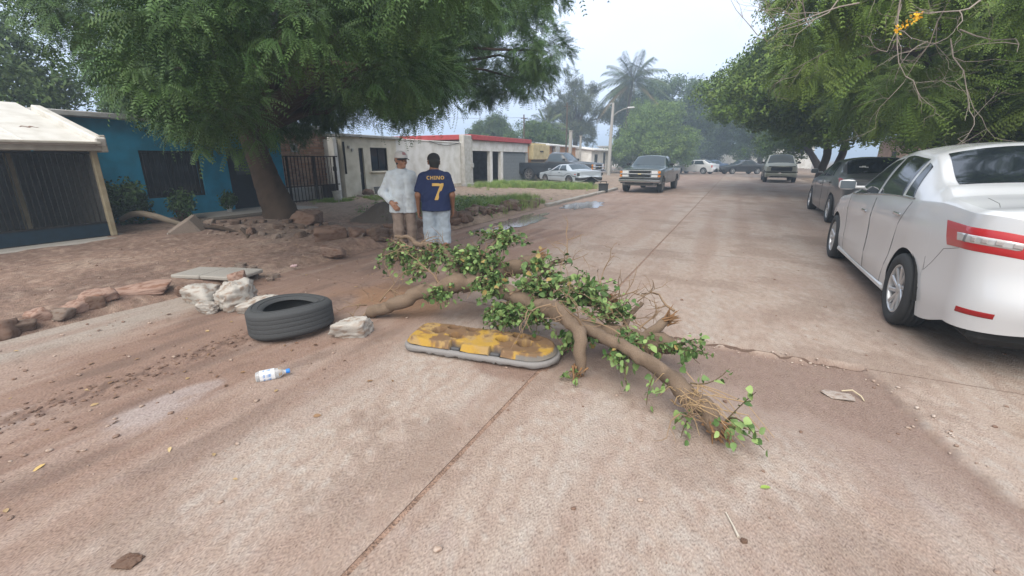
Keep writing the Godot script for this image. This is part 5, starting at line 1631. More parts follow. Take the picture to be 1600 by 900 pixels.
func pickup(called: String, label: String, at: Vector3, turn: float, p: Material, chrome: Material, lampw: Material, amber: Material, steel: Material, glass: Material, sc: float):
	var d := {"lod": 1.0, "paint": p, "glass": mat(lin(0.05, 0.07, 0.09), 0.05), "rim": steel, "spokes": 6, "hw": 0.97, "sill": 0.42, "wheel_r": 0.37, "tyre_w": 0.25, "arch": 0.43, "wheels_z": [-1.75, 1.75], "ease": 0.15,
		"z0": -2.55, "z1": 2.6, "nose": 0.06, "tail": 0.06, "end_n": 9.0, "end_ny": 12.0, "end_cy": 0.8, "bump": 0.0, "bump_y": 0.6, "tuck": 0.03, "tumble": 0.03, "crease": 0.015,
		"belt": [[-2.55, 1.04], [-1.1, 1.14], [0.55, 1.16], [0.62, 1.10], [2.6, 1.10]], "width": [[-2.55, 0.94], [-1.8, 0.97], [2.6, 0.97]],
		"roof_e": [[-2.55, 1.07], [-1.05, 1.18], [-0.45, 1.66], [0.35, 1.68], [0.55, 1.18], [0.62, 1.11], [2.6, 1.11]], "roof_c": [[-2.55, 1.11], [-1.05, 1.23], [-0.5, 1.72], [0.36, 1.75], [0.56, 1.2], [0.62, 1.115], [2.6, 1.115]],
		"roof_w": [[-2.55, 0.86], [-1.05, 0.84], [-0.45, 0.68], [0.4, 0.68], [0.58, 0.84], [0.62, 0.9], [2.6, 0.9]],
		"windows": [[-0.92, 0.36, -0.42, 0.3, 1.06, 1.9]], "windscreen": [-1.02, -0.52], "rear_window": [0.38, 0.53], "doors": [[-0.95, 0.46, 0.06, 0.98, 0.0, 0.0, 0.84]], "mirror": [-0.78, 1.3], "handle": MT.black, "mirror_m": MT.black}
	var t := car(called, label, "pickup truck", at, turn, d)
	t.scale = Vector3.ONE * sc
	# face: two grille openings between chrome bars, stacked headlights, amber corners, bumper
	var put := func(called2: String, m: Material, ctr: Vector3, size: Vector3, bev: float):
		var b := Bld.new()
		b.box(ctr, size, bev)
		return obj(called2, b, m, t)
	put.call("grille_opening", MT.black, Vector3(0, 0.955, -2.625), Vector3(0.96, 0.115, 0.05), 0.015)
	put.call("grille_opening", MT.black, Vector3(0, 0.79, -2.625), Vector3(0.96, 0.115, 0.05), 0.015)
	put.call("grille_bar", chrome, Vector3(0, 0.875, -2.645), Vector3(1.80, 0.05, 0.06), 0.015)
	put.call("grille_bar", chrome, Vector3(0, 1.03, -2.625), Vector3(1.72, 0.03, 0.06), 0.01)
	put.call("grille_bar", chrome, Vector3(0, 0.705, -2.635), Vector3(1.82, 0.045, 0.06), 0.012)
	for s in [-1.0, 1.0]:
		put.call("grille_post", chrome, Vector3(s * 0.5, 0.87, -2.64), Vector3(0.04, 0.3, 0.04), 0.01)
		for y in [0.955, 0.79]:
			put.call("headlight", lampw, Vector3(s * 0.675, y, -2.63), Vector3(0.29, 0.11, 0.05), 0.015)
			put.call("corner_lamp", amber, Vector3(s * 0.885, y, -2.60), Vector3(0.12, 0.11, 0.08), 0.015)
	put.call("badge", mat(lin(0.6, 0.5, 0.2), 0.3), Vector3(0, 0.875, -2.68), Vector3(0.15, 0.04, 0.02), 0.008)
	put.call("bumper", chrome, Vector3(0, 0.57, -2.69), Vector3(1.92, 0.15, 0.14), 0.035)
	put.call("bumper_strip", MT.black, Vector3(0, 0.655, -2.69), Vector3(1.9, 0.035, 0.13), 0.01)
	put.call("air_dam", mat(lin(0.12, 0.12, 0.12), 0.7), Vector3(0, 0.42, -2.6), Vector3(1.6, 0.16, 0.1), 0.03)
	for q in [-0.42, 0.18]:
		var b := Bld.new()
		b.tube([Vector3(q, 1.26, -1.0), Vector3(q + 0.45, 1.285, -0.97)], [0.012, 0.008], 5)
		obj("wiper", b, MT.black, t)
	put.call("tailgate", p, Vector3(0, 0.86, 2.68), Vector3(1.6, 0.46, 0.03), 0.01)

# ---------------------------------------------------------------- the barricade
const LIMBS := [
	["trunk", [[-3.08, 0.075, -3.0], [-2.9, 0.12, -3.06], [-2.69, 0.2, -3.15], [-2.34, 0.33, -3.3], [-2.0, 0.40, -3.33], [-1.7, 0.37, -3.27], [-1.46, 0.34, -3.18], [-1.12, 0.36, -3.0], [-0.95, 0.33, -2.92]], [0.062, 0.068, 0.072, 0.075, 0.075, 0.08, 0.078, 0.07, 0.062]],
	["limb", [[-1.0, 0.34, -2.94], [-0.9, 0.30, -2.86], [-0.86, 0.2, -2.8], [-0.85, 0.06, -2.75]], [0.066, 0.052, 0.045, 0.034]],
	["limb", [[-1.2, 0.36, -3.02], [-0.95, 0.32, -2.97], [-0.63, 0.27, -2.85], [-0.26, 0.19, -2.7], [-0.07, 0.13, -2.55], [0.03, 0.08, -2.45], [0.08, 0.055, -2.38]], [0.055, 0.047, 0.042, 0.042, 0.047, 0.055, 0.042]],
	["limb", [[-1.0, 0.25, -3.15], [-0.76, 0.17, -3.2], [-0.51, 0.15, -3.22], [-0.29, 0.13, -3.28]], [0.07, 0.09, 0.095, 0.08]],
	["limb", [[-0.5, 0.17, -3.24], [-0.42, 0.24, -3.28], [-0.34, 0.325, -3.32]], [0.05, 0.042, 0.036]],
	["limb", [[-2.2, 0.34, -3.34], [-1.94, 0.44, -3.6], [-1.78, 0.52, -3.7], [-1.62, 0.60, -3.82]], [0.075, 0.085, 0.09, 0.06]],
	["limb", [[-2.28, 0.36, -3.36], [-2.42, 0.46, -3.55], [-2.5, 0.50, -3.62], [-2.68, 0.59, -3.7], [-3.05, 0.61, -3.8], [-3.4, 0.66, -3.88]], [0.05, 0.042, 0.036, 0.032, 0.027, 0.02]],
	["limb", [[-1.3, 0.32, -3.2], [-1.1, 0.32, -3.42], [-0.85, 0.35, -3.52]], [0.045, 0.04, 0.05]],
	["limb", [[-0.62, 0.2, -3.2], [-0.62, 0.3, -3.35], [-0.58, 0.40, -3.42]], [0.03, 0.024, 0.018]],
	["limb", [[-1.6, 0.36, -3.24], [-1.5, 0.52, -3.5], [-1.35, 0.6, -3.75]], [0.035, 0.026, 0.014]],
	["limb", [[-2.1, 0.38, -3.34], [-2.05, 0.6, -3.55], [-2.0, 0.78, -3.75]], [0.032, 0.022, 0.012]],
]
# leafy masses: centre, spread, twigs, leaves on a twig
const MASSES := [
	[[-3.35, 0.36, -3.8], [0.34, 0.16, 0.25], 17, 11], [[-3.0, 0.42, -3.75], [0.3, 0.16, 0.25], 11, 10], [[-2.6, 0.50, -3.7], [0.34, 0.2, 0.25], 17, 11],
	[[-2.15, 0.52, -3.5], [0.42, 0.22, 0.3], 36, 13], [[-2.0, 0.72, -3.75], [0.36, 0.16, 0.25], 22, 11], [[-1.62, 0.20, -3.08], [0.30, 0.13, 0.2], 24, 13],
	[[-1.35, 0.48, -3.3], [0.36, 0.18, 0.25], 24, 12], [[-1.02, 0.46, -3.35], [0.34, 0.2, 0.25], 26, 12], [[-0.8, 0.36, -3.25], [0.3, 0.16, 0.2], 20, 12],
	[[-0.48, 0.22, -3.0], [0.34, 0.12, 0.2], 22, 12], [[-0.16, 0.17, -3.12], [0.24, 0.13, 0.22], 22, 12], [[-2.32, 0.3, -3.15], [0.2, 0.14, 0.15], 12, 11],
	[[-1.85, 0.42, -3.2], [0.26, 0.14, 0.15], 18, 12], [[-0.95, 0.13, -3.05], [0.22, 0.1, 0.16], 14, 12], [[-2.9, 0.3, -3.55], [0.2, 0.1, 0.2], 6, 9], [[-1.5, 0.55, -3.6], [0.3, 0.2, 0.25], 14, 10],
	[[-0.55, 0.14, -2.75], [0.22, 0.07, 0.12], 10, 9], [[-1.3, 0.28, -3.0], [0.25, 0.12, 0.1], 12, 10],
]

func leaf_mesh(ln: float, wd: float) -> Bld:
	# ovate blade folded along its midrib, lying along +z
	var b := Bld.new()
	var rows := [[0.0, 0.0, 0.0], [0.22, 0.42, 0.0], [0.5, 0.5, -0.02], [0.78, 0.3, -0.06], [1.0, 0.0, -0.12]]
	var p := PackedVector3Array()
	for q in rows:
		p.append(Vector3(-q[1] * wd, q[2] * ln + q[1] * wd * 0.3, q[0] * ln))
		p.append(Vector3(0, q[2] * ln, q[0] * ln))
		p.append(Vector3(q[1] * wd, q[2] * ln + q[1] * wd * 0.3, q[0] * ln))
	b.grid(p, 5, 3, false, false, PackedColorArray(), true)
	return b

func look(z: Vector3, up: Vector3) -> Basis:
	z = z.normalized()
	var x := up.cross(z)
	if x.length() < 0.05: x = Vector3.RIGHT.cross(z)
	x = x.normalized()
	return Basis(x, z.cross(x), z)

func build_barricade():
	var r := RandomNumberGenerator.new()
	r.seed = 31
	var t := thing("fallen_tree", "fallen tree branch with peeled trunk and green leaves blocking the street", "fallen tree")
	var ends := []
	for q in LIMBS:
		var pts := []
		for e in q[1]: pts.append(Vector3(e[0], e[1], e[2]))
		obj(q[0], trunk_bld(pts, q[2], 14, 0.30, 0.03, 0.05), MT.bark_pale, t)
		for e in pts: ends.append(e)
	# split wood at the broken ends
	for q in [[Vector3(-0.34, 0.325, -3.32), Vector3(0.7, 0.6, 0.1), 0.036], [Vector3(-1.62, 0.60, -3.82), Vector3(0.9, 0.3, -0.3), 0.06], [Vector3(-0.85, 0.05, -2.75), Vector3(0.1, -1.0, 0.3), 0.04], [Vector3(0.08, 0.055, -2.38), Vector3(0.5, -0.3, 0.5), 0.05], [Vector3(-0.83, 0.35, -3.53), Vector3(1, 0.1, -0.1), 0.045]]:
		var b := Bld.new()
		for k in 26:
			var o: Vector3 = Vector3(r.randfn(), r.randfn(), r.randfn()) * q[2] * 0.5
			var d: Vector3 = (q[1].normalized() + Vector3(r.randfn(), r.randfn(), r.randfn()) * 0.35).normalized()
			b.tube([q[0] + o - d * 0.03, q[0] + o + d * r.randf_range(0.03, 0.10)], [0.009, 0.002], 4, false)
		obj("splintered_end", b, MT.wood, t)
	# torn pale fibres near the street end
	var fb := Bld.new()
	for k in 60:
		var s := Vector3(-0.07, 0.16, -2.55) + Vector3(r.randfn() * 0.05, r.randfn() * 0.03, r.randfn() * 0.05)
		var d := Vector3(r.randfn(), r.randfn() * 0.5 + 0.25, r.randfn()).normalized()
		if k < 22: d = (Vector3(0.9, -0.15, 0.25) + Vector3(r.randfn(), r.randfn(), r.randfn()) * 0.25).normalized()
		var l := r.randf_range(0.06, 0.16) * (2.4 if k < 22 else 1.0)
		fb.tube([s, s + d * l * 0.5 + Vector3(r.randfn(), r.randfn(), r.randfn()) * 0.02, s + d * l - Vector3(0, l * 0.25, 0)], [0.0035, 0.003, 0.0015], 4, false)
	tag(obj("torn_fibres", fb, mat(lin(0.36, 0.25, 0.14), 0.9), t), "", "", "", "stuff")
	# bare side twigs all along
	var bt := Bld.new()
	for k in 55:
		var e: Vector3 = ends[r.randi() % ends.size()]
		var d := Vector3(r.randfn(), absf(r.randfn()) * 0.7 - 0.1, r.randfn()).normalized()
		grow(bt, e + Vector3(r.randfn(), r.randfn(), r.randfn()) * 0.04, d, r.randf_range(0.14, 0.42), r.randf_range(0.005, 0.011), 2, r)
	for i in bt.v.size(): bt.v[i].y = maxf(bt.v[i].y, 0.006)
	tag(obj("bare_twigs", bt, mat(lin(0.24, 0.165, 0.105), 0.95), t), "", "", "", "stuff")
	# twigs and leaves
	var tw := Bld.new()
	var lm := leaf_mesh(0.058, 0.044).mesh()
	var xs := []
	var cs := []
	var dk := Color(0.05, 0.105, 0.03)
	var lt := Color(0.24, 0.34, 0.12)
	var twig := func(s: Vector3, e: Vector3, n: int, keep: Array):
		var mid := s.lerp(e, 0.5) + Vector3(r.randfn(), r.randfn() + 0.5, r.randfn()) * 0.05
		var pts := []
		for k in 6:
			var u := k / 5.0
			pts.append(s.lerp(mid, u).lerp(mid.lerp(e, u), u))
		tw.tube(pts, [0.006, 0.005, 0.004, 0.0035, 0.003, 0.002], 4, false)
		for k in n:
			var u := lerpf(0.25, 1.0, (k + r.randf()) / n)
			var p := s.lerp(mid, u).lerp(mid.lerp(e, u), u) + Vector3(r.randfn(), r.randfn(), r.randfn()) * 0.018
			p.y = maxf(p.y, 0.02)
			var d := ((e - s).normalized() * 0.5 + Vector3(r.randfn(), r.randfn() * 0.5 - 0.15, r.randfn())).normalized()
			var up := (Vector3.UP * 0.8 + Vector3(r.randfn(), r.randfn(), r.randfn()) * 0.8).normalized()
			var x := Transform3D(look(d, up).scaled(Vector3(r.randf_range(0.6, 1.1), 1.0, 1.0) * r.randf_range(0.4, 1.2)), p)
			keep.append([x, dk.lerp(lt, pow(r.randf(), 1.6)) if r.randf() > 0.035 else Color(0.3, 0.22, 0.08)])
	var all := []
	for q in MASSES:
		var ctr := Vector3(q[0][0], q[0][1], q[0][2])
		var best: Vector3 = ends[0]
		for e in ends:
			if e.distance_to(ctr) < best.distance_to(ctr): best = e
		for k in int(q[2] * (1.7 if q[0][0] < -1.2 else (1.05 if q[0][0] < -0.7 else 0.6))):
			var d := Vector3(r.randfn(), r.randfn(), r.randfn()).normalized() * pow(r.randf(), 0.4)
			var e := ctr + Vector3(d.x * q[1][0], d.y * q[1][1], d.z * q[1][2])
			e.y = maxf(e.y, 0.03)
			var s := best.lerp(ctr, r.randf_range(0.1, 0.8))
			twig.call(s, e, q[3], all)
	# sprigs at the near end whose leaves can be told apart
	var near := []
	for q in [[[-0.3, 0.2, -2.72], [-0.33, 0.03, -2.52]], [[-0.2, 0.18, -2.65], [-0.3, 0.16, -2.45]], [[-0.05, 0.1, -2.5], [-0.1, 0.02, -2.28]], [[0.0, 0.1, -2.45], [-0.14, 0.08, -2.3]], [[0.05, 0.08, -2.42], [0.17, 0.05, -2.25]], [[0.06, 0.1, -2.42], [0.28, 0.1, -2.4]], [[0.1, 0.1, -2.4], [0.22, 0.36, -2.33]], [[0.08, 0.08, -2.4], [0.3, 0.06, -2.3]], [[-0.86, 0.1, -2.75], [-0.8, 0.02, -2.55]], [[-0.84, 0.07, -2.74], [-0.93, 0.02, -2.62]], [[-0.5, 0.22, -2.8], [-0.46, 0.04, -2.62]], [[-0.1, 0.2, -2.6], [0.1, 0.3, -2.7]], [[0.12, 0.12, -2.42], [0.24, 0.16, -2.26]]]:
		twig.call(Vector3(q[0][0], q[0][1], q[0][2]), Vector3(q[1][0], q[1][1], q[1][2]), 9, near)
	tag(obj("twigs", tw, mat(lin(0.10, 0.075, 0.04), 0.9), t), "", "", "", "stuff")
	for q in all:
		xs.append(q[0]); cs.append(q[1])
	scatter("leaves", lm, MT.leaf, xs, cs, t)
	var kinds := []
	for k in 5:
		var b := leaf_mesh(0.054, 0.040)
		var cc := dk.lerp(lt, [0.1, 0.3, 0.5, 0.7, 1.0][k])
		for i in b.c.size(): b.c[i] = cc
		kinds.append(b.mesh())
	for q in near: obj("leaf", kinds[r.randi() % 5], MT.leaf, t, q[0])
	tyre_thing()
	divider()
	bottle()

func tyre_thing():
	var t := thing("worn_tyre", "worn black car tyre lying on its side on the mud", "tyre", Vector3(-3.47, 0.0, -2.44))
	var R := 0.36
	var b := Bld.new()
	var prof := []
	# outside: top bead, sidewall, ribbed tread, lower sidewall, bead, then back along the inside
	prof += [Vector2(0.215, 0.085), Vector2(0.225, 0.105), Vector2(0.25, 0.112), Vector2(0.285, 0.122), Vector2(0.318, 0.122), Vector2(0.34, 0.112), Vector2(0.352, 0.098)]
	for y in [0.075, 0.04, 0.0, -0.04, -0.075]:
		prof += [Vector2(R, y + 0.014), Vector2(R, y - 0.010), Vector2(R - 0.003, y - 0.013), Vector2(R - 0.003, y - 0.018)]
	prof += [Vector2(0.352, -0.1), Vector2(0.33, -0.118), Vector2(0.285, -0.122), Vector2(0.23, -0.105), Vector2(0.215, -0.085), Vector2(0.222, -0.08), Vector2(0.28, -0.1), Vector2(0.33, -0.08), Vector2(0.338, 0.0), Vector2(0.33, 0.08), Vector2(0.28, 0.1), Vector2(0.222, 0.08), Vector2(0.215, 0.085)]
	b.lathe(prof, 64)
	# sagging, slightly out of round
	for i in b.v.size():
		var p := b.v[i]
		var a := atan2(p.z, p.x)
		var k := 1.0 + 0.015 * sin(2.0 * a + 0.6) + 0.006 * sin(5.0 * a)
		b.v[i] = Vector3(p.x * k, p.y + 0.012 * sin(a * 2.0 + 1.0), p.z * k)
	var o := obj("tread_and_walls", b, MT.dusty_rubber, t)
	o.position = Vector3(0, 0.137, 0)
	o.rotation = Vector3(-0.02, 0.0, 0.055)
	for k in [[0.30, 0.1235], [0.255, 0.115]]:
		var ring := Bld.new()
		var pts := PackedVector3Array()
		for i in 64:
			var a := TAU * i / 64
			for j in 6:
				var e := TAU * j / 6
				pts.append(Vector3((k[0] + 0.004 * cos(e)) * cos(a), k[1] + 0.004 * sin(e) + 0.012 * sin(a * 2.0 + 1.0), (k[0] + 0.004 * cos(e)) * sin(a)))
		ring.grid(pts, 64, 6, true, true)
		obj("wall_ridge", ring, MT.dusty_rubber, o)

func divider():
	var t := thing("lane_divider", "worn yellow-painted lane divider block with round hollows and grey rim", "road divider", Vector3(-1.68, 0.0, -2.81), deg_to_rad(8.0))
	var L := 0.62
	var W := 0.20
	var inside := func(x: float, z: float) -> float:
		# signed distance to a bar with rounded ends, blunt on the left
		var rr := W if x > 0.0 else W * 0.55
		var q := Vector2(maxf(absf(x) - (L - rr), 0.0), maxf(absf(z) - (W - rr), 0.0))
		if absf(x) <= L - rr: return absf(z) - W
		return q.length() - rr
	var holes := [[-0.40, -0.03, 0.055], [-0.30, -0.12, 0.05], [-0.22, 0.02, 0.05], [0.17, -0.02, 0.05], [0.28, -0.12, 0.05], [0.36, 0.0, 0.058], [0.42, -0.11, 0.045], [-0.14, -0.13, 0.045]]
	var gaps := [-0.155, 0.175]
	var nx := 120
	var nzz := 44
	var p := PackedVector3Array()
	var c := PackedColorArray()
	for i in nx + 1:
		for j in nzz + 1:
			# map a square onto the rounded bar
			var x := lerpf(-L, L, float(i) / nx)
			var rr := W if x > 0.0 else W * 0.55
			var e := maxf(0.0, absf(x) - (L - rr))
			var hw := (W - rr) + sqrt(maxf(0.0, rr * rr - e * e))
			var z := lerpf(-hw, hw, float(j) / nzz)
			var dd: float = -inside.call(x, z)
			var y := 0.07 + 0.045 * sm(-0.004, 0.04, dd) + 0.006 * nz.get_noise_2d(x * 120.0, z * 160.0) + 0.004 * nz.get_noise_2d(x * 620.0, z * 620.0)
			y += 0.012 * sm(0.1, -0.15, z)
			var hole := 0.0
			for q in holes: hole = maxf(hole, sm(q[2] * 1.08, q[2] * 0.92, Vector2(x - q[0], (z - q[1]) * 1.15).length()))
			y -= 0.05 * hole
			var gp := 0.0
			for q in gaps: gp = maxf(gp, sm(0.05, 0.044, absf(x - q)) * sm(0.115, 0.125, z))
			y = lerpf(y, 0.052, gp)
			p.append(Vector3(x, y, z))
			var k := nz.get_noise_2d(x * 120.0 + 50.0, z * 120.0) + 0.4 * nz.get_noise_2d(x * 420.0, z * 420.0)
			var col := Color(0.50, 0.31, 0.06).lerp(Color(0.32, 0.18, 0.065), sm(-0.2, 0.3, k + 0.5 * nz2.get_noise_2d(x * 700.0, z * 700.0)))
			col = col.lerp(Color(0.36, 0.27, 0.18), sm(-0.1, 0.35, nz2.get_noise_2d(x * 260.0, z * 330.0 + 20.0)) * 0.5)
			# paint rubbed down to earth and concrete along the back
			var worn := sm(-0.05, 0.22, k + 0.5 * nz.get_noise_2d(x * 800.0, z * 800.0) + 0.28 * sm(0.05, -0.15, z) + 0.2 * sm(0.25, 0.45, x) - 0.02)
			col = col.lerp(Color(0.20, 0.125, 0.075), worn * 0.85)
			col = col.lerp(Color(0.15, 0.085, 0.045), hole * 0.7)  # hollows coloured darker than the top around them
			col = col.lerp(Color(0.10, 0.10, 0.11), gp)
			if dd < 0.022 and (x > 0.35 or z < -0.1): col = col.lerp(Color(0.20, 0.195, 0.19), 0.9)
			c.append(col)
	var b := Bld.new()
	b.grid(p, nx + 1, nzz + 1, false, false, c, true)
	obj("painted_top", b, mat(Color(1, 1, 1), 0.9, IMG.grain, 3.0, IMG.bfine, 1.0), t)
	# grey rim with a torn lower edge
	var rim := PackedVector3Array()
	var m := 150
	for i in m:
		var a := TAU * i / m
		var x := 0.0
		var z := 0.0
		var per := Vector2(cos(a), sin(a))
		# walk the outline by direction
		var s := 0.0
		for k in 18:
			var mid := 0.02 + 0.045 * k
			if inside.call(per.x * mid, per.y * mid) < 0.0: s = mid
		var lo := s
		var hi := s + 0.045
		for k in 10:
			var md := (lo + hi) * 0.5
			if inside.call(per.x * md, per.y * md) < 0.0: lo = md
			else: hi = md
		x = per.x * lo; z = per.y * lo
		var n := Vector2(x / L * 0.4, z / W).normalized()
		var tear := 0.010 * nz.get_noise_1d(i * 60.0) + 0.008 * nz2.get_noise_1d(i * 190.0)
		for q in [[-0.012, 0.062], [0.012, 0.060], [0.024, 0.045], [0.020, 0.022 + tear], [0.004, 0.012 + tear], [-0.03, 0.0]]:
			rim.append(Vector3(x + n.x * q[0], maxf(q[1], 0.001), z + n.y * q[0]))
	var rb := Bld.new()
	rb.grid(rim, m, 6, true, false)
	obj("rim", rb, mat(lin(0.30, 0.29, 0.29), 0.9, IMG.grain, 3.0, IMG.bfine, 1.2), t)
	for q in gaps:
		var d := Bld.new()
		d.box(Vector3(q, 0.062, 0.17), Vector3(0.075, 0.04, 0.03), 0.008)
		obj("dark_slot", d, mat(lin(0.07, 0.07, 0.075), 0.6), t)

func bottle():
	var t := thing("plastic_bottle", "empty clear plastic bottle with blue cap lying on the mud", "bottle", Vector3(-2.78, 0.034, -1.74), deg_to_rad(57))
	t.rotation.y = atan2(0.165, 0.115)
	var pm := mat(Color(0.86, 0.88, 0.9, 0.38), 0.08)
	pm.transparency = BaseMaterial3D.TRANSPARENCY_ALPHA
	# rounded square body along +x
	var prof := [[-0.10, 0.6], [-0.097, 0.92], [-0.085, 1.0], [-0.03, 1.0], [-0.026, 0.95], [-0.02, 1.0], [0.035, 1.0], [0.055, 0.92], [0.072, 0.55], [0.08, 0.42], [0.092, 0.42]]
	var p := PackedVector3Array()
	for i in 28:
		var a := TAU * i / 28
		var s := Vector2(cos(a), sin(a))
		var k := 1.0 / pow(pow(absf(s.x), 4.0) + pow(absf(s.y), 4.0), 0.25)
		for q in prof:
			var rd: float = 0.034 * q[1] * lerpf(1.0, k * 0.97, sm(0.5, 0.95, q[1]))
			rd *= 1.0 + 0.05 * nz.get_noise_2d(q[0] * 400.0, a * 30.0)
			p.append(Vector3(q[0], s.y * rd, s.x * rd))
	var b := Bld.new()
	b.grid(p, 28, prof.size(), true, false)
	obj("shell", b, pm, t)
	var base := Bld.new()
	base.box(Vector3(-0.098, 0, 0), Vector3(0.004, 0.046, 0.046), 0.001)
	obj("base", base, mat(lin(0.55, 0.56, 0.57), 0.3), t)
	var lb := Bld.new()
	p = PackedVector3Array()
	for i in 28:
		var a := TAU * i / 28
		var s := Vector2(cos(a), sin(a))
		var k := 1.0 / pow(pow(absf(s.x), 4.0) + pow(absf(s.y), 4.0), 0.25)
		for x in [-0.075, -0.06, -0.045, -0.04, -0.01, 0.0, 0.02]:
			p.append(Vector3(x, s.y * 0.0352 * k * 0.985, s.x * 0.0352 * k * 0.985))
			var blue: bool = (x == -0.06 or x == 0.0) and (i / 4) % 2 == 0
			lb.c.append(Color(0.62, 0.62, 0.62))
	var lc := PackedColorArray()
	for i in p.size(): lc.append(Color(0.15, 0.28, 0.55) if (i % 7 == 2 or i % 7 == 4) and (i / 7 / 3) % 2 == 0 else Color(0.66, 0.67, 0.68))
	lb = Bld.new()
	lb.grid(p, 28, 7, true, false, lc)
	obj("label_band", lb, mat(Color(1, 1, 1), 0.6), t)
	var dirt := Bld.new()
	p = PackedVector3Array()
	for i in 20:
		for j in 2:
			var a := TAU * i / 20
			p.append(Vector3(0.045 + 0.018 * j, cos(a) * (0.0345 - 0.007 * j), sin(a) * (0.0345 - 0.007 * j)))
	dirt.grid(p, 20, 2, true, false)
	obj("mud_smear", dirt, mat(lin(0.36, 0.25, 0.15), 0.9), t)
	var cap := Bld.new()
	cap.lathe([Vector2(0.001, 0.116), Vector2(0.015, 0.116), Vector2(0.0165, 0.113), Vector2(0.0165, 0.092), Vector2(0.014, 0.09)], 20, Transform3D(Basis(Vector3(0, 0, 1), -PI / 2), Vector3.ZERO))
	obj("cap", cap, mat(lin(0.03, 0.2, 0.62), 0.4), t)

# ---------------------------------------------------------------- people
# bones: [a, b, radius a, radius b, flat end (0 none, 1 at b, 2 both)]
func bone_d(q: Array, p: Vector3) -> float:
	var a: Vector3 = q[0]
	var ba: Vector3 = q[1] - a
	var pa := p - a
	var l2 := ba.length_squared()
	var t := pa.dot(ba) / l2 if l2 > 1e-9 else 0.0
	var h := clampf(t, 0.0, 1.0)
	var d := (pa - ba * h).length() - lerpf(q[2], q[3], h)
	if q.size() > 4 and q[4] > 0:
		var l := sqrt(l2)
		d = maxf(d, (t - 1.0) * l)
		if q[4] > 1: d = maxf(d, -t * l)
	return d

func smin(a: float, b: float, k: float) -> float:
	var h := maxf(k - absf(a - b), 0.0) / k
	return minf(a, b) - h * h * k * 0.25

func field_at(bones: Array, p: Vector3, k: float) -> float:
	var d := 9.0
	for q in bones: d = smin(d, bone_d(q, p), k)
	return d

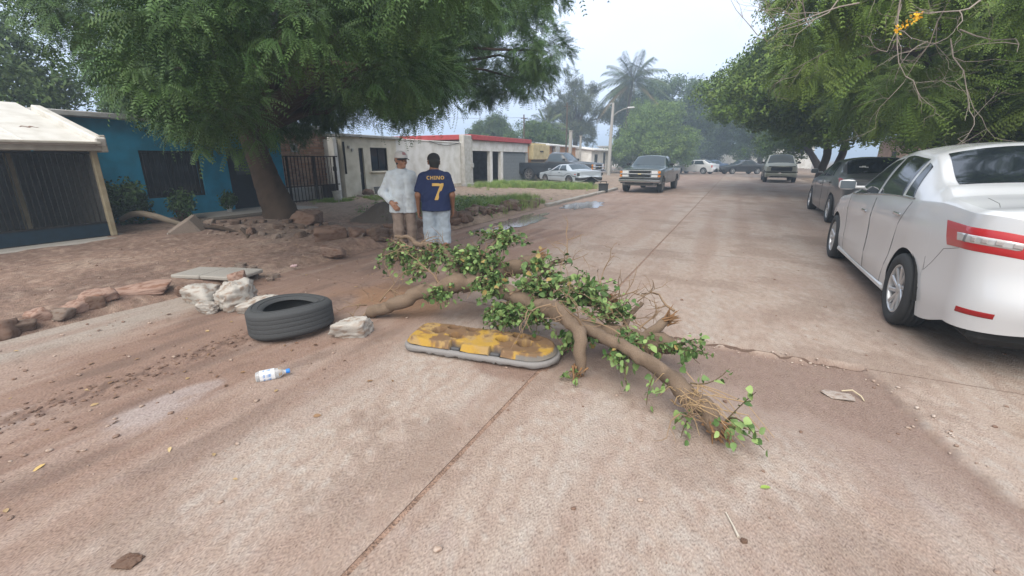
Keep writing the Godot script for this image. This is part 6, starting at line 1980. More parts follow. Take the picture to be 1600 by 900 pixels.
func body_mesh(bones: Array, cell: float, k: float, folds := 0.0, cuts := []) -> Bld:
	var lo := Vector3.ONE * 99
	var hi := -lo
	for q in bones:
		var r := maxf(q[2], q[3]) + cell * 3.0
		lo = lo.min(q[0] - Vector3.ONE * r).min(q[1] - Vector3.ONE * r)
		hi = hi.max(q[0] + Vector3.ONE * r).max(q[1] + Vector3.ONE * r)
	var nx := int((hi.x - lo.x) / cell) + 2
	var ny := int((hi.y - lo.y) / cell) + 2
	var nzz := int((hi.z - lo.z) / cell) + 2
	var f := PackedFloat32Array()
	f.resize(nx * ny * nzz)
	f.fill(1.0)
	for q in bones:
		var r := maxf(q[2], q[3]) + cell * 3.0 + k * 0.6
		var a: Vector3 = (q[0].min(q[1]) - Vector3.ONE * r - lo) / cell
		var b: Vector3 = (q[0].max(q[1]) + Vector3.ONE * r - lo) / cell
		for x in range(maxi(0, int(a.x)), mini(nx, int(b.x) + 1)):
			for y in range(maxi(0, int(a.y)), mini(ny, int(b.y) + 1)):
				for z in range(maxi(0, int(a.z)), mini(nzz, int(b.z) + 1)):
					var i := (x * ny + y) * nzz + z
					f[i] = smin(f[i], bone_d(q, lo + Vector3(x, y, z) * cell), k)
	if folds > 0.0 or cuts.size():
		for x in nx:
			for y in ny:
				for z in nzz:
					var i := (x * ny + y) * nzz + z
					if f[i] > cell * 3.0: continue
					var p := lo + Vector3(x, y, z) * cell
					if folds > 0.0: f[i] += folds * (nz.get_noise_3d(p.x * 330.0, p.y * 150.0, p.z * 330.0) + 0.5 * nz2.get_noise_3d(p.x * 500.0 + p.y * 500.0, p.y * 400.0, p.z * 300.0))
					for c in cuts: f[i] = maxf(f[i], (p - c[0]).dot(c[1]))
	# surface nets
	var b := Bld.new()
	var at := {}
	var st := [ny * nzz, nzz, 1]
	for x in nx - 1:
		for y in ny - 1:
			for z in nzz - 1:
				var i := (x * ny + y) * nzz + z
				var neg := 0
				var e := PackedFloat32Array([f[i], f[i + st[0]], f[i + st[1]], f[i + st[0] + st[1]], f[i + 1], f[i + st[0] + 1], f[i + st[1] + 1], f[i + st[0] + st[1] + 1]])
				for k2 in 8:
					if e[k2] < 0.0: neg += 1
				if neg == 0 or neg == 8: continue
				var sum := Vector3.ZERO
				var cnt := 0
				for pr in [[0, 1], [2, 3], [4, 5], [6, 7], [0, 2], [1, 3], [4, 6], [5, 7], [0, 4], [1, 5], [2, 6], [3, 7]]:
					var u: float = e[pr[0]]
					var w: float = e[pr[1]]
					if (u < 0.0) == (w < 0.0): continue
					var t := u / (u - w)
					var p0 := Vector3(pr[0] & 1, (pr[0] >> 1) & 1, pr[0] >> 2)
					var p1 := Vector3(pr[1] & 1, (pr[1] >> 1) & 1, pr[1] >> 2)
					sum += p0.lerp(p1, t)
					cnt += 1
				at[i] = b.v.size()
				b.v.append(lo + (Vector3(x, y, z) + sum / cnt) * cell)
				var g := Vector3(e[1] + e[3] + e[5] + e[7] - e[0] - e[2] - e[4] - e[6], e[2] + e[3] + e[6] + e[7] - e[0] - e[1] - e[4] - e[5], e[4] + e[5] + e[6] + e[7] - e[0] - e[1] - e[2] - e[3])
				b.n.append(g.normalized())
				b.c.append(Color(1, 1, 1))
				b.uv.append(Vector2.ZERO)
	for i in at:
		var z: int = i % nzz
		var y: int = (i / nzz) % ny
		var x: int = i / (ny * nzz)
		for ax in 3:
			var s1: int = st[(ax + 1) % 3]
			var s2: int = st[(ax + 2) % 3]
			var c := [x, y, z]
			if c[(ax + 1) % 3] == 0 or c[(ax + 2) % 3] == 0: continue
			var u := f[i]
			var w := f[i + st[ax]]
			if (u < 0.0) == (w < 0.0): continue
			if not (at.has(i - s1) and at.has(i - s2) and at.has(i - s1 - s2)): continue
			var q := [at[i], at[i - s1], at[i - s1 - s2], at[i - s2]]
			if u < 0.0: b.ix.append_array([q[0], q[2], q[1], q[0], q[3], q[2]])
			else: b.ix.append_array([q[0], q[1], q[2], q[0], q[2], q[3]])
	return b

func hand_bones(w: Vector3, dir: Vector3, palm: Vector3, thumb: Vector3) -> Array:
	# wrist, direction of the fingers, palm normal, side of the thumb; fingers slightly curled
	var side := thumb.normalized()
	var out := [[w, w + dir * 0.05, 0.024, 0.026], [w + side * 0.016, w + dir * 0.085 + side * 0.026, 0.02, 0.016], [w - side * 0.016, w + dir * 0.085 - side * 0.026, 0.02, 0.016]]
	for k in 4:
		var s := lerpf(0.032, -0.032, k / 3.0)
		var l: float = [0.034, 0.039, 0.036, 0.028][k]
		var p0 := w + dir * 0.085 + side * s
		var p1 := p0 + (dir + palm * 0.25).normalized() * l
		var p2 := p1 + (dir + palm * 0.9).normalized() * l * 0.8
		var p3 := p2 + (dir * 0.6 + palm).normalized() * l * 0.6
		out += [[p0, p1, 0.0105, 0.0098], [p1, p2, 0.0098, 0.009], [p2, p3, 0.009, 0.008]]
	var t0 := w + dir * 0.03 + side * 0.028
	var t1 := t0 + (dir * 0.6 + side + palm * 0.2).normalized() * 0.036
	out += [[t0, t1, 0.014, 0.0115], [t1, t1 + (dir + palm * 0.4).normalized() * 0.03, 0.0115, 0.009]]
	return out

func head_bones(c: Vector3, f: Vector3) -> Array:
	# c is the middle of the skull, f the way the face looks
	var s := Vector3.UP.cross(f).normalized()
	var out := [[c - f * 0.02 + Vector3(0, 0.02, 0), c + f * 0.015 + Vector3(0, 0.02, 0), 0.086, 0.08],
		[c + f * 0.03 - Vector3(0, 0.055, 0), c + f * 0.045 - Vector3(0, 0.085, 0), 0.062, 0.04],
		[c + f * 0.062 + s * 0.03 - Vector3(0, 0.03, 0), c + f * 0.062 - s * 0.03 - Vector3(0, 0.03, 0), 0.032, 0.032],
		[c + f * 0.092 + Vector3(0, 0.004, 0), c + f * 0.108 - Vector3(0, 0.028, 0), 0.010, 0.015],
		[c + f * 0.083 + s * 0.03 + Vector3(0, 0.018, 0), c + f * 0.083 - s * 0.03 + Vector3(0, 0.018, 0), 0.012, 0.012],
		[c + f * 0.088 + s * 0.018 - Vector3(0, 0.058, 0), c + f * 0.088 - s * 0.018 - Vector3(0, 0.058, 0), 0.011, 0.011],
		[c + f * 0.078 - Vector3(0, 0.09, 0), c + f * 0.08 - Vector3(0, 0.092, 0), 0.022, 0.022]]
	for q in [-1.0, 1.0]:
		out.append([c + s * q * 0.084 - f * 0.008 + Vector3(0, 0.012, 0), c + s * q * 0.088 - f * 0.004 - Vector3(0, 0.03, 0), 0.016, 0.011])
	return out

func eyes(parent: Node, c: Vector3, f: Vector3, brow: Material):
	var s := Vector3.UP.cross(f).normalized()
	for q in [-1.0, 1.0]:
		var b := Bld.new()
		b.tube([c + f * 0.089 + s * (q * 0.033 - 0.012), c + f * 0.092 + s * q * 0.033, c + f * 0.089 + s * (q * 0.033 + 0.012)], [0.003, 0.006, 0.003], 6)
		obj("eye", b, MT.black, parent)
		b = Bld.new()
		b.tube([c + f * 0.092 + s * (q * 0.033 - 0.018) + Vector3(0, 0.022, 0), c + f * 0.095 + s * q * 0.033 + Vector3(0, 0.026, 0), c + f * 0.086 + s * (q * 0.033 + 0.018) + Vector3(0, 0.022, 0)], [0.003, 0.005, 0.002], 5)
		obj("eyebrow", b, brow, parent)
	var m := Bld.new()
	m.tube([c + f * 0.094 - s * 0.022 - Vector3(0, 0.060, 0), c + f * 0.100 - Vector3(0, 0.059, 0), c + f * 0.094 + s * 0.022 - Vector3(0, 0.060, 0)], [0.002, 0.004, 0.002], 5)
	obj("mouth", m, mat(lin(0.16, 0.06, 0.05), 0.7), parent)

func cap_part(parent: Node, c: Vector3, f: Vector3, crown_m: Material, brim_m: Material, front_m: Material):
	var s := Vector3.UP.cross(f).normalized()
	var bs := Basis(s, Vector3.UP, f)
	var p := PackedVector3Array()
	for i in 28:
		var a := TAU * i / 28
		for j in 9:
			var e := PI * 0.5 * j / 8.0
			p.append(c + bs * Vector3(0.098 * cos(a) * cos(e), 0.012 + 0.105 * pow(sin(e), 0.8), (0.107 * sin(a) + (0.008 if sin(a) > 0 else 0.0)) * cos(e)))
	var b := Bld.new()
	b.grid(p, 28, 9, true, false)
	var cap := Node3D.new()
	cap.name = "cap"
	parent.add_child(cap, true)
	obj("crown", b, crown_m, cap)
	p = PackedVector3Array()
	for i in 15:
		var a := lerpf(0.32, PI - 0.32, i / 14.0)
		for j in 5:
			var k := j / 4.0
			p.append(c + bs * Vector3(cos(a) * (0.099 + 0.004 * k), 0.018 - 0.022 * k - 0.02 * pow(cos(a), 2.0), sin(a) * (0.105 + 0.075 * k)))
	b = Bld.new()
	b.grid(p, 15, 5)
	obj("brim", b, brim_m, cap)
	if front_m:
		p = PackedVector3Array()
		for i in 9:
			var a := lerpf(1.2, PI - 1.2, i / 8.0)
			for j in 4:
				var e := lerpf(0.35, 0.85, j / 3.0)
				p.append(c + bs * Vector3(0.1 * cos(a) * cos(e), 0.015 + 0.107 * pow(sin(e), 0.8), 0.119 * sin(a) * cos(e)))
		b = Bld.new()
		b.grid(p, 9, 4)
		obj("badge", b, front_m, cap)

func shoe(parent: Node, heel: Vector3, f: Vector3, m: Material):
	var b := body_mesh([[heel + Vector3(0, 0.045, 0), heel + f * 0.1 + Vector3(0, 0.05, 0), 0.046, 0.05], [heel + f * 0.08 + Vector3(0, 0.045, 0), heel + f * 0.205 + Vector3(0, 0.036, 0), 0.05, 0.042], [heel + Vector3(0, 0.06, 0), heel + Vector3(0, 0.1, 0), 0.044, 0.045]], 0.012, 0.03, 0.0, [[Vector3(0, heel.y + 0.004, 0), Vector3.DOWN]])
	obj("shoe", b, m, parent)

func build_people():
	var F := Vector3(0, 0, 1)
	# --- man in a pale shirt, facing the camera side, hand at his hip
	var at := Vector3(-4.50, 0.0, -5.28)
	var t := thing("person", "man in white cap, pale blue long-sleeved shirt and brown trousers, hand on hip", "person", at, deg_to_rad(50))
	t.scale = Vector3.ONE * 0.945
	var skin := mat(lin(0.33, 0.18, 0.12), 0.6)
	var hf := Vector3(0.42, -0.05, 1.0).normalized()
	var hc := Vector3(0.01, 1.565, 0.02)
	var shL := Vector3(0.165, 1.335, -0.01)
	var shR := Vector3(-0.165, 1.335, -0.01)
	var elR := Vector3(-0.30, 1.07, -0.06)
	var wrR := Vector3(-0.20, 0.93, 0.13)
	var elL := Vector3(0.30, 1.11, -0.10)
	var wrL := Vector3(0.235, 0.90, 0.0)
	var hips := [Vector3(-0.09, 0.90, 0), Vector3(0.09, 0.90, 0)]
	var knees := [Vector3(-0.105, 0.49, 0.03), Vector3(0.10, 0.49, 0.02)]
	var ank := [Vector3(-0.115, 0.09, -0.02), Vector3(0.115, 0.09, -0.03)]
	var body := [[Vector3(-0.06, 1.22, -0.005), Vector3(-0.06, 0.95, 0), 0.09, 0.095], [Vector3(0.06, 1.22, -0.005), Vector3(0.06, 0.95, 0), 0.09, 0.095], [Vector3(0, 1.38, -0.01), shL, 0.05, 0.045], [Vector3(0, 1.38, -0.01), shR, 0.05, 0.045], [Vector3(0, 1.38, -0.01), Vector3(0, 1.5, 0.01), 0.062, 0.056],
		[shR, elR, 0.042, 0.038], [elR, wrR, 0.036, 0.026], [shL, elL, 0.042, 0.038], [elL, wrL, 0.038, 0.026]]
	for k in 2: body += [[hips[k], knees[k], 0.085, 0.055], [knees[k], ank[k], 0.052, 0.036]]
	var bb := body_mesh(body, 0.016, 0.03)
	bb.add(body_mesh(head_bones(hc, hf), 0.0065, 0.02))
	bb.add(body_mesh(hand_bones(wrR, Vector3(0.55, -0.75, 0.35).normalized(), Vector3(0.3, -0.1, -0.9).normalized(), Vector3(0.75, 0.6, 0.1)), 0.005, 0.008))
	bb.add(body_mesh(hand_bones(wrL, Vector3(-0.1, -0.95, 0.1).normalized(), Vector3(-0.9, 0, 0.1).normalized(), Vector3(0.1, 0, 1)), 0.005, 0.008))
	obj("body", bb, skin, t)
	eyes(t, hc, hf, mat(lin(0.08, 0.07, 0.07), 0.9))
	var shirt_m := mat(lin(0.56, 0.62, 0.68), 0.9, IMG.blotch, 2.0)
	shirt_m.rim_enabled = true
	var sh := [[Vector3(-0.075, 1.27, 0), Vector3(-0.07, 1.05, 0.01), 0.115, 0.125], [Vector3(0.075, 1.27, 0), Vector3(0.07, 1.05, 0.01), 0.115, 0.125], [Vector3(-0.08, 1.05, 0.01), Vector3(-0.085, 0.76, 0.0), 0.128, 0.135, 1], [Vector3(0.08, 1.05, 0.01), Vector3(0.085, 0.76, 0.0), 0.128, 0.135, 1], [Vector3(0, 1.40, -0.01), shL, 0.075, 0.062], [Vector3(0, 1.40, -0.01), shR, 0.075, 0.062],
		[shR, elR, 0.072, 0.062], [elR, wrR - (wrR - elR).normalized() * 0.02, 0.06, 0.045, 1], [shL, elL, 0.072, 0.062], [elL, wrL - (wrL - elL).normalized() * 0.02, 0.06, 0.045, 1]]
	var so := obj("shirt", body_mesh(sh, 0.012, 0.035, 0.013, [[Vector3(0, 1.445, 0.03), Vector3(0, 1, 0.35).normalized()]]), shirt_m, t)
	# collar, placket, pocket, cuffs
	var col := Bld.new()
	var p := PackedVector3Array()
	for i in 17:
		var a := lerpf(-0.5, PI + 0.5, i / 16.0)
		for j in 3:
			var k := j / 2.0
			p.append(Vector3(cos(a) * (0.068 + 0.022 * k), 1.478 - 0.045 * k - 0.03 * maxf(0.0, -sin(a) + 0.2), -sin(a) * (0.068 + 0.025 * k) + 0.01))
	col.grid(p, 17, 3)
	obj("collar", col, shirt_m, so)
	var pk := Bld.new()
	var pp := []
	for i in 15:
		var y := lerpf(1.38, 0.78, i / 14.0)
		pp.append(Vector3(0.0, y, march(sh, Vector3(0.0, y, 0.4), Vector3(0, 0, -1), 0.035) + 0.001))
	pk.tube(pp, pp.map(func(_q): return 0.006), 5, false)
	obj("placket", pk, shirt_m, so)
	var tr_m := mat(lin(0.25, 0.195, 0.165), 0.9, IMG.blotch, 2.0)
	var tb := [[Vector3(-0.07, 0.93, 0), Vector3(0.07, 0.93, 0), 0.12, 0.12]]
	for k in 2: tb += [[hips[k], knees[k], 0.105, 0.083], [knees[k], ank[k] + Vector3(0, -0.02, 0), 0.083, 0.072, 1]]
	obj("trousers", body_mesh(tb, 0.0145, 0.03, 0.016), tr_m, t)
	for k in 2: shoe(t, ank[k] - Vector3(0, 0.09, 0.02), Vector3([-0.2, 0.35][k], 0, 1).normalized(), mat(lin(0.10, 0.07, 0.05), 0.6))
	cap_part(t, hc + Vector3(0, 0.025, 0), hf, mat(lin(0.55, 0.54, 0.53), 0.9), mat(lin(0.03, 0.03, 0.035), 0.8), mat(lin(0.40, 0.22, 0.22), 0.8))
	var hair := body_mesh([[hc - hf * 0.035 + Vector3(0, -0.005, 0), hc - hf * 0.03 - Vector3(0, 0.04, 0), 0.084, 0.066]], 0.01, 0.02)
	obj("hair", hair, mat(lin(0.06, 0.055, 0.055), 0.9), t)
	# --- man seen from behind
	at = Vector3(-3.93, 0.0, -5.33)
	t = thing("person", "man seen from behind in navy football shirt numbered seven and grey shorts", "person", at, deg_to_rad(180 + 33))
	t.scale = Vector3.ONE * 0.935
	hc = Vector3(0, 1.555, 0.03)
	hf = Vector3(0.25, -0.05, 1).normalized()
	shL = Vector3(0.18, 1.325, 0); shR = Vector3(-0.18, 1.325, 0)
	elL = Vector3(0.265, 1.06, -0.03); elR = Vector3(-0.26, 1.06, -0.02)
	wrL = Vector3(0.275, 0.83, 0.05); wrR = Vector3(-0.26, 0.84, 0.10)
	hips = [Vector3(-0.1, 0.88, 0), Vector3(0.1, 0.88, 0)]
	knees = [Vector3(-0.11, 0.48, 0.02), Vector3(0.105, 0.48, 0.02)]
	ank = [Vector3(-0.125, 0.09, -0.02), Vector3(0.11, 0.09, -0.03)]
	body = [[Vector3(-0.06, 1.2, 0), Vector3(-0.06, 0.95, 0), 0.1, 0.11], [Vector3(0.06, 1.2, 0), Vector3(0.06, 0.95, 0), 0.1, 0.11], [Vector3(0, 1.40, -0.01), shL, 0.065, 0.06], [Vector3(0, 1.40, -0.01), shR, 0.065, 0.06], [Vector3(0, 1.36, -0.01), Vector3(0, 1.5, 0.015), 0.075, 0.066],
		[shR, elR, 0.056, 0.048], [elR, wrR, 0.046, 0.03], [shL, elL, 0.056, 0.048], [elL, wrL, 0.046, 0.03]]
	for k in 2: body += [[hips[k], knees[k], 0.095, 0.062], [knees[k], ank[k] + Vector3(0, 0.2, -0.01), 0.058, 0.058], [ank[k] + Vector3(0, 0.2, -0.01), ank[k], 0.058, 0.038]]
	var skin2 := mat(lin(0.23, 0.115, 0.07), 0.6)
	bb = body_mesh(body, 0.016, 0.03)
	bb.add(body_mesh(head_bones(hc, hf), 0.0065, 0.02))
	bb.add(body_mesh(hand_bones(wrR, Vector3(0.0, -0.98, 0.15).normalized(), Vector3(0.9, 0, 0.2).normalized(), Vector3(0.2, 0, 1)), 0.005, 0.008))
	bb.add(body_mesh(hand_bones(wrL, Vector3(0.0, -0.98, 0.15).normalized(), Vector3(-0.9, 0, 0.2).normalized(), Vector3(-0.2, 0, 1)), 0.005, 0.008))
	obj("body", bb, skin2, t)
	eyes(t, hc, hf, mat(lin(0.02, 0.02, 0.02), 0.9))
	var navy := mat(lin(0.012, 0.022, 0.075), 0.8)
	sh = [[Vector3(-0.075, 1.25, 0), Vector3(-0.075, 1.05, 0.005), 0.13, 0.145], [Vector3(0.075, 1.25, 0), Vector3(0.075, 1.05, 0.005), 0.13, 0.145], [Vector3(-0.075, 1.05, 0.005), Vector3(-0.075, 0.82, 0), 0.145, 0.155, 1], [Vector3(0.075, 1.05, 0.005), Vector3(0.075, 0.82, 0), 0.145, 0.155, 1], [Vector3(0, 1.40, -0.01), shL, 0.08, 0.066], [Vector3(0, 1.40, -0.01), shR, 0.08, 0.066],
		[shR, shR.lerp(elR, 0.86), 0.078, 0.078, 1], [shL, shL.lerp(elL, 0.86), 0.078, 0.078, 1]]
	so = obj("shirt", body_mesh(sh, 0.0135, 0.04, 0.012, [[Vector3(0, 1.44, 0), Vector3(0, 1, 0.15).normalized()]]), navy, t)
	var gold := mat(lin(0.52, 0.33, 0.09), 0.6)
	back_text(so, "CHINO", 0.052, Vector2(-0.02, 1.325), sh, gold)
	back_text(so, "7", 0.25, Vector2(-0.05, 1.115), sh, gold)
	var sl := Bld.new()
	sl.box(Vector3(-0.32, 1.15, -0.03), Vector3(0.012, 0.022, 0.045), 0.003, Basis(Vector3(0, 0, 1), -0.3))
	obj("sleeve_badge", sl, mat(lin(0.5, 0.55, 0.65), 0.7), so)
	tb = [[Vector3(-0.08, 0.87, 0), Vector3(0.08, 0.87, 0), 0.12, 0.12]]
	for k in 2: tb += [[hips[k], knees[k] + Vector3(0, 0.02, 0), 0.118, 0.108], [knees[k] + Vector3(0, 0.02, 0), knees[k] + Vector3(0, -0.19, -0.01), 0.108, 0.105, 1]]
	obj("shorts", body_mesh(tb, 0.0145, 0.03, 0.011), mat(lin(0.33, 0.39, 0.46), 0.95, IMG.blotch, 2.0), t)
	for k in 2: shoe(t, ank[k] - Vector3(0, 0.09, 0.02), Vector3([-0.3, 0.3][k], 0, 1).normalized(), mat(lin(0.035, 0.035, 0.04), 0.7))
	cap_part(t, hc + Vector3(0, 0.02, 0), hf, mat(lin(0.025, 0.025, 0.028), 0.9), mat(lin(0.025, 0.025, 0.028), 0.9), null)
	obj("hair", body_mesh([[hc - hf * 0.032 + Vector3(0, 0.0, 0), hc - hf * 0.03 - Vector3(0, 0.055, 0), 0.088, 0.07]], 0.01, 0.02), mat(lin(0.03, 0.03, 0.03), 0.9), t)

func march(bones: Array, from: Vector3, dir: Vector3, k: float) -> float:
	var p := from
	for i in 40:
		var d := field_at(bones, p, k)
		if d < 0.0015: break
		p += dir * d * 0.9
	return p.z

# flat print that follows the back of a shirt
func back_text(parent: Node, text: String, hgt: float, at: Vector2, bones: Array, m: Material):
	var f := SystemFont.new()
	f.font_names = PackedStringArray(["Droid Sans"])
	f.font_weight = 700
	var tm := TextMesh.new()
	tm.font = f
	tm.text = text
	tm.font_size = 64
	tm.pixel_size = hgt / 46.0
	tm.depth = 0.0
	tm.curve_step = 4.0
	var a := tm.get_mesh_arrays()
	var b := Bld.new()
	var vs: PackedVector3Array = a[Mesh.ARRAY_VERTEX]
	var ids: PackedInt32Array = a[Mesh.ARRAY_INDEX] if a[Mesh.ARRAY_INDEX] else PackedInt32Array(range(vs.size()))
	var q := []
	for p in vs:
		var w := Vector3(-p.x * (1.15 if text.length() > 1 else 1.0) + at.x, p.y + at.y, 0)
		w.z = march(bones, Vector3(w.x, w.y, -0.5), Vector3(0, 0, 1), 0.04) - 0.009
		q.append(w)
	for i in range(0, ids.size(), 3): b.tri(q[ids[i]], q[ids[i + 1]], q[ids[i + 2]])
	obj("print", b, m, parent)

# ---------------------------------------------------------------- small things
func stone(called: String, label: String, cat: String, at: Vector3, size: Vector3, turn: float, sd: int, m: Material, group := "", planes := 10, rough := 0.06, tilt := 0.0):
	var o := obj(called, rock_bld(sd, size, planes, rough * 1.5, 34), m)
	o.position = at
	o.rotation = Vector3(tilt, turn, tilt * 0.6)
	tag(o, label, cat, group)
	return o

func build_details():
	var r := RandomNumberGenerator.new()
	r.seed = 99
	var pale := mat(lin(0.56, 0.54, 0.51), 0.95, IMG.grain, 2.4, IMG.bfine, 1.6)
	var pink := mat(lin(0.42, 0.29, 0.24), 0.95, IMG.grain, 2.4, IMG.bfine, 1.2)
	var brown := mat(lin(0.22, 0.15, 0.12), 0.95, IMG.grain, 2.4, IMG.bfine, 1.2)
	stone("concrete_chunk", "block of broken pale concrete between the tyre and the trunk end", "rubble", Vector3(-2.88, -0.02, -2.62), Vector3(0.33, 0.2, 0.22), 0.5, 3, pale, "", 7, 0.07, 0.15)
	stone("concrete_chunk", "flat-topped grey concrete chunk at the slab corner of the gutter", "rubble", Vector3(-5.02, -0.01, -2.52), Vector3(0.40, 0.25, 0.30), 0.3, 8, pale, "", 7, 0.06, -0.06)
	stone("concrete_chunk", "rounded white concrete chunk behind the tyre", "rubble", Vector3(-4.52, -0.01, -2.60), Vector3(0.36, 0.31, 0.28), 1.2, 5, pale, "", 11, 0.10, 0.1)
	stone("concrete_chunk", "small pale concrete lump before the rounded chunk", "rubble", Vector3(-4.64, 0.0, -2.37), Vector3(0.2, 0.12, 0.15), 0.2, 12, pale, "", 9, 0.08)
	stone("concrete_chunk", "flat cracked concrete piece leaning against the tyre", "rubble", Vector3(-4.22, 0.0, -2.68), Vector3(0.34, 0.16, 0.26), 0.6, 13, pale, "", 7, 0.06, 0.2)
	stone("field_stone", "pinkish angular stone on the verge edge", "stone", Vector3(-5.78, 0.05, -1.92), Vector3(0.28, 0.16, 0.22), 0.4, 15, pink, "", 8, 0.05)
	stone("field_stone", "long flat pinkish stone lying along the verge edge", "stone", Vector3(-5.80, 0.05, -2.30), Vector3(0.56, 0.12, 0.24), 1.0, 16, pink, "", 8, 0.05, 0.05)
	stone("field_stone", "pinkish stone on the edge of the concrete plate", "stone", Vector3(-5.22, 0.06, -3.05), Vector3(0.2, 0.15, 0.18), 0.9, 17, pink, "", 10, 0.05)
	stone("field_stone", "small dark stone beside the flat pinkish stone", "stone", Vector3(-5.45, 0.03, -2.55), Vector3(0.14, 0.12, 0.12), 0.1, 18, brown)
	stone("field_stone", "brown rectangular stone on bare earth before the tree", "stone", Vector3(-5.45, 0.04, -4.72), Vector3(0.36, 0.18, 0.26), 0.4, 19, mat(lin(0.30, 0.22, 0.185), 0.95, IMG.grain, 2.4, IMG.bfine, 1.0), "", 7, 0.04)
	stone("field_stone", "large brown block at the foot of the earth bank", "stone", Vector3(-6.35, 0.08, -5.5), Vector3(0.55, 0.30, 0.4), 0.7, 20, brown, "", 8, 0.05)
	stone("field_stone", "dark brown boulder against the tree's roots", "stone", Vector3(-7.75, 0.16, -6.15), Vector3(0.55, 0.34, 0.45), 0.2, 21, brown, "", 9, 0.06)
	var cb := thing("concrete_block", "large tilted concrete block with a pale face near the tree", "rubble", Vector3(-9.35, 0.16, -4.72), 0.55)
	var blk := Bld.new()
	blk.box(Vector3.ZERO, Vector3(0.5, 0.40, 0.34), 0.035, Basis(Vector3(0, 0, 1), 0.55) * Basis(Vector3(1, 0, 0), 0.25))
	obj("block", blk, mat(lin(0.30, 0.25, 0.215), 0.95, IMG.earth, 1.6, IMG.bsoil, 1.4), cb)
	var fc := Bld.new()
	fc.box(Vector3(-0.254, 0, 0), Vector3(0.012, 0.36, 0.30), 0.004)
	obj("plastered_face", fc, pale, cb, Transform3D(Basis(Vector3(0, 0, 1), 0.55) * Basis(Vector3(1, 0, 0), 0.25), Vector3.ZERO))
	# edging stones on the near verge
	var vars := []
	for k in 8: vars.append(rock_bld(60 + k, Vector3(0.26, 0.18, 0.2) * r.randf_range(0.85, 1.15), 4, 0.09, 18).mesh())
	var tones := [brown, pink, mat(lin(0.27, 0.22, 0.19), 0.95, IMG.grain, 2.4, IMG.bfine, 1.2), mat(lin(0.19, 0.14, 0.115), 0.95, IMG.grain, 2.4, IMG.bfine, 1.2)]
	var put := func(called: String, label: String, grp: String, x: float, z: float, s: float, tone: int):
		var o := obj(called, vars[r.randi() % 8], tones[tone])
		o.transform = Transform3D(Basis(Vector3.UP, r.randf() * TAU).scaled(Vector3(s, s * r.randf_range(0.7, 1.0), s)), Vector3(x, gh(x, z) - 0.035 * s, z))
		tag(o, ("small " if s < 0.45 else ("middling " if s < 0.9 else "large ")) + ["brown ", "pinkish ", "greyish ", "dark "][tone] + label, "stone", grp)
	for k in 9: put.call("edging_stone", "stone in the row edging the verge beside the carport", "stones edging the near verge", -5.62 + r.randf_range(-0.07, 0.1), -0.75 - 0.14 * k, r.randf_range(0.5, 1.05), r.randi() % 4)
	for k in 70: put.call("kerb_rubble", "earthy stone in the torn-up kerb line beyond the two men", "stones along the torn-up kerb", -5.72 + r.randf_range(-0.22, 0.14), -5.6 - 0.11 * k + r.randf_range(-0.06, 0.06), r.randf_range(0.5, 1.5), [0, 0, 2, 3][r.randi() % 4])
	for k in 60:
		var a := r.randf() * TAU
		var d := sqrt(r.randf())
		put.call("rubble_stone", "loose stone of the rubble bank around the leaning tree's foot", "rubble at the foot of the tree", -8.2 + 1.9 * d * cos(a), -5.6 + 0.85 * d * sin(a), 0.18 + 0.6 * pow(r.randf(), 1.8), [0, 2, 3, 3][r.randi() % 4])
	for k in 16: put.call("gravel_lump", "lump of rubble around the concrete plate", "rubble round the concrete plate", -6.25 + r.randf() * 1.1, -3.55 + (r.randf() * 0.12 if k % 2 else -0.02) + (0.0 if k < 11 else 0.1), r.randf_range(0.2, 0.5), 2)
	# concrete plate
	var pl := thing("concrete_plate", "flat cracked concrete plate lying on the verge earth", "slab", Vector3(-5.78, 0.075, -3.16), 0.28)
	box_part("plate_piece", pl, MT.concrete, Vector3(0.2, 0.02, 0.0), Vector3(0.52, 0.05, 0.46), 0.012)
	box_part("plate_piece", pl, MT.concrete, Vector3(-0.28, 0.015, 0.01), Vector3(0.42, 0.05, 0.44), 0.012, Basis(Vector3(0, 0, 1), 0.02))
	# bent bare log by the carport and roots below the tree
	var lg := obj("bent_log", trunk_bld([Vector3(-11.2, 0.3, -4.45), Vector3(-10.9, 0.42, -4.55), Vector3(-10.5, 0.40, -4.68), Vector3(-10.1, 0.22, -4.95), Vector3(-9.75, 0.1, -5.15)], [0.05, 0.06, 0.06, 0.05, 0.035], 10, 0.12), mat(lin(0.27, 0.23, 0.18), 0.95, IMG.grain, 3.0, IMG.bfine, 1.0))
	tag(lg, "bare bent log leaning beside the carport corner", "log")
	for q in [[Vector3(-9.3, 0.2, -4.95), Vector3(-8.7, 0.25, -4.9), Vector3(-8.2, 0.14, -5.05)], [Vector3(-8.3, 0.22, -5.1), Vector3(-7.9, 0.14, -4.95), Vector3(-7.75, 0.08, -4.8)]]:
		var rt := obj("exposed_root", trunk_bld(q, [0.035, 0.04, 0.02], 8, 0.12), MT.bark)
		tag(rt, "bare root lying across the rubble below the tree", "root", "exposed roots")
	# plants at the blue house
	bush("garden_shrub", "leafy dark shrub growing against the blue wall", Vector3(-12.2, 0.08, -5.0), Vector3(0.5, 0.42, 0.5), 0.45, 260, null)
	var clay := mat(lin(0.16, 0.09, 0.07), 0.9, IMG.grain, 4.0)
	bush("potted_plant", "round leafy plant in dark clay pot below the blue house window", Vector3(-11.9, 0.08, -5.95), Vector3(0.24, 0.2, 0.24), 0.40, 110, clay)
	bush("potted_plant", "small thin plant in white pot beside the dark door", Vector3(-12.35, 0.1, -7.35), Vector3(0.13, 0.14, 0.13), 0.32, 40, mat(lin(0.6, 0.6, 0.6), 0.7))
	# heap of dark sand
	var hp := PackedVector3Array()
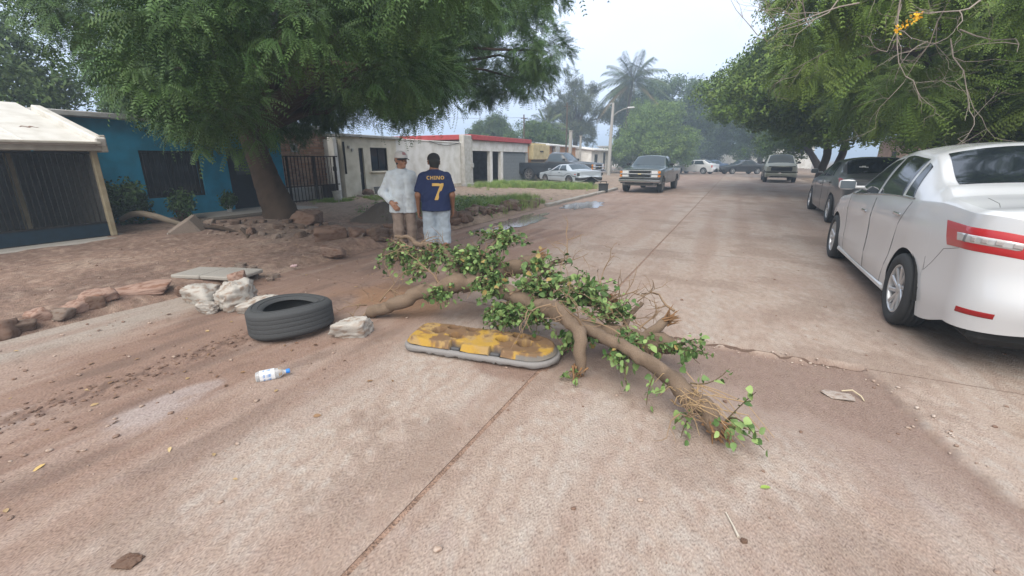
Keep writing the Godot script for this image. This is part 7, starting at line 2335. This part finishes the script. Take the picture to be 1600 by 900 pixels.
	for i in 48:
		var a := TAU * i / 48
		for j in 20:
			var k := j / 19.0
			var rd := 0.98 * k * (1.0 + 0.18 * nz.get_noise_1d(cos(a) * 40.0 + 50.0) + 0.1 * nz.get_noise_2d(a * 20.0, k * 60.0))
			hp.append(Vector3(cos(a) * rd, 0.46 * (0.5 + 0.5 * cos(PI * pow(k, 0.85))) + (0.05 * nz.get_noise_2d(cos(a) * rd * 60.0, sin(a) * rd * 60.0) + 0.03 * nz.get_noise_2d(cos(a) * rd * 260.0, sin(a) * rd * 260.0)) * (1.1 - k) - 0.02, sin(a) * rd))
	var hb := Bld.new()
	hb.grid(hp, 48, 20, true, false, PackedColorArray(), true)
	var heap := obj("sand_heap", hb, mat(lin(0.155, 0.135, 0.12), 0.97, IMG.earth, 0.8, IMG.bsoil, 1.8))
	heap.position = Vector3(-7.55, 0.07, -8.1)
	tag(heap, "small heap of dark sand on the verge behind the men", "sand heap")
	# bucket and small things at the houses
	var bk := thing("white_bucket", "dirty white plastic bucket on the grass by the iron gate", "bucket", Vector3(-12.2, 0.06, -11.0))
	var bb := Bld.new()
	bb.lathe([Vector2(0.001, 0.01), Vector2(0.125, 0.0), Vector2(0.15, 0.36), Vector2(0.16, 0.365), Vector2(0.16, 0.39), Vector2(0.148, 0.39), Vector2(0.12, 0.02)], 20)
	obj("shell", bb, mat(lin(0.55, 0.54, 0.51), 0.6, IMG.blotch, 2.0), bk)
	bb = Bld.new()
	bb.lathe([Vector2(0.146, 0.29), Vector2(0.151, 0.29), Vector2(0.152, 0.305), Vector2(0.147, 0.305)], 20)
	obj("hoop", bb, mat(lin(0.45, 0.44, 0.42), 0.6), bk)
	bk.rotation.z = 0.12
	stone("cement_lump", "dark rounded lump on the white house's step", "stone", Vector3(-12.9, 0.12, -13.1), Vector3(0.4, 0.28, 0.35), 0.2, 33, brown)
	var gb := thing("plastic_tub", "pale grey tub on the white house's step", "tub", Vector3(-12.85, 0.13, -13.7))
	bb = Bld.new()
	bb.lathe([Vector2(0.001, 0.01), Vector2(0.17, 0.0), Vector2(0.21, 0.26), Vector2(0.225, 0.265), Vector2(0.2, 0.25), Vector2(0.16, 0.03)], 18)
	obj("shell", bb, mat(lin(0.36, 0.38, 0.4), 0.6), gb)
	bb = Bld.new()
	bb.box(Vector3(0, 0.27, 0), Vector3(0.3, 0.03, 0.3), 0.01)
	obj("lid", bb, mat(lin(0.12, 0.13, 0.14), 0.7), gb)
	# black crate at the kerb
	var cr := thing("battery_crate", "black plastic crate standing at the kerb before the pickup", "crate", Vector3(-5.45, 0.05, -20.2), 0.25)
	box_part("box", cr, MT.rubber, Vector3(0, 0.17, 0), Vector3(0.42, 0.34, 0.32), 0.02)
	box_part("rim", cr, MT.black, Vector3(0, 0.345, 0), Vector3(0.46, 0.035, 0.36), 0.012)
	for s in [-1.0, 1.0]:
		box_part("handle", cr, MT.black, Vector3(s * 0.13, 0.4, 0), Vector3(0.025, 0.09, 0.03), 0.006)
	box_part("handle_bar", cr, MT.black, Vector3(0, 0.45, 0), Vector3(0.29, 0.025, 0.035), 0.008)
	# kerb of cast blocks further along
	var kb := Node3D.new()
	kb.name = numbered("kerb")
	kb.set_meta("kind", "structure")
	add_child(kb)
	for k in 15:
		var z := -13.6 - 0.62 * k
		box_part("kerb_block", kb, MT.concrete, Vector3(-5.42 + 0.02 * sin(k * 2.1), 0.035, z), Vector3(0.18, 0.14, 0.59), 0.02, Basis(Vector3(0, 1, 0), 0.03 * sin(k * 1.7)))
	puddles()
	poles()
	grass(r)
	litter(r)

func bush(called: String, label: String, at: Vector3, rad: Vector3, h: float, n: int, pot: Material):
	var t := thing(called, label, "plant", at)
	var lobes := grid_lobes(Vector3(0, h, 0), rad * 0.6, 7, rad.x * 0.6, n)
	var b := Bld.new()
	for q in lobes: b.tube([Vector3(0, 0.02, 0), Vector3(q[0] * 0.5, q[1] * 0.6, q[2] * 0.5), Vector3(q[0], q[1], q[2])], [0.014, 0.01, 0.005], 5, false)
	obj("stem", b, MT.bark, t)
	crown_part(t, lobes, [clump_mesh(n, 22, 0.12, 0.075, 0.04)], n, Color(0.03, 0.07, 0.025), Color(0.09, 0.16, 0.04), n, 0.5, 0.9, 1.0)
	if pot:
		var p := Bld.new()
		p.lathe([Vector2(0.001, 0.005), Vector2(rad.x * 0.42, 0.0), Vector2(rad.x * 0.58, 0.2), Vector2(rad.x * 0.64, 0.2), Vector2(rad.x * 0.64, 0.235), Vector2(rad.x * 0.54, 0.235), Vector2(rad.x * 0.5, 0.19), Vector2(0.001, 0.19)], 18)
		obj("pot", p, pot, t)

func puddles():
	var m := mat(lin(0.20, 0.17, 0.155), 0.08)
	m.metallic_specular = 0.6
	for q in [[Vector3(-4.72, 0.0, -9.7), 0.42, 1.75, 3], [Vector3(-4.5, 0.0, -14.3), 0.55, 1.5, 4]]:
		var p := PackedVector3Array()
		for i in 60:
			var a := TAU * i / 60
			var k: float = 1.0 + 0.5 * nz.get_noise_2d(cos(a) * 60.0 + q[3] * 100.0, sin(a) * 60.0) + 0.3 * nz2.get_noise_2d(cos(a) * 190.0, sin(a) * 190.0 + q[3] * 50.0)
			for j in 2: p.append(q[0] + Vector3(cos(a) * q[1] * k * j, 0.008, sin(a) * q[2] * k * j))
		var b := Bld.new()
		b.grid(p, 60, 2, true, false, PackedColorArray(), true)
		var o := obj("puddle", b, m)
		o.set_meta("kind", "structure")

func poles():
	var conc := mat(lin(0.44, 0.43, 0.41), 0.95, IMG.grain, 1.0)
	var lp := thing("street_lamp", "slim concrete street lamp with one curved arm before the round tree", "street lamp", Vector3(-10.4, 0, -40))
	var b := Bld.new()
	b.tube([Vector3.ZERO, Vector3(0, 3, 0), Vector3(0.05, 6.1, 0)], [0.17, 0.14, 0.1], 10)
	obj("pole", b, conc, lp)
	b = Bld.new()
	b.tube([Vector3(0.05, 5.0, 0), Vector3(0.5, 5.35, 0.05), Vector3(1.0, 5.55, 0.1), Vector3(1.35, 5.62, 0.12)], [0.035, 0.032, 0.03, 0.028], 7)
	obj("arm", b, conc, lp)
	b = Bld.new()
	b.box(Vector3(1.62, 5.63, 0.13), Vector3(0.6, 0.1, 0.2), 0.045)
	obj("lamp_head", b, mat(lin(0.6, 0.6, 0.6), 0.4), lp)
	var wood := mat(lin(0.12, 0.10, 0.085), 0.95, IMG.grain, 2.0)
	for q in [[-14.1, -30.0, 4.5, 0.05, "thin dark pole rising above the garage's red band", wood], [-11.1, -30.6, 5.2, 0.06, "thin dark utility pole rising behind the black pickup", wood]]:
		var u := thing("utility_pole", q[4], "utility pole", Vector3(q[0], 0, q[1]))
		b = Bld.new()
		b.tube([Vector3.ZERO, Vector3(0.02, q[2] * 0.5, 0), Vector3(0.0, q[2], 0)], [q[3] * 1.2, q[3], q[3] * 0.9], 8)
		obj("shaft", b, q[5], u)
		b = Bld.new()
		b.box(Vector3(0, q[2] - 0.25, 0), Vector3(0.5, 0.05, 0.05), 0.01)
		obj("cross_arm", b, q[5], u)
	for q in [[-10.7, -30.4, 3.3, 0.2, "thicker pale concrete gatepost behind the black pickup"], [-10.3, -31.4, 3.0, 0.13, "thinner pale concrete gatepost behind the black pickup"]]:
		var g := thing("concrete_post", q[4], "post", Vector3(q[0], 0, q[1]))
		box_part("shaft", g, conc, Vector3(0, q[2] * 0.5, 0), Vector3(q[3], q[2], q[3]), 0.015)
		box_part("cap", g, conc, Vector3(0, q[2] + 0.03, 0), Vector3(q[3] + 0.06, 0.06, q[3] + 0.06), 0.01)
	# wires
	for q in [[Vector3(-14.1, 4.2, -30.0), Vector3(-11.1, 4.9, -30.6)], [Vector3(-11.1, 4.9, -30.6), Vector3(-10.4, 5.8, -40)], [Vector3(-30, 5.6, -31), Vector3(-14.1, 4.3, -30.0)]]:
		var pts := []
		for i in 13:
			var t := i / 12.0
			pts.append(q[0].lerp(q[1], t) - Vector3(0, 0.3 * sin(PI * t), 0))
		b = Bld.new()
		b.tube(pts, pts.map(func(_q): return 0.008), 4, false)
		var w := obj("overhead_wire", b, MT.black)
		tag(w, "thin dark overhead wire sagging between the far poles", "wire", "overhead wires")

func tuft(sd: int, n: int, h: float, spread: float, wd: float) -> ArrayMesh:
	var r := RandomNumberGenerator.new()
	r.seed = sd
	var b := Bld.new()
	for i in n:
		var a := r.randf() * TAU
		var o := Vector3(r.randfn(), 0, r.randfn()) * spread * 0.4
		var l := h * r.randf_range(0.5, 1.1)
		var bend := Vector3(cos(a), 0, sin(a)) * l * r.randf_range(0.1, 0.6)
		var s := Vector3(-sin(a), 0, cos(a)) * wd
		var k := r.randf_range(0.75, 1.15)
		b.col = Color(k, k, k)
		var m := o + bend * 0.3 + Vector3(0, l * 0.6, 0)
		b.quad(o - s, o + s, m + s * 0.8, m - s * 0.8)
		b.tri(m - s * 0.8, m + s * 0.8, o + bend + Vector3(0, l * 0.93, 0))
	return b.mesh()

func grass(r: RandomNumberGenerator):
	var tall := tuft(1, 26, 0.30, 0.14, 0.004)
	var low := tuft(2, 20, 0.13, 0.12, 0.004)
	var weed := clump_mesh(71, 16, 0.13, 0.07, 0.04)
	# centre, half sizes, tufts, which mesh, height scale
	var areas := [[-11.3, -13.2, 1.6, 1.3, 700, 0, "low green grass growing before the small white house"], [-12.5, -11.2, 0.6, 0.9, 300, 0, "low green grass growing at the iron gate's foot"],
		[-8.6, -13.0, 2.2, 1.6, 1500, 0, "green weeds growing between the men and the grey pillar"], [-6.3, -12.3, 0.7, 1.3, 700, 1, "tall grass clump on the kerb where the stone row ends"],
		[-11.3, -21.4, 1.2, 1.8, 800, 1, "tall grass growing before the garage posts"], [-8.6, -21.5, 2.3, 1.1, 1500, 1, "long green grass strip in front of the silver coupe"], [7.5, -40, 1.6, 4.0, 500, 1, "grass beyond the twin-trunked tree"]]
	for q in areas:
		var xs := []
		var cs := []
		for k in q[4]:
			var x: float = q[0] + r.randfn() * q[2] * 0.45
			var z: float = q[1] + r.randfn() * q[3] * 0.45
			if x > -5.5 and x < 4.5: continue
			if nz.get_noise_2d(x * 50.0, z * 50.0) < -0.12: continue
			if x < -13.1: continue
			var s := r.randf_range(0.6, 1.25)
			xs.append(Transform3D(Basis(Vector3.UP, r.randf() * TAU).scaled(Vector3(s, s * r.randf_range(0.7, 1.2), s)), Vector3(x, gh(x, z) - 0.01, z)))
			cs.append(Color(0.14, 0.26, 0.06).lerp(Color(0.34, 0.46, 0.14), r.randf()).lerp(Color(0.34, 0.3, 0.14), 0.25 * r.randf()))
		var o := scatter("grass", [low, tall][q[5]], MT.grass, xs, cs)
		tag(o, q[6], "grass", "", "stuff")
	var xs := []
	var cs := []
	for k in 420:
		var x := -7.6 + r.randfn() * 1.0
		var z := -11.2 + r.randfn() * 1.3
		if x > -5.6: continue
		xs.append(Transform3D(Basis(Vector3.UP, r.randf() * TAU).scaled(Vector3.ONE * r.randf_range(0.6, 1.2)), Vector3(x, gh(x, z) + 0.05, z)))
		cs.append(Color(0.06, 0.13, 0.03).lerp(Color(0.2, 0.3, 0.1), r.randf()))
	tag(scatter("weeds", weed, MT.leaf, xs, cs), "broad-leaved green weeds spreading along the verge beyond the men", "weeds", "", "stuff")

func litter(r: RandomNumberGenerator):
	# clods and grit on the muddy lane and verge
	var peb := rock_bld(91, Vector3(0.03, 0.018, 0.024), 7, 0.1, 6).mesh()
	var xs := []
	var cs := []
	for k in 9000:
		var x := r.randf_range(-9.0, 4.0)
		var z := -0.3 - 8.0 * pow(r.randf(), 1.4)
		var w := 0.14
		if x < KX: w = 0.5
		elif x < JX: w = 0.1 + 0.5 * mud(x, z)
		elif sunk(x, z) > 0.3: w = 0.18
		if r.randf() > w: continue
		var s := pow(r.randf(), 5.0) * 1.1 + 0.14
		xs.append(Transform3D(Basis(Vector3.UP, r.randf() * TAU).scaled(Vector3(s, s * 0.8, s)), Vector3(x, gh(x, z) - 0.002, z)))
		cs.append(Color(0.20, 0.13, 0.10).lerp(Color(0.42, 0.34, 0.29), pow(r.randf(), 1.5)))
	# clods thrown up by wheels along the muddy lane
	for k in 420:
		var z := -0.5 - 2.2 * r.randf()
		var x := -3.75 - 0.08 * sin(z) + r.randfn() * 0.09
		var s := pow(r.randf(), 2.5) * 1.0 + 0.2
		xs.append(Transform3D(Basis(Vector3.UP, r.randf() * TAU).scaled(Vector3(s, s * 0.6, s)), Vector3(x, gh(x, z) - 0.002, z)))
		cs.append(Color(0.11, 0.07, 0.055).lerp(Color(0.22, 0.145, 0.11), r.randf()))
	# crumbs along the broken slab edge
	for k in 95:
		var u := r.randf()
		var x := -0.3 + 1.35 * u
		var z := -3.80 + r.randfn() * 0.04
		if k % 3 == 0:
			z = -3.85 + 1.2 * u
			x = 1.03 + (z + 3.9) * 0.22 + r.randfn() * 0.05
		var s := pow(r.randf(), 2.0) * 0.7 + 0.18
		xs.append(Transform3D(Basis(Vector3.UP, r.randf() * TAU).scaled(Vector3(s, s, s)), Vector3(x, gh(x, z), z)))
		cs.append(Color(0.30, 0.22, 0.18).lerp(Color(0.5, 0.44, 0.4), r.randf()))
	tag(scatter("gravel", peb, mat(Color(1, 1, 1), 0.95), xs, cs), "loose grit and clods strewn over street and verge", "gravel", "", "stuff")
	# dead leaves
	var lf := leaf_mesh(0.045, 0.022)
	xs = []
	cs = []
	for k in 420:
		var x := r.randf_range(-5.2, -2.0)
		var z := r.randf_range(-2.6, -0.4)
		if k > 220:
			x = r.randf_range(-8.5, -3.2)
			z = r.randf_range(-5.5, -2.9)
		elif r.randf() > exp(-pow((x + 3.55) / 0.5, 2.0)) + 0.12: continue
		var up := (Vector3.UP + Vector3(r.randfn(), 0, r.randfn()) * 0.3).normalized()
		var a := r.randf() * TAU
		xs.append(Transform3D(look(Vector3(cos(a), 0.05, sin(a)), up).scaled(Vector3.ONE * r.randf_range(0.4, 1.1)), Vector3(x, gh(x, z) + 0.006, z)))
		cs.append([Color(0.10, 0.055, 0.035), Color(0.16, 0.085, 0.05), Color(0.36, 0.25, 0.13), Color(0.22, 0.13, 0.07)][mini(3, r.randi() % 6)])
	tag(scatter("leaf_litter", lf.mesh(), MT.leaf, xs, cs), "dry brown leaf litter scattered over mud and verge", "leaf litter", "", "stuff")
	# single pieces one can point at
	for q in [["dry_leaf", "curled yellow dry leaf on the muddy lane", Vector3(-2.98, 0.006, -0.62), Color(0.52, 0.36, 0.14), 1.1, 0.4], ["green_leaf", "single small green leaf lying on the bare concrete", Vector3(0.28, 0.006, -2.06), Color(0.26, 0.36, 0.08), 1.1, 2.2], ["dry_leaf", "pale dry leaf below the bright silt patch", Vector3(-2.56, 0.006, -0.98), Color(0.5, 0.38, 0.2), 0.8, 1.0]]:
		var b := leaf_mesh(0.06, 0.022)
		for i in b.c.size(): b.c[i] = q[3]
		var o := obj(q[0], b, MT.leaf)
		o.position = q[2]
		o.rotation.y = q[5]
		o.scale = Vector3.ONE * q[4]
		tag(o, q[1], "leaf")
	stone("flat_stone", "flat pale stone flake lying in the sunken patch", "stone", Vector3(0.80, -0.038, -3.32), Vector3(0.17, 0.02, 0.11), 0.2, 41, mat(lin(0.45, 0.40, 0.37), 0.9, IMG.grain, 4.0), "", 6, 0.02)
	var hk := Bld.new()
	hk.tube([Vector3(0.82, -0.025, -3.40), Vector3(0.88, -0.01, -3.41), Vector3(0.92, -0.02, -3.36), Vector3(0.93, -0.03, -3.32)], [0.005, 0.006, 0.006, 0.004], 6)
	tag(obj("bent_twig", hk, mat(lin(0.5, 0.42, 0.3), 0.8)), "pale bent twig beside the flat stone flake", "twig")
	var tw := Bld.new()
	tw.tube([Vector3(0.14, 0.008, -1.82), Vector3(0.17, 0.01, -1.75), Vector3(0.19, 0.008, -1.70)], [0.003, 0.004, 0.006], 6)
	tag(obj("short_twig", tw, mat(lin(0.5, 0.45, 0.38), 0.8)), "short pale twig on the bare concrete", "twig")
	stone("road_pebble", "small brown pebble at the twig's end", "stone", Vector3(0.21, -0.004, -1.69), Vector3(0.03, 0.02, 0.025), 0.2, 42, brown_m())
	stone("road_pebble", "flat brown pebble on bare concrete near the street's middle", "stone", Vector3(0.80, -0.004, -1.62), Vector3(0.055, 0.03, 0.04), 0.2, 43, brown_m())
	stone("mud_clod", "flattened dark mud clod stuck on the concrete lane", "clod", Vector3(-1.92, -0.004, -0.52), Vector3(0.09, 0.016, 0.07), 0.4, 44, brown_m(), "", 9, 0.12)
	stone("paper_scrap", "crumpled pale pink wrapper on the verge earth", "litter", Vector3(-5.4, 0.05, -3.95), Vector3(0.09, 0.03, 0.06), 0.4, 45, mat(lin(0.62, 0.46, 0.48), 0.7), "", 9, 0.15)

func brown_m() -> Material:
	return mat(lin(0.18, 0.115, 0.085), 0.95, IMG.grain, 3.0)
